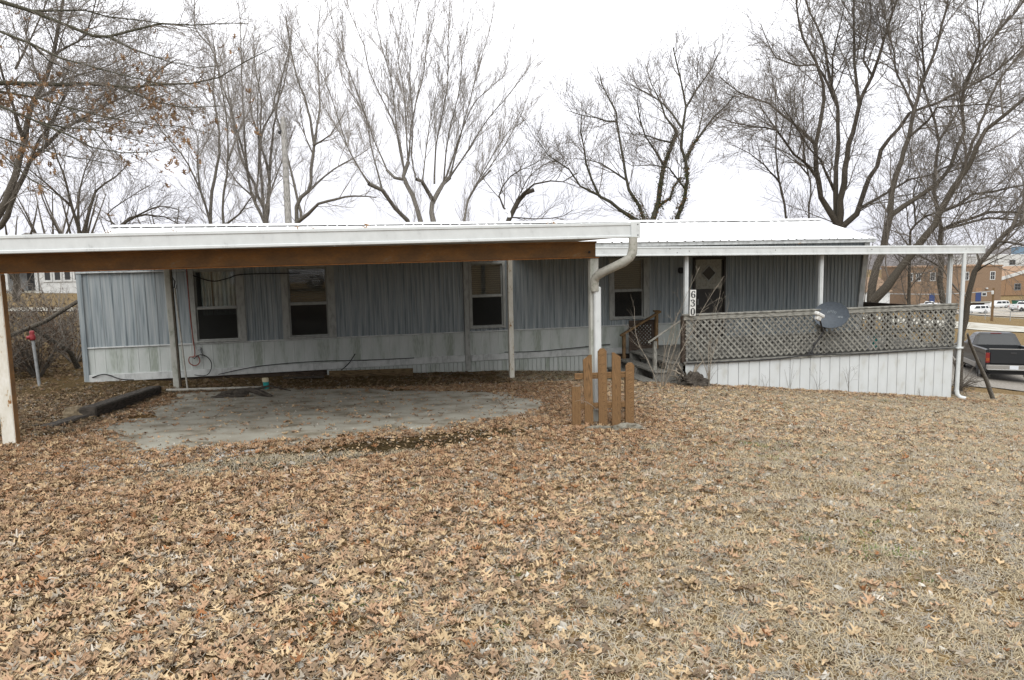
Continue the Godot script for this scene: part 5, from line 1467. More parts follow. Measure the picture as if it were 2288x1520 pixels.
	# cables on the wall
	cable([Vector3(-2.98, 2.3, z + 0.05), Vector3(-2.97, 1.5, z + 0.05), Vector3(-2.95, 0.9, z + 0.05), Vector3(-2.93, 0.5, z + 0.06), Vector3(-3.03, 0.46, z + 0.07), Vector3(-3.04, 0.34, z + 0.07), Vector3(-2.93, 0.28, z + 0.07), Vector3(-2.84, 0.36, z + 0.08), Vector3(-2.88, 0.48, z + 0.08), Vector3(-2.97, 0.45, z + 0.09)], 0.011, "red_cable", mats["cable_red"])
	tag(get_node("red_cable"), "dull red cable hanging down the wall to a coil", "cable")
	cable([Vector3(-2.95, 0.42, z + 0.1), Vector3(-2.82, 0.5, z + 0.09), Vector3(-2.67, 0.42, z + 0.08), Vector3(-2.62, 0.25, z + 0.09), Vector3(-2.72, 0.08, z + 0.12), Vector3(-2.95, 0.1, z + 0.14)], 0.009, "black_cable", mats["cable_black"])
	tag(get_node("black_cable"), "thin black cable looping below the red coil", "cable")
	cable([Vector3(-2.86, 2.1, z + 0.09), Vector3(-2.5, 1.98, z + 0.1), Vector3(-2.2, 2.03, z + 0.1), Vector3(-1.9, 2.1, z + 0.08), Vector3(-0.8, 2.1, z + 0.08)], 0.012, "sagging_cable", mats["cable_black"])
	tag(get_node("sagging_cable"), "black cable sagging across the tops of the two left windows", "cable")
	cable([Vector3(-4.85, 0.14, z + 0.05), Vector3(-4.6, 0.2, z + 0.12), Vector3(-4.3, 0.1, z + 0.2), Vector3(-4.05, 0.08, z + 0.25)], 0.012, "ground_cable", mats["cable_black"])
	tag(get_node("ground_cable"), "black cables trailing on the ground at the home's left corner", "cable")
	cable([Vector3(-0.05, 0.05, z + 0.2), Vector3(0.1, 0.16, z + 0.1), Vector3(0.25, 0.36, z + 0.05)], 0.01, "stub_cable", mats["cable_black"])
	tag(get_node("stub_cable"), "short black cable rising from the ground to the wall", "cable")
	cable([Vector3(-2.5, 0.08, z + 0.1), Vector3(-1.7, 0.2, z + 0.06), Vector3(-0.6, 0.24, z + 0.06), Vector3(0.5, 0.215, z + 0.06), Vector3(1.5, 0.21, z + 0.06)], 0.009, "base_cable", mats["cable_black"])
	tag(get_node("base_cable"), "thin black cable running along the home's white base trim", "cable")
	cable([Vector3(3.5, 0.24, z + 0.07), Vector3(4.2, 0.22, z + 0.06), Vector3(5.0, 0.25, z + 0.06), Vector3(6.0, 0.3, z + 0.06)], 0.009, "wall_cable", mats["cable_black"])
	tag(get_node("wall_cable"), "black cable along the lower wall between carport and steps", "cable")
	cable([Vector3(6.5, 0.205, -13.12), Vector3(7.5, 0.19, -13.12), Vector3(8.6, 0.2, -13.11), Vector3(9.24, 0.24, -13.08), Vector3(10.5, 0.2, -13.11), Vector3(11.8, 0.205, -13.12), Vector3(12.75, 0.215, -13.1)], 0.012, "dish_cable", mats["cable_black"])
	tag(get_node("dish_cable"), "black cable stapled along the top of the porch skirting", "cable")
	var mb := MB.new()
	mb.tube([Vector3(-2.93, 1.9, -14.5), Vector3(-2.86, 0.9, -14.42), Vector3(-2.8, ground(-2.8, -14.35) - 0.03, -14.35)], [0.016, 0.016, 0.016], 8)
	tag(obj("conduit", mb, mats["pvc"]), "thin grey conduit standing against the rear left carport post", "conduit")
	# electric meter pieces by the first window
	var vb := thing("wall_valve", "small grey valve fitting on the wall under the first window", "valve")
	one(vb, "body", mats["galvanised"], Vector3(-2.84, 0.62, z + 0.05), Vector3(0.07, 0.09, 0.06), Basis.IDENTITY, 0.02)
	var vt := MB.new()
	vt.tube([Vector3(-2.84, 0.6, z + 0.06), Vector3(-2.8, 0.5, z + 0.07), Vector3(-2.81, 0.42, z + 0.06)], [0.018, 0.02, 0.014], 8)
	obj("spout", vt, mats["galvanised"], vb)
	# plastic bottles and bags behind the lattice
	for e in [[10.9, -13.5, 0], [11.15, -13.6, 1], [11.95, -13.5, 2]]:
		var bo := MB.new()
		bo.lathe(Vector3(e[0], 0.22, e[1]), [Vector2(0.0, 0.0), Vector2(0.045, 0.0), Vector2(0.05, 0.03), Vector2(0.05, 0.2), Vector2(0.02, 0.27), Vector2(0.02, 0.31), Vector2(0.0, 0.31)], 12)
		tag(obj("bottle", bo, mats[["plate_white", "teal", "sign_white"][e[2]]]), ["white bottle behind the lattice on the porch floor", "teal bottle behind the lattice on the porch floor", "off-white bottle behind the lattice near the right post"][e[2]], "bottle")


# ---------------------------------------------------------------- vehicles
func wheel(parent: Node3D, x: float, zz: float, r: float, side: float, hub := "wheel_hub") -> void:
	var w := MB.new()
	var B := Basis(Vector3(0, 0, 1), -PI / 2 * side)
	w.lathe(Vector3(x, r, zz), [Vector2(r * 0.62, -0.12), Vector2(r * 0.95, -0.12), Vector2(r, -0.09), Vector2(r, 0.09), Vector2(r * 0.95, 0.12), Vector2(r * 0.62, 0.12)], 20, B)
	var o := obj("wheel", w, mats["black_rubber"], parent)
	var h := MB.new()
	h.lathe(Vector3(x, r, zz), [Vector2(r * 0.63, -0.05), Vector2(r * 0.63, 0.1), Vector2(r * 0.52, 0.06), Vector2(r * 0.2, 0.08), Vector2(0.0, 0.085)], 16, B)
	obj("rim", h, mats[hub], o)


# long axis z, nose towards -z, wheels on y = 0
func pickup(called: String, label: String, group: String, paint: String, at: Vector3, turn: float, near_view: bool) -> Node3D:
	var t := thing(called, label, "pickup truck", group, at, turn)
	var P: Material = mats[paint]
	var body := MB.new()
	# side profile of the lower body, bevelled across its width
	var w := 0.99
	var lower := [[0.42, 0.92], [0.60, 0.985], [0.95, 0.99], [1.14, 0.965]]
	for k in 3:
		var a = lower[k]
		var b = lower[k + 1]
		body.frustum([-a[1], a[1], -2.85, 2.72, a[0]], [-b[1], b[1], -2.85 + 0.04 * k, 2.72, b[0]])
	obj("body", body, P, t)
	# bed walls stand above the belt line behind the cab, with an open bed between
	var bed := MB.new()
	for sx in [-1.0, 1.0]:
		bed.box(Vector3(sx * 0.90, 1.24, 1.58), Vector3(0.13, 0.22, 2.28), Basis.IDENTITY, 0.03)
	bed.box(Vector3(0, 1.24, 0.44), Vector3(1.7, 0.22, 0.06))
	obj("bed", bed, P, t)
	var tg := one(t, "tailgate", P, Vector3(0, 1.05, 2.735), Vector3(1.66, 0.60, 0.07), Basis.IDENTITY, 0.03)
	one(tg, "tailgate_handle", mats["dark"], Vector3(0, 1.2, 2.775), Vector3(0.22, 0.08, 0.02), Basis.IDENTITY, 0.006)
	one(tg, "bright_strip", mats["truck_trim"], Vector3(0, 1.365, 2.72), Vector3(1.72, 0.03, 0.09), Basis.IDENTITY, 0.008)
	var hood := MB.new()
	hood.frustum([-0.95, 0.95, -2.7, -1.0, 1.14], [-0.86, 0.86, -2.55, -1.05, 1.27])
	obj("hood", hood, P, t)
	var cab := MB.new()
	cab.frustum([-0.95, 0.95, -1.15, 0.42, 1.14], [-0.93, 0.93, -1.1, 0.42, 1.32])
	cab.frustum([-0.93, 0.93, -1.1, 0.42, 1.32], [-0.72, 0.72, -0.45, 0.24, 1.82])
	cab.frustum([-0.72, 0.72, -0.45, 0.24, 1.82], [-0.62, 0.62, -0.3, 0.14, 1.88])
	var cb := obj("cab", cab, P, t)
	var gl := MB.new()
	var y0 := 1.36
	var y1 := 1.76
	var f := func(y): return (y - 1.32) / 0.5
	for zz in [1.0]:
		var xa := lerpf(0.93, 0.72, f.call(y0)) - 0.14
		var xb := lerpf(0.93, 0.72, f.call(y1)) - 0.12
		var za := lerpf(0.42, 0.24, f.call(y0)) + 0.012
		var zb := lerpf(0.42, 0.24, f.call(y1)) + 0.012
		gl.quad(Vector3(-xa, y0, za), Vector3(xa, y0, za), Vector3(xb, y1, zb), Vector3(-xb, y1, zb), Vector3(0, 0, 1))
	obj("rear_window", gl, mats["car_glass"], cb)
	for sx in [-1.0, 1.0]:
		var sg := MB.new()
		var xa := lerpf(0.93, 0.72, f.call(y0)) + 0.012
		var xb := lerpf(0.93, 0.72, f.call(y1)) + 0.012
		sg.quad(Vector3(sx * xa, y0, -0.95), Vector3(sx * xa, y0, 0.3), Vector3(sx * xb, y1, 0.16), Vector3(sx * xb, y1, -0.45), Vector3(sx, 0, 0))
		obj("side_window", sg, mats["car_glass"], cb)
		one(cb, "mirror", P, Vector3(sx * 1.08, 1.38, -0.85), Vector3(0.2, 0.16, 0.1), Basis.IDENTITY, 0.03)
	var ws := MB.new()
	ws.quad(Vector3(-0.8, 1.37, -1.045), Vector3(0.8, 1.37, -1.045), Vector3(0.64, 1.76, -0.54), Vector3(-0.64, 1.76, -0.54), Vector3(0, 0.5, -1))
	obj("windscreen", ws, mats["car_glass"], cb)
	one(cb, "brake_light", mats["lens_red"], Vector3(0, 1.85, 0.19), Vector3(0.42, 0.035, 0.05), Basis.IDENTITY, 0.008)
	var bp := one(t, "rear_bumper", mats["truck_trim"], Vector3(0, 0.62, 2.83), Vector3(1.94, 0.2, 0.16), Basis.IDENTITY, 0.03)
	one(bp, "bumper_edge", mats["chrome"], Vector3(0, 0.53, 2.90), Vector3(1.9, 0.04, 0.05), Basis.IDENTITY, 0.01)
	one(bp, "number_plate", mats["plate_white"], Vector3(0.0, 0.63, 2.915), Vector3(0.31, 0.15, 0.01))
	one(t, "front_bumper", mats["truck_trim"], Vector3(0, 0.6, -2.9), Vector3(1.96, 0.24, 0.14), Basis.IDENTITY, 0.03)
	for sx in [-1.0, 1.0]:
		var tl := one(t, "tail_light", mats["lens_red"], Vector3(sx * 0.91, 1.0, 2.735), Vector3(0.15, 0.42, 0.09), Basis.IDENTITY, 0.02)
		one(tl, "indicator", mats["lens_amber"], Vector3(sx * 0.91, 0.93, 2.772), Vector3(0.12, 0.13, 0.03), Basis.IDENTITY, 0.01)
		one(t, "head_light", mats["plate_white"], Vector3(sx * 0.78, 0.95, -2.83), Vector3(0.3, 0.2, 0.06), Basis.IDENTITY, 0.02)
		one(t, "side_trim", mats["truck_trim"], Vector3(sx * 0.985, 0.56, -0.3), Vector3(0.03, 0.22, 3.2), Basis.IDENTITY, 0.01)
		for zz in [-1.85, 1.75]:
			wheel(t, sx * 0.86, zz, 0.39, sx)
			var ar := MB.new()   # dark wheel opening
			var poly := []
			for k in 15:
				var a := PI * k / 14.0
				poly.append(Vector2(zz + 0.47 * cos(a), 0.42 + 0.44 * sin(a)))
			ar.prism(poly, 0.01, Transform3D(Basis(Vector3(0, 0, 1), Vector3.UP, Vector3(-1, 0, 0)), Vector3(sx * 0.992, 0, 0)))
			obj("wheel_arch", ar, mats["dark"], t)
	var und := MB.new()
	und.box(Vector3(0, 0.38, 0), Vector3(1.5, 0.16, 5.2))
	obj("chassis", und, mats["dark"], t)
	return t


func suv(label: String, at: Vector3, turn: float) -> Node3D:
	var t := thing("parked_suv", label, "car", "", at, turn)
	var P: Material = mats["car_white"]
	var m := MB.new()
	m.frustum([-0.9, 0.9, -2.35, 2.35, 0.35], [-0.95, 0.95, -2.4, 2.4, 0.7])
	m.frustum([-0.95, 0.95, -2.4, 2.4, 0.7], [-0.9, 0.9, -2.3, 2.36, 1.05])
	obj("body", m, P, t)
	var c := MB.new()
	c.frustum([-0.88, 0.88, -1.15, 2.33, 1.05], [-0.68, 0.68, -0.4, 2.1, 1.68])
	var cab := obj("cabin", c, P, t)
	for sx in [-1.0, 1.0]:
		for e in [[-0.75, 0.45, -0.35, 0.45], [0.6, 1.45, 0.6, 1.45], [1.6, 2.15, 1.6, 2.0]]:
			var g := MB.new()
			g.quad(Vector3(sx * 0.885, 1.1, e[0]), Vector3(sx * 0.885, 1.1, e[1]), Vector3(sx * 0.745, 1.56, e[3]), Vector3(sx * 0.745, 1.56, e[2]), Vector3(sx, 0, 0))
			obj("side_window", g, mats["car_glass"], cab)
		for zz in [-1.5, 1.5]:
			wheel(t, sx * 0.82, zz, 0.36, sx)
		one(t, "tail_light", mats["lens_red"], Vector3(sx * 0.8, 0.95, 2.37), Vector3(0.16, 0.3, 0.06), Basis.IDENTITY, 0.02)
	var rg := MB.new()
	rg.quad(Vector3(-0.7, 1.12, 2.32), Vector3(0.7, 1.12, 2.32), Vector3(0.6, 1.58, 2.16), Vector3(-0.6, 1.58, 2.16), Vector3(0, 0, 1))
	obj("rear_window", rg, mats["car_glass"], cab)
	one(t, "bumper", mats["truck_trim"], Vector3(0, 0.5, 2.42), Vector3(1.8, 0.2, 0.1), Basis.IDENTITY, 0.03)
	return t


# ---------------------------------------------------------------- buildings in the distance
# facade in local axes: x along the wall, y up, z out; windows [x, y, w, h]
func opening(parent: Node3D, called: String, x: float, y: float, w: float, hgt: float, zf: float, frame: Material, pane: Material, bars := true) -> void:
	var m := MB.new()
	var t := 0.16
	m.box(Vector3(x - w / 2 + t / 2, y, zf + 0.03), Vector3(t, hgt, 0.08))
	m.box(Vector3(x + w / 2 - t / 2, y, zf + 0.03), Vector3(t, hgt, 0.08))
	m.box(Vector3(x, y + hgt / 2 - t / 2, zf + 0.03), Vector3(w - 2 * t, t, 0.08))
	m.box(Vector3(x, y - hgt / 2 + t / 2, zf + 0.035), Vector3(w - 2 * t, t, 0.09))
	if bars:
		m.box(Vector3(x, y, zf + 0.028), Vector3(0.05, hgt - 2 * t, 0.06))
		m.box(Vector3(x, y, zf + 0.026), Vector3(w - 2 * t, 0.06, 0.06))
	var o := obj(called, m, frame, parent)
	one(o, "pane", pane, Vector3(x, y, zf + 0.008), Vector3(w - t, hgt - t, 0.014))


func build_distance() -> void:
	# brick building across the lot
	var dirx := Vector3(0.974, 0, 0.225)
	var turn := -atan2(dirx.z, dirx.x)
	var b := thing("brick_building", "two storey brown brick building with white windows and blue doors beyond the lot", "building", "", Vector3(131.0, -12.6, -149.9), turn)
	one(b, "wall", mats["brick_wall"], Vector3(11.3, 5.4, -6.0), Vector3(22.6, 10.8, 12.0))
	one(b, "parapet", mats["brick_tan"], Vector3(11.3, 10.95, -6.0), Vector3(22.9, 0.3, 12.3))
	one(b, "base_course", mats["house_grey"], Vector3(11.3, 0.45, 0.03), Vector3(22.6, 0.9, 0.08))
	for x in [2.8, 6.2, 14.2, 20.4]:
		opening(b, "window", x, 8.6, 1.25, 2.0, 0.0, mats["house_white"], mats["dark"])
	opening(b, "window", 0.9, 8.6, 1.25, 2.0, 0.0, mats["house_white"], mats["dark"])
	opening(b, "window", 18.6, 4.2, 1.2, 0.9, 0.0, mats["house_white"], mats["dark"], false)
	for x in [6.2, 17.2]:
		one(b, "door", mats["blue_door"], Vector3(x, 3.6, 0.06), Vector3(1.25, 2.1, 0.1))
		one(b, "lintel", mats["brick_tan"], Vector3(x, 5.2, 0.04), Vector3(1.5, 1.1, 0.07))
	one(b, "door", mats["blue_door"], Vector3(17.4, 0.95, 0.09), Vector3(1.6, 1.9, 0.12))
	one(b, "loading_door", mats["dark"], Vector3(19.4, 1.0, 0.09), Vector3(1.8, 2.0, 0.12))
	one(b, "landing", mats["road"], Vector3(17.6, 2.4, 0.9), Vector3(6.4, 0.16, 1.7))
	one(b, "wall_lamp", mats["house_white"], Vector3(19.0, 5.6, 0.3), Vector3(0.5, 0.3, 0.5), Basis.IDENTITY, 0.08)
	# white and grey building left of it
	var w := thing("white_garage", "low white building with a red roof seen behind the porch posts", "building", "", Vector3(108.0, -12.2, -150.0), turn)
	one(w, "wall", mats["house_white"], Vector3(8.0, 2.6, -5.0), Vector3(16.0, 5.2, 10.0))
	var rf := MB.new()
	rf.frustum([-0.5, 16.5, -10.5, 0.5, 5.2], [0.5, 15.5, -6.0, -4.0, 8.4])
	obj("roof", rf, mats["brick_wall"], w)
	opening(w, "window", 12.5, 3.2, 2.2, 2.0, 0.0, mats["house_white"], mats["dark"])
	one(w, "garage_door", mats["dark"], Vector3(3.0, 1.5, 0.04), Vector3(4.2, 3.0, 0.08))
	one(w, "garage_door", mats["road"], Vector3(8.0, 1.5, 0.04), Vector3(3.8, 3.0, 0.08))
	# tan gabled building and blue roof behind
	var tb := thing("tan_building", "tan brick building with a low white gable edge at the far right", "building", "", Vector3(190.0, -11.4, -178.0), turn)
	one(tb, "wall", mats["brick_tan"], Vector3(10, 2.4, -8), Vector3(24, 4.8, 16))
	var gb := MB.new()
	gb.prism([Vector2(-2, 4.8), Vector2(22, 4.8), Vector2(22, 8.2), Vector2(10, 8.2)], 16.0, Transform3D(Basis.IDENTITY, Vector3(0, 0, -8.0)))
	obj("gable", gb, mats["brick_tan"], tb)
	var ge := MB.new()
	ge.bar(Vector3(-2.6, 4.7, 0.1), Vector3(10.0, 8.4, 0.1), 0.2, 0.9, Vector3.UP)
	obj("gable_edge", ge, mats["house_white"], tb)
	opening(tb, "window", 3.2, 2.5, 2.0, 2.0, 0.0, mats["house_grey"], mats["dark"])
	one(tb, "door", mats["house_white"], Vector3(8.6, 2.0, 0.05), Vector3(2.4, 4.0, 0.1))
	var wb := thing("white_warehouse", "long white warehouse with a blue roof above the tan building", "building", "", Vector3(247.0, -8.0, -234.0), turn)
	one(wb, "wall", mats["house_white"], Vector3(20, 3.5, -8), Vector3(60, 9.0, 16))
	one(wb, "roof", mats["roof_blue"], Vector3(32, 9.4, -8), Vector3(36, 3.0, 15.8))
	for i in 3:
		opening(wb, "window", 4.0 + i * 7.0, 5.0, 2.4, 2.0, 0.0, mats["house_grey"], mats["dark"])
	# the white house among the trees on the left
	var h := thing("white_house", "white gabled house with a grey porch seen under the carport's left", "house", "", on_ground(-27.5, -66.2, -0.4), -0.22)
	h.scale = Vector3(0.92, 0.92, 0.92)
	one(h, "wall", mats["house_white"], Vector3(7.2, 1.9, -4.0), Vector3(4.4, 3.8, 8.0))
	one(h, "porch_wall", mats["house_grey"], Vector3(2.3, 1.9, -5.0), Vector3(5.4, 3.8, 6.0))
	one(h, "porch_floor", mats["road"], Vector3(2.3, 0.25, -1.0), Vector3(5.4, 0.5, 2.0))
	for x in [-0.3, 2.2, 4.75]:
		one(h, "porch_post", mats["house_white"], Vector3(x, 1.9, -0.1), Vector3(0.26, 3.3, 0.26))
	var rg := MB.new()
	rg.prism([Vector2(-0.6, 3.4), Vector2(9.6, 3.4), Vector2(4.6, 5.45)], 9.2, Transform3D(Basis.IDENTITY, Vector3(0, 0, -4.0)))
	obj("roof", rg, mats["shingle"], h)
	var gg := MB.new()
	gg.prism([Vector2(-0.1, 3.4), Vector2(9.1, 3.4), Vector2(4.6, 5.25)], 0.1, Transform3D(Basis.IDENTITY, Vector3(0, 0, 0.68)))
	obj("gable", gg, mats["house_white"], h)
	for x in [5.75, 6.6, 7.45, 8.3]:
		opening(h, "window", x, 2.2, 0.8, 1.9, 0.0, mats["house_white"], mats["dark"], false)
	opening(h, "window", 1.2, 2.1, 1.0, 1.4, -2.0, mats["house_grey"], mats["dark"], false)
	one(h, "door", mats["dark"], Vector3(3.2, 1.6, -1.97), Vector3(0.95, 2.1, 0.06))
	var wl := thing("white_shed", "small white shed partly hidden by the carport's front left post", "shed", "", on_ground(-31.5, -68.0, -0.2), -0.22)
	one(wl, "wall", mats["house_white"], Vector3(0.8, 1.4, -1.5), Vector3(2.6, 2.8, 3.0))
	var sr := MB.new()
	sr.prism([Vector2(-0.7, 2.8), Vector2(2.3, 2.8), Vector2(0.8, 3.6)], 3.3, Transform3D(Basis.IDENTITY, Vector3(0, 0, -1.5)))
	obj("roof", sr, mats["shingle"], wl)
	# vehicles
	var tr := pickup("parked_pickup", "dark grey pickup truck with beige lower trim parked behind the porch's right corner", "", "truck_paint", on_ground(25.7, -24.5, 0.03), -0.56, true)
	tr.scale = Vector3.ONE * 0.91
	tr.rotation.x = -0.03
	suv("white estate car with a tan stripe parked in the gravel lot", Vector3(125.4, land(125.4, -124.4) + 0.12, -124.4), 1.35)
	pickup("parked_pickup", "white pickup at the right edge of the gravel lot", "white pickups in the lot", "car_white", Vector3(135.0, land(135, -122.6) + 0.12, -122.6), -1.4, false)
	pickup("parked_pickup", "white pickup parked against the brick building's wall", "white pickups in the lot", "car_white", Vector3(128.5, land(128.5, -140.0) + 0.12, -140.0), -1.3, false)
	suv("white car parked in front of the pickup by the brick wall", Vector3(121.5, land(121.5, -131.5) + 0.12, -131.5), 1.5)
	suv("white car half hidden behind the green dumpster", Vector3(146.0, land(146, -139) + 0.12, -139.0), 1.35)
	suv("pale car parked behind the photographer, mirrored faintly in a window pane", on_ground(-2.7, 5.2, 0.02), 1.45)
	var dp := thing("dumpster", "green metal dumpster beside the brick building", "dumpster", "", Vector3(150.2, land(150.2, -136.0) + 0.1, -136.0), turn)
	var dm := MB.new()
	dm.frustum([-1.9, 1.9, -0.8, 0.8, 0.1], [-2.2, 2.2, -1.0, 1.0, 1.6])
	obj("bin", dm, mats["dumpster"], dp)
	one(dp, "lid", mats["dark"], Vector3(0, 1.65, 0), Vector3(4.4, 0.08, 2.0))
	# wooden pole, chain fence posts and gate by the road
	var pg := on_ground(86.0, -82.6)
	var po := thing("lot_pole", "short brown wooden pole standing between road and lot", "pole")
	var pm := MB.new()
	pm.tube([pg, pg + Vector3(0.05, 4.6, 0)], [0.17, 0.13], 10)
	obj("shaft", pm, mats["wood_brown"], po)
	one(po, "box", mats["house_white"], pg + Vector3(-0.3, 4.0, 0.2), Vector3(0.3, 0.5, 0.2), Basis.IDENTITY, 0.04)
	cable([pg + Vector3(-20.0, 4.4, -3.0), pg + Vector3(-8.0, 3.95, -1.2), pg + Vector3(0, 4.15, 0)], 0.05, "pole_wire", mats["galvanised"], po)
	var fg := thing("wire_fence", "wire fence on thin posts along the far roadside", "fence")
	var prev := Vector3.ZERO
	for i in 8:
		var q := on_ground(83.5 + i * 2.6, -89.5 + i * 1.6)
		var m := MB.new()
		m.tube([q, q + Vector3(0, 1.5, 0)], [0.05, 0.05], 6)
		obj("post", m, mats["galvanised"], fg)
		if i > 0:
			for y in [0.5, 1.0, 1.45]:
				var r := MB.new()
				r.tube([prev + Vector3(0, y, 0), q + Vector3(0, y, 0)], [0.022, 0.022], 4)
				obj("wire", r, mats["galvanised"], fg)
		prev = q
	var sg := on_ground(91.5, -82.0)
	var sn := thing("road_sign", "small square sign on a tilted stake by the fence", "sign")
	var sm := MB.new()
	sm.tube([sg, sg + Vector3(0.45, 1.5, 0)], [0.05, 0.05], 6)
	obj("stake", sm, mats["wood_brown"], sn)
	one(sn, "board", mats["casing"], sg + Vector3(0.48, 1.6, 0.06), Vector3(0.42, 0.4, 0.05))
	# bleached pole behind the roof
	var up := thing("utility_pole", "bleached grey pole without wires rising behind the roof's left part", "pole")
	var ub := on_ground(-1.89, -31.04)
	var um := MB.new()
	um.tube([ub + Vector3(0.06, -0.3, 0), Vector3(-1.89, 3.62, -31.04), Vector3(-1.90, 5.87, -31.30), Vector3(-1.92, 8.12, -31.56)], [0.15, 0.135, 0.12, 0.10], 12)
	obj("shaft", um, mats["bleached"], up)
	one(up, "bracket", mats["dark"], Vector3(-2.04, 7.52, -31.46), Vector3(0.18, 0.12, 0.08), Basis(Vector3(0, 0, 1), 0.5), 0.02)


# ---------------------------------------------------------------- trees
var triangles := 0
var tree_points := []     # points along thin branches, for leaves


func spline(pts: Array, step: float) -> Array:
	var out := []
	for i in pts.size() - 1:
		var p0: Vector3 = pts[maxi(i - 1, 0)]
		var p1: Vector3 = pts[i]
		var p2: Vector3 = pts[i + 1]
		var p3: Vector3 = pts[mini(i + 2, pts.size() - 1)]
		var cut := maxi(1, int(p1.distance_to(p2) / step))
		for k in cut:
			var u := float(k) / cut
			out.append(p1.cubic_interpolate(p2, p0, p3, u))
	out.append(pts[-1])
	return out


# lay out: density, length factor, angle (radians), up pull, gnarl, deepest level, droop
func grow(m: MB, line: Array, radii: Array, level: int, how: Dictionary) -> void:
	var total := 0.0
	for i in line.size() - 1:
		total += line[i].distance_to(line[i + 1])
	if total < 0.15:
		return
	var gap: float = how.gap[mini(level, how.gap.size() - 1)]
	var s := gap * rng.randf_range(0.3, 1.0)
	var skip: float = how.bare if level == 0 else 0.12 * total
	s = maxf(s, skip * total if level == 0 else skip)
	var i := 0
	var done := 0.0
	while i < line.size() - 1:
		var seg: float = line[i].distance_to(line[i + 1])
		while s <= done + seg and seg > 0.0:
			var u := (s - done) / seg
			var at: Vector3 = line[i].lerp(line[i + 1], u)
			var r: float = lerpf(radii[i], radii[i + 1], u)
			var dirn: Vector3 = (line[i + 1] - line[i]).normalized()
			var side := dirn.cross(Vector3(rng.randfn(), rng.randfn(), rng.randfn())).normalized()
			var ang: float = how.angle * rng.randf_range(0.6, 1.35)
			var d: Vector3 = (dirn * cos(ang) + side * sin(ang) + Vector3.UP * how.up).normalized()
			var left := 1.0 - s / total
			var len_: float = how.long[mini(level, how.long.size() - 1)] * rng.randf_range(0.45, 1.15) * (0.35 + 0.65 * sqrt(left))
			var steps: int = [7, 4, 2, 2][mini(level, 3)]
			var pts := [at]
			var rr := []
			var r0 := minf(r * 0.62, how.thick[mini(level, how.thick.size() - 1)] * rng.randf_range(0.7, 1.2))
			var q := at
			for k in steps:
				d = (d + Vector3(rng.randfn(), rng.randfn(), rng.randfn()) * how.gnarl + Vector3.UP * how.up * 0.22).normalized()
				q += d * len_ / steps
				pts.append(q)
			for k in steps + 1:
				rr.append(maxf(r0 * (1.0 - 0.8 * k / steps), how.least))
			m.tube(pts, rr, [5, 3, 3, 3][mini(level, 3)], false)
			if level + 1 < how.levels:
				grow(m, pts, rr, level + 1, how)
			elif how.get("keep", false):
				tree_points.append([pts[-1], d])
			s += gap * rng.randf_range(0.55, 1.5) * (1.0 + maxf(0.0, r - 0.04) * how.get("stout", 45.0))
		done += seg
		i += 1


func tree(key: String, called: String, label: String, bark: String, twig: String, how: Dictionary, group := "bare trees behind the home") -> Node3D:
	rng.seed = hash(key)
	var limbs: Array = TREE_LIMBS[key]
	var base := Vector3(limbs[0][2], limbs[0][3], limbs[0][4])
	var t := thing(called, label, "tree", group, base)
	var trunk := MB.new()
	var crown := MB.new()
	for l in limbs:
		var pts := []
		for i in range(2, l.size(), 3):
			pts.append(Vector3(l[i], l[i + 1], l[i + 2]) - base)
		var line := spline(pts, 0.45)
		var rr := []
		var total := 0.0
		for i in line.size():
			if i > 0:
				total += line[i].distance_to(line[i - 1])
			rr.append(total)
		for i in line.size():
			var u: float = rr[i] / total
			rr[i] = lerpf(l[0], l[1], pow(u, 0.7)) * how.get("slim", 1.0) * (1.0 + 0.06 * sin(i * 2.3))
		for i in range(1, line.size() - 1):
			line[i] += Vector3(rng.randfn(), rng.randfn(), rng.randfn()) * minf(0.05, rr[i] * how.get("wander", 0.35))
		trunk.tube(line, rr, 10 if l[0] > 0.08 else 6, false)
		grow(crown, line, rr, 0, how)
	obj("trunk", trunk, mats[bark], t)
	obj("crown", crown, mats[twig], t)
	triangles += (trunk.ix.size() + crown.ix.size()) / 3
	return t


func scatter(called: String, mesh: Mesh, places: Array, tints: Array, m: Material, parent: Node3D = null) -> MultiMeshInstance3D:
	var mm := MultiMesh.new()
	mm.transform_format = MultiMesh.TRANSFORM_3D
	mm.use_colors = true
	mm.mesh = mesh
	mm.instance_count = places.size()
	for i in places.size():
		mm.set_instance_transform(i, places[i])
		mm.set_instance_color(i, tints[i])
	var o := MultiMeshInstance3D.new()
	o.name = called if parent else numbered(called)
	o.multimesh = mm
	o.material_override = m
	(parent if parent else self).add_child(o, true)
	o.set_meta("kind", "stuff")
	return o


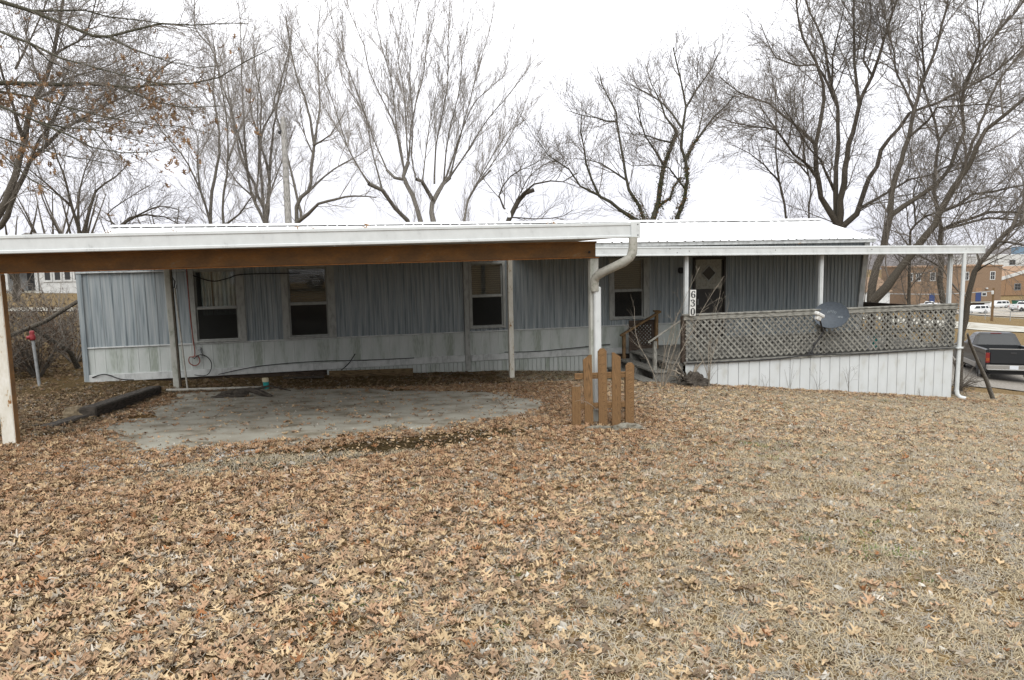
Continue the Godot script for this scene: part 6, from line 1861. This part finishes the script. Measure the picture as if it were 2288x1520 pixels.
# a lobed oak leaf, one unit long, curled
func oak_leaf(curl: float, cup: float, twist: float, seed_: int, fill := 0.0, crumple := 0.02) -> ArrayMesh:
	var r := RandomNumberGenerator.new()
	r.seed = seed_
	var half := [[0.0, 0.010], [0.16, 0.014], [0.20, 0.05], [0.22, 0.24], [0.27, 0.22], [0.27, 0.06], [0.37, 0.035], [0.44, 0.06], [0.50, 0.40], [0.56, 0.34], [0.54, 0.07], [0.64, 0.04], [0.70, 0.07], [0.80, 0.30], [0.84, 0.24], [0.80, 0.06], [0.88, 0.03], [1.0, 0.0]]
	var m := MB.new()
	for sg in [-1.0, 1.0]:
		var edge := []
		var mid := []
		for e in half:
			var w: float = lerpf(e[1], 0.30 * sin(PI * pow(e[0], 0.8)), fill) * r.randf_range(0.75, 1.25)
			var tt: float = e[0] + (r.randf_range(-0.02, 0.02) if e[1] > 0.1 else 0.0)
			var lift: float = curl * pow(tt - 0.45, 2.0)
			edge.append(Vector3(sg * w, lift + cup * w + twist * (tt - 0.5) * w * sg + r.randf_range(-crumple, crumple), tt - 0.5))
			var tm: float = clampf(e[0], 0.0, 1.0)
			mid.append(Vector3(0, curl * pow(tm - 0.45, 2.0) + sin(tm * 9.0 + seed_) * crumple * 0.5, tm - 0.5))
		for i in half.size() - 1:
			m.quad(mid[i], edge[i], edge[i + 1], mid[i + 1], Vector3.UP) if mid[i].distance_to(mid[i + 1]) > 0.001 else m.tri(mid[i], edge[i], edge[i + 1], Vector3.UP)
	return m.mesh()


func chip(seed_: int) -> ArrayMesh:
	var r := RandomNumberGenerator.new()
	r.seed = seed_
	var m := MB.new()
	var p := []
	for i in 6:
		var a := TAU * i / 6
		p.append(Vector3(cos(a) * 0.5 * r.randf_range(0.5, 1.0), r.randf_range(-0.12, 0.2), sin(a) * 0.3 * r.randf_range(0.5, 1.0)))
	for i in 6:
		m.tri(Vector3(0, 0.05, 0), p[i], p[(i + 1) % 6], Vector3.UP)
	return m.mesh()


func tuft(seed_: int, blades: int, tall: float) -> ArrayMesh:
	var r := RandomNumberGenerator.new()
	r.seed = seed_
	var m := MB.new()
	for i in blades:
		var a := r.randf() * TAU
		var d := Vector3(cos(a), 0, sin(a))
		var side := Vector3(-d.z, 0, d.x) * 0.0016
		var at := Vector3(r.randfn() * 0.03, 0, r.randfn() * 0.03)
		var k := tall * r.randf_range(0.5, 1.3)
		var lean := r.randf_range(0.9, 2.4)
		var p1 := at + d * k * 0.35 * lean + Vector3.UP * k * 0.5
		var p2 := at + d * k * 0.9 * lean + Vector3.UP * k * r.randf_range(0.1, 0.7)
		m.quad(at - side, at + side, p1 + side, p1 - side, Vector3.UP)
		m.tri(p1 - side, p1 + side, p2, Vector3.UP)
	return m.mesh()


func leaf_tint() -> Color:
	var k := rng.randf()
	var c: Color
	if k < 0.34:
		c = Color(0.43, 0.325, 0.20)
	elif k < 0.58:
		c = Color(0.375, 0.25, 0.16)
	elif k < 0.74:
		c = Color(0.29, 0.205, 0.135)
	elif k < 0.85:
		c = Color(0.175, 0.13, 0.09)
	elif k < 0.96:
		c = Color(0.33, 0.29, 0.235)
	elif k < 0.97:
		c = Color(0.45, 0.41, 0.35)
	else:
		c = Color(0.25, 0.12, 0.055)
	return c * rng.randf_range(0.8, 1.12)


func lie(at: Vector3, size: float, tilt: float) -> Transform3D:
	var B := Basis(Vector3.UP, rng.randf() * TAU) * Basis(Vector3.RIGHT, rng.randfn() * tilt) * Basis(Vector3(0, 0, 1), rng.randfn() * tilt)
	return Transform3D(B.scaled(Vector3(size, size, size)), at)


func build_litter() -> void:
	rng.seed = 77
	var shapes := [oak_leaf(0.5, 0.35, 0.2, 1, 0.0, 0.04), oak_leaf(0.7, -0.4, 0.5, 2, 0.15, 0.06), oak_leaf(-0.6, 0.5, -0.6, 3, 0.35, 0.08), oak_leaf(0.9, 0.6, 0.5, 4, 0.2, 0.08)]
	var put := [[], [], [], []]
	var tint := [[], [], [], []]
	var bits := [[], []]
	var bit_tint := [[], []]
	var x0 := -11.0
	var x1 := 17.0
	var z0 := -22.0
	var z1 := -1.6
	for n in 480000:
		# more candidates near the camera, where single leaves show
		var z := lerpf(z1, z0, pow(rng.randf(), 1.25))
		var x := rng.randf_range(x0, x1)
		var k := leafy(x, z)
		var e := pad_edge(x, z) if z < -7.3 and z > -14.3 and x > -3.4 and x < 3.4 else -9.0
		if e > -0.05:
			k = 0.022 + 0.55 * pow(1.0 - smooth(0.0, 0.38, e + 0.25 * bumps.get_noise_2d(x * 30.0, z * 30.0)), 2.0)
		if rng.randf() > k:
			continue
		var v := rng.randi() % 4
		var size := lerpf(0.035, 0.108, pow(rng.randf(), 1.3))
		var y := ground(x, z) + 0.006 + rng.randf() * 0.022
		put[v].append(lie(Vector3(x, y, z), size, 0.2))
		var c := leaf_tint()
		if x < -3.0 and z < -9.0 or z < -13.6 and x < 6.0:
			c = c * 0.5  # wet leaves, with the shade under roof and oak put into their tint
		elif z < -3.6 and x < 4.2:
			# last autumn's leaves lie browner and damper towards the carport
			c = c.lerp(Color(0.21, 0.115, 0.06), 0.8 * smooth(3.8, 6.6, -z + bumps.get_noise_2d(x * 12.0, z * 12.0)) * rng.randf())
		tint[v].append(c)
	for n in 380000:
		var z := lerpf(z1, -14.0, pow(rng.randf(), 1.4))
		var x := rng.randf_range(-8.0, 14.0)
		var k := 0.12 + 0.6 * sqrt(leafy(x, z))
		var e := pad_edge(x, z) if z < -7.3 and x > -3.4 and x < 3.4 else -9.0
		if e > 0.0:
			k = 0.05 + 0.16 * smooth(0.0, 0.4, bumps.get_noise_2d(x * 14.0, z * 14.0))
		if x > 6.3 and z < -13.1 or rng.randf() > k:
			continue
		var v := rng.randi() % 2
		bits[v].append(lie(Vector3(x, ground(x, z) + 0.006 + rng.randf() * 0.008, z), lerpf(0.015, 0.07, pow(rng.randf(), 2.0)), 0.4))
		var q := rng.randf()
		var c := Color(0.36, 0.34, 0.30) if q < 0.16 else Color(0.22, 0.17, 0.12) if q < 0.45 else Color(0.36, 0.26, 0.16) if q < 0.9 else Color(0.11, 0.085, 0.065)
		bit_tint[v].append(c * rng.randf_range(0.7, 1.2))
	for e in [[-0.4, 2.63, -8.06], [-0.25, 2.635, -8.05], [0.3, 2.64, -8.06], [-1.6, 2.625, -8.05], [2.3, 2.66, -8.06], [2.36, 2.66, -8.05], [5.5, 2.51, -13.2], [9.0, 2.46, -13.2], [-2.2, 2.62, -8.06]]:
		put[0].append(lie(Vector3(e[0], e[1] + 0.02, e[2]), rng.randf_range(0.07, 0.11), 0.8))
		tint[0].append(Color(0.26, 0.15, 0.07) * rng.randf_range(0.7, 1.2))
	for v in 4:
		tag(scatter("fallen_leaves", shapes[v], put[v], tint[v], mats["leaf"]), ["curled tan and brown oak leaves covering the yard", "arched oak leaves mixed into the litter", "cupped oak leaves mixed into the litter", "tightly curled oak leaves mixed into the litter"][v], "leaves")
	for v in 2:
		tag(scatter("leaf_crumbs", chip(v + 5), bits[v], bit_tint[v], mats["leaf"]), ["small grey and brown scraps of leaf and bark", "fine dark scraps of leaf and bark"][v], "leaves")
	# dead grass
	var tufts := [tuft(1, 14, 0.034), tuft(2, 10, 0.026), tuft(3, 16, 0.042)]
	var gput := [[], [], []]
	var gt := [[], [], []]
	for n in 130000:
		var z := lerpf(z1, -16.0, pow(rng.randf(), 1.3))
		var x := rng.randf_range(-4.0, 19.0)
		var k := 1.0 - 0.85 * leafy(x, z)
		if x < 3.2 and z < -7.2 or x > 6.3 and x < 13.0 and z < -13.0:
			continue
		if rng.randf() > k:
			continue
		var v := rng.randi() % 3
		var B := Basis(Vector3.UP, rng.randf() * TAU)
		gput[v].append(Transform3D(B.scaled(Vector3.ONE * rng.randf_range(0.7, 1.3)), Vector3(x, ground(x, z), z)))
		var c := Color(0.37, 0.31, 0.21) if rng.randf() < 0.65 else Color(0.30, 0.275, 0.23)
		if bumps.get_noise_2d(x * 9.0 + 30.0, z * 9.0) > 0.32 and rng.randf() < 0.08:
			c = Color(0.10, 0.15, 0.04)
		gt[v].append(c * rng.randf_range(0.7, 1.15))
	for v in 3:
		tag(scatter("dead_grass", tufts[v], gput[v], gt[v], mats["blade"]), ["short straw-coloured grass on the right of the yard", "flattened straw-coloured grass stubble", "longer straw-coloured grass tufts"][v], "grass")
	# pale gravel spill in front of the pad
	var gr := []
	var grt := []
	for n in 1700:
		var a := rng.randf() * TAU
		var r := sqrt(rng.randf())
		var x := -1.75 + cos(a) * r * 0.95 + rng.randfn() * 0.06
		var z := -7.25 + sin(a) * r * 0.3 - 0.25 * (x + 1.75) + rng.randfn() * 0.07
		gr.append(lie(Vector3(x, ground(x, z) + 0.008, z), rng.randf_range(0.012, 0.04), 0.5))
		grt.append(Color(0.36, 0.355, 0.34) * rng.randf_range(0.5, 1.1))
	var pebble := lump(Vector3.ZERO, Vector3(0.5, 0.35, 0.42), 0.3, 9, 4, 6)
	tag(scatter("gravel_spill", pebble.mesh(), gr, grt, mats["leaf"]), "pale crushed stone spilled at the front left of the pad", "gravel")


func shrub(called: String, label: String, at: Vector3, stems: int, tall: float, spread_: float, twig: String, seed_: int, how: Dictionary, group := "") -> Node3D:
	rng.seed = seed_
	var t := thing(called, label, "shrub", group, at)
	var wood := MB.new()
	var fine := MB.new()
	for i in stems:
		var a := rng.randf() * TAU
		var d := Vector3(cos(a) * spread_, 1.0, sin(a) * spread_).normalized()
		var q := Vector3(cos(a), 0, sin(a)) * 0.06 * rng.randf()
		var pts := [q + Vector3(0, -0.06, 0)]
		var rr := []
		var len_ := tall * rng.randf_range(0.6, 1.1)
		for k in 6:
			d = (d + Vector3(rng.randfn(), rng.randfn() * 0.4, rng.randfn()) * 0.11 + Vector3(0, -how.get("droop", 0.0), 0)).normalized()
			q += d * len_ / 6
			pts.append(q)
		for k in 7:
			rr.append(how.stem * (1.0 - 0.78 * k / 6.0))
		wood.tube(pts, rr, 5, false)
		grow(fine, pts, rr, 1, how)
	obj("stems", wood, mats[twig], t)
	obj("twigs", fine, mats[twig], t)
	return t


func build_trees() -> void:
	var broad := {"gap": [0.27, 0.19, 0.14], "long": [3.3, 1.6, 0.75], "thick": [0.026, 0.011, 0.0075], "angle": 0.75, "up": 0.10, "gnarl": 0.13, "levels": 3, "least": 0.0042, "bare": 0.1, "slim": 0.55, "stout": 60.0}
	var fine := {"gap": [0.32, 0.23, 0.16], "long": [2.6, 1.3, 0.7], "thick": [0.018, 0.009, 0.007], "angle": 0.6, "up": 0.15, "gnarl": 0.09, "levels": 3, "least": 0.0042, "bare": 0.1, "slim": 0.62, "stout": 45.0}
	var whip := {"gap": [0.26, 0.2, 0.16], "long": [2.1, 1.0, 0.55], "thick": [0.013, 0.008, 0.0065], "angle": 0.42, "up": 0.16, "gnarl": 0.06, "levels": 3, "least": 0.0042, "bare": 0.12, "wander": 0.2, "slim": 0.62}
	tree("twin", "bare_tree", "bare tree forking into two thick trunks behind the porch's right part", "bark", "twig", broad)
	tree("many_stem", "bare_tree", "largest bare tree with many upright stems behind the roof's right end", "bark", "twig", broad)
	tree("upright", "bare_tree", "bare tree with one upright trunk right of the forked tree", "bark", "twig", broad)
	tree("side_stem", "bare_tree", "slender crooked bare stem between the forked and the upright tree", "bark", "twig", broad)
	tree("leaning", "bare_tree", "bare tree leaning right past the porch's right corner post", "bark", "twig", broad)
	tree("slim_a", "bare_tree", "slim bare tree left of the many-stemmed tree", "bark", "twig", fine)
	tree("slim_b", "bare_tree", "thin straight bare tree close beside the many-stemmed tree", "bark", "twig", fine)
	var ivy := tree("ivy", "ivy_tree", "bare tree with three ivy covered trunks behind the roof", "bark_green", "twig", fine)
	tree("pollard", "pollarded_tree", "pollarded pale tree with long whip shoots behind the roof's middle", "bark_pale", "twig_pale", whip)
	tree("broken", "broken_tree", "slanting broken trunk with twigs behind the vent pipes", "bark", "twig", fine)
	tree("slender_group", "bare_tree", "slender forked bare tree just right of the bleached pole", "bark_pale", "twig_pale", fine)
	tree("slender_twin", "bare_tree", "slender bare tree just left of the bleached pole", "bark_pale", "twig_pale", fine)
	tree("slim_cluster", "bare_tree", "cluster of slim bare stems above the carport's left half", "bark_pale", "twig_pale", fine)
	tree("forked", "bare_tree", "bare tree with tall thin leader second left of the bleached pole", "bark_pale", "twig_pale", fine)
	tree("left_giant", "bare_tree", "thick dark bare trunk curving up at the upper left edge", "bark", "twig", broad)
	tree("left_leaner", "bare_tree", "dark bare tree slanting to the right at the left edge", "bark", "twig", broad)
	tree("left_low", "bare_tree", "low forked bare tree above the carport's left end", "bark", "twig", fine)
	tree("arching", "bare_tree", "low bare tree with arching branches near the roof's left end", "bark", "twig", fine)
	# the oak in the foreground keeps some dead leaves
	tree_points.clear()
	var oak_how := {"gap": [0.13, 0.1, 0.075], "long": [0.95, 0.48, 0.24], "thick": [0.008, 0.004, 0.0025], "angle": 0.62, "up": 0.02, "gnarl": 0.12, "levels": 3, "least": 0.0013, "bare": 0.02, "keep": true, "wander": 0.5, "slim": 0.75}
	var oak := tree("oak", "oak_tree", "oak in the near left foreground holding clumps of brown leaves", "bark_green", "twig", oak_how, "")
	rng.seed = 5
	var lp := []
	var lt := []
	var clump := FastNoiseLite.new()
	clump.seed = 12
	clump.frequency = 0.8
	var base: Vector3 = oak.position
	for e in tree_points:
		var p: Vector3 = e[0]
		var high := absf(p.y + base.y - 4.1)
		if clump.get_noise_3dv(p) < 0.29 + 0.25 * smooth(0.45, 1.0, high) and rng.randf() > 0.008:
			continue
		for k in 1 + rng.randi() % 2:
			var size := rng.randf_range(0.06, 0.115)
			var B := Basis(Vector3.UP, rng.randf() * TAU) * Basis(Vector3.RIGHT, rng.randf_range(0.4, 1.5))
			lp.append(Transform3D(B.scaled(Vector3.ONE * size), p + Vector3(rng.randfn(), rng.randfn() - 0.6, rng.randfn()) * 0.035))
			lt.append(Color(0.26, 0.165, 0.095) * rng.randf_range(0.6, 1.25))
	scatter("dead_leaves", oak_leaf(0.9, 0.5, 0.4, 8, 0.4, 0.08), lp, lt, mats["leaf"], oak)
	# ivy on the three trunks
	rng.seed = 6
	var ip := []
	var it := []
	var ib: Vector3 = ivy.position
	var limbs: Array = TREE_LIMBS["ivy"]
	for li in [0, 1, 3, 6, 11, 7]:
		var l = limbs[li]
		var pts := []
		for i in range(2, l.size(), 3):
			pts.append(Vector3(l[i], l[i + 1], l[i + 2]) - ib)
		var line := spline(pts, 0.12)
		var upto := int(line.size() * [0.55, 0.18, 1.0, 0.62, 1.0, 0.3][[0, 1, 3, 6, 11, 7].find(li)])
		for i in upto:
			for k in 26:
				var d := Vector3(rng.randfn(), rng.randfn(), rng.randfn()).normalized()
				var r: float = lerpf(l[0], l[1], float(i) / line.size()) * rng.randf_range(0.9, 1.35) + (0.25 * rng.randf() if rng.randf() < 0.06 else 0.0)
				ip.append(Transform3D(Basis(d.cross(Vector3(0.3, 1, 0.2)).normalized(), rng.randf() * TAU).scaled(Vector3.ONE * rng.randf_range(0.06, 0.12)), line[i] + d * r))
				it.append((Color(0.06, 0.068, 0.025) if rng.randf() < 0.62 else Color(0.15, 0.085, 0.035)) * rng.randf_range(0.7, 1.3))
	scatter("ivy_leaves", chip(21), ip, it, mats["ivy_leaf"], ivy)
	var nest := tag(obj("bird_nest", lump(Vector3(13.55, 12.05, -26.4), Vector3(0.2, 0.16, 0.2), 0.6, 81), mats["twig"]), "round bird nest high in the many-stemmed tree", "nest")
	# more distant bare trees, all of one growth
	rng.seed = 909
	var proto := thing("distant_tree", "", "tree", "distant bare trees on the left skyline")
	var tm := MB.new()
	var cm := MB.new()
	var how := {"gap": [0.75, 0.5, 0.38], "long": [3.2, 1.5, 0.8], "thick": [0.07, 0.035, 0.022], "angle": 0.7, "up": 0.2, "gnarl": 0.15, "levels": 3, "least": 0.015, "bare": 0.1}
	for i in 6:
		var a := i * 1.1
		var pts := [Vector3(0, -0.5, 0), Vector3(0.1 * i, 2.2, 0), Vector3(cos(a) * 1.2, 5.5, sin(a) * 1.2), Vector3(cos(a) * 2.6, 9.0, sin(a) * 2.6), Vector3(cos(a) * 3.4, 12.0 - i * 0.3, sin(a) * 3.4)]
		var line := spline(pts, 0.8)
		var rr := []
		for k in line.size():
			rr.append(lerpf(0.22, 0.03, float(k) / line.size()))
		tm.tube(line, rr, 6, false)
		grow(cm, line, rr, 0, how)
	obj("trunk", tm, mats["bark"], proto)
	obj("crown", cm, mats["twig_pale"], proto)
	var words := ["farthest left on the skyline", "second from the left on the skyline", "third from the left on the skyline", "fourth from the left on the skyline", "fifth from the left on the skyline", "sixth from the left on the skyline", "behind the white house's gable", "right of the white house", "behind the carport's left third", "behind the bleached pole", "behind the pollarded tree", "behind the ivy tree", "in the gap left of the many-stemmed tree", "low behind the porch's right end", "beyond the brick building's left", "beyond the brick building's right", "nearest the left edge above the carport", "in the thicket left of the white house", "in the thicket over the white house's gable", "in the thicket right of the white house's gable", "leftmost of the nearer thicket", "between thicket and arching branches"]
	var spots := [[-62, -78], [-54, -84], [-47, -76], [-41, -88], [-36, -80], [-31, -92], [-26, -84], [-20, -95], [-13, -90], [-3, -100], [14, -98], [34, -104], [52, -110], [96, -128], [112, -190], [176, -196], [-24, -40], [-29, -50], [-22, -52], [-17.5, -46], [-34, -44], [-13.5, -54]]
	for i in spots.size():
		var o: Node3D = proto if i == 0 else proto.duplicate()
		if i > 0:
			o.name = numbered("distant_tree")
			add_child(o, true)
		var x: float = spots[i][0]
		var z: float = spots[i][1]
		o.position = Vector3(x, land(x, z) - 0.2, z)
		o.rotation.y = i * 1.7
		var k := [1.05, 0.9, 1.15, 1.0, 1.1, 1.0, 0.95, 0.85, 0.62, 0.55, 0.5, 0.5, 0.5, 0.6, 0.7, 0.7, 0.75, 0.85, 0.7, 0.5, 0.9, 0.5][i] as float
		o.scale = Vector3(k, k * 0.95, k)
		tag(o, "distant bare tree " + words[i], "tree", "distant bare trees on the left skyline")
	# shrubs and saplings near the home
	var thin := {"gap": [0.2, 0.16, 0.12], "long": [0.9, 0.5, 0.25], "thick": [0.006, 0.0035, 0.0025], "angle": 0.6, "up": 0.1, "gnarl": 0.13, "levels": 3, "least": 0.0016, "bare": 0.2, "stem": 0.009, "droop": 0.03}
	shrub("bare_sapling", "pale bare sapling in front of the porch steps", on_ground(5.75, -12.6), 6, 2.3, 0.42, "twig_tan", 31, thin)
	shrub("bare_sapling", "bare twiggy sapling growing by the porch's left corner post", on_ground(6.85, -12.85), 4, 2.1, 0.3, "twig_tan", 37, thin)
	shrub("bare_sapling", "pale drooping twigs growing among the pickets", on_ground(3.1, -8.3), 5, 1.1, 0.75, "twig_tan", 33, {"gap": [0.3, 0.3, 0.3], "long": [0.5, 0.3, 0.2], "thick": [0.005, 0.003, 0.002], "angle": 0.6, "up": 0.0, "gnarl": 0.12, "levels": 2, "least": 0.0018, "bare": 0.2, "stem": 0.006, "droop": 0.13})
	var dense := {"gap": [0.13, 0.1, 0.09], "long": [0.7, 0.4, 0.2], "thick": [0.008, 0.005, 0.004], "angle": 0.8, "up": 0.04, "gnarl": 0.22, "levels": 3, "least": 0.0025, "bare": 0.05, "stem": 0.016, "droop": 0.03}
	shrub("dead_bush", "low tangled dead bush at the right foot of the porch", on_ground(13.9, -14.4), 16, 0.8, 1.0, "twig", 34, dense)
	for e in [[-6.3, -17.3, 1.9, 41, "tangled brush just left of the home's corner"], [-7.3, -18.4, 2.1, 42, "tangled brush behind the standpipe"], [-8.4, -19.6, 2.2, 43, "tangled brush at the left edge under the carport roof"], [-6.5, -20.2, 2.6, 44, "tall brush behind the home's left end"], [-9.6, -21.5, 2.4, 45, "tangled brush near the left picture edge"], [-7.6, -23.0, 2.6, 46, "brush behind the fallen trunk"], [-10.6, -24.5, 2.8, 47, "brush in front of the lane at the left edge"], [-9.0, -26.5, 2.8, 48, "brush in front of the lane beside the home"], [-6.9, -16.6, 1.3, 49, "low brush right behind the standpipe's red head"], [-8.0, -17.0, 1.5, 50, "low brush nearest the carport's front left post"]]:
		tree_points.clear()
		dense["keep"] = true
		var br := shrub("brush", e[4], on_ground(e[0], e[1]), 20, e[2], 0.9, "twig", e[3], dense, "brush left of the home")
		var bp := []
		var bt := []
		for q in tree_points:
			var at: Vector3 = q[0]
			if rng.randf() < 0.7 * (1.0 - smooth(0.5, 2.0, at.y)):
				bp.append(Transform3D(Basis(Vector3.UP, rng.randf() * TAU) * Basis(Vector3.RIGHT, rng.randf_range(0.2, 1.4)) * Basis.from_scale(Vector3.ONE * rng.randf_range(0.05, 0.11)), at))
				bt.append(Color(0.10, 0.07, 0.05) * rng.randf_range(0.5, 1.5))
		scatter("dead_leaves", oak_leaf(0.9, 0.5, 0.4, 18, 0.4, 0.08), bp, bt, mats["leaf"], br)
		dense.erase("keep")
	thin["stem"] = 0.004
	thin["thick"] = [0.003, 0.002, 0.0015]
	thin["gap"] = [0.3, 0.25, 0.2]
	for e in [[8.2, 0.4, 51], [8.75, 0.6, 52], [9.4, 0.45, 53], [10.1, 0.55, 54], [11.9, 0.3, 55]]:
		shrub("dry_weed", ["thin dry weed stalk against the skirting nearest the stump", "tall dry weed stalk against the skirting left of the dish", "short dry weed stalk against the skirting below the dish", "dry weed stalk against the skirting right of the dish", "lowest dry weed against the skirting's right part"][e[2] - 51], on_ground(e[0], -13.08), 2, e[1], 0.25, "twig", e[2], thin, "weeds along the porch skirting")
	# fallen trunk in the brush
	var fl := MB.new()
	fl.tube([on_ground(-8.6, -15.9, 0.1), on_ground(-7.4, -17.0, 0.55), on_ground(-6.3, -18.0, 1.15), on_ground(-5.5, -18.6, 1.75)], [0.035, 0.042, 0.048, 0.04], 9)
	fl.tube([on_ground(-6.5, -17.8, 1.0), on_ground(-6.0, -18.4, 0.4), on_ground(-5.9, -18.6, -0.1)], [0.04, 0.05, 0.07], 8)
	tag(obj("fallen_trunk", fl, mats["bark"]), "slanting dead trunk in the brush left of the home", "log")


# ---------------------------------------------------------------- put together
func _ready() -> void:
	rng.seed = 20
	var cam := Camera3D.new()
	cam.name = "camera"
	cam.fov = 49.46
	cam.near = 0.05
	cam.far = 4000.0
	add_child(cam)
	cam.position = CAMERA_AT
	# turned 13 degrees right, 6.3 down, rolled a little clockwise
	cam.basis = Basis(Vector3.UP, deg_to_rad(-13.0)) * Basis(Vector3.RIGHT, deg_to_rad(-6.27)) * Basis(Vector3(0, 0, 1), deg_to_rad(-1.2))
	cam.current = true
	var env := Environment.new()
	env.background_mode = Environment.BG_SKY
	var sky := Sky.new()
	var sm := ProceduralSkyMaterial.new()
	sm.sky_top_color = Color(1.25, 1.255, 1.265)
	sm.sky_horizon_color = Color(0.665, 0.668, 0.695)
	sm.sky_curve = 0.6
	sm.ground_bottom_color = Color(0.45, 0.42, 0.38)
	sm.ground_horizon_color = Color(0.7, 0.69, 0.68)
	sm.sky_energy_multiplier = 1.0
	sky.sky_material = sm
	env.sky = sky
	env.tonemap_mode = Environment.TONE_MAPPER_LINEAR
	env.tonemap_exposure = 2.2
	env.sdfgi_enabled = true
	env.ssao_enabled = true
	env.ssil_enabled = true
	var we := WorldEnvironment.new()
	we.name = "world"
	we.environment = env
	add_child(we)
	var sun := DirectionalLight3D.new()
	sun.name = "sun"
	sun.light_color = Color(1.0, 0.995, 0.985)
	sun.light_energy = 0.5
	sun.light_angular_distance = 60.0
	sun.shadow_enabled = true
	sun.rotation_degrees = Vector3(-46, -20, 0)
	add_child(sun)
	gw = PackedFloat32Array(GROUND_WEIGHTS)
	for i in range(0, GROUND_POINTS.size(), 2):
		gp.append(Vector2(GROUND_POINTS[i], GROUND_POINTS[i + 1]))
	bumps.seed = 4
	bumps.frequency = 0.05
	make_materials()
	print("materials ", Time.get_ticks_msec())
	build_setting()
	print("setting ", Time.get_ticks_msec())
	build_home()
	build_carport()
	build_porch()
	build_small_things()
	build_distance()
	print("things ", Time.get_ticks_msec())
	build_trees()
	print("trees ", Time.get_ticks_msec(), " triangles ", triangles)
	build_litter()
	print("litter ", Time.get_ticks_msec())
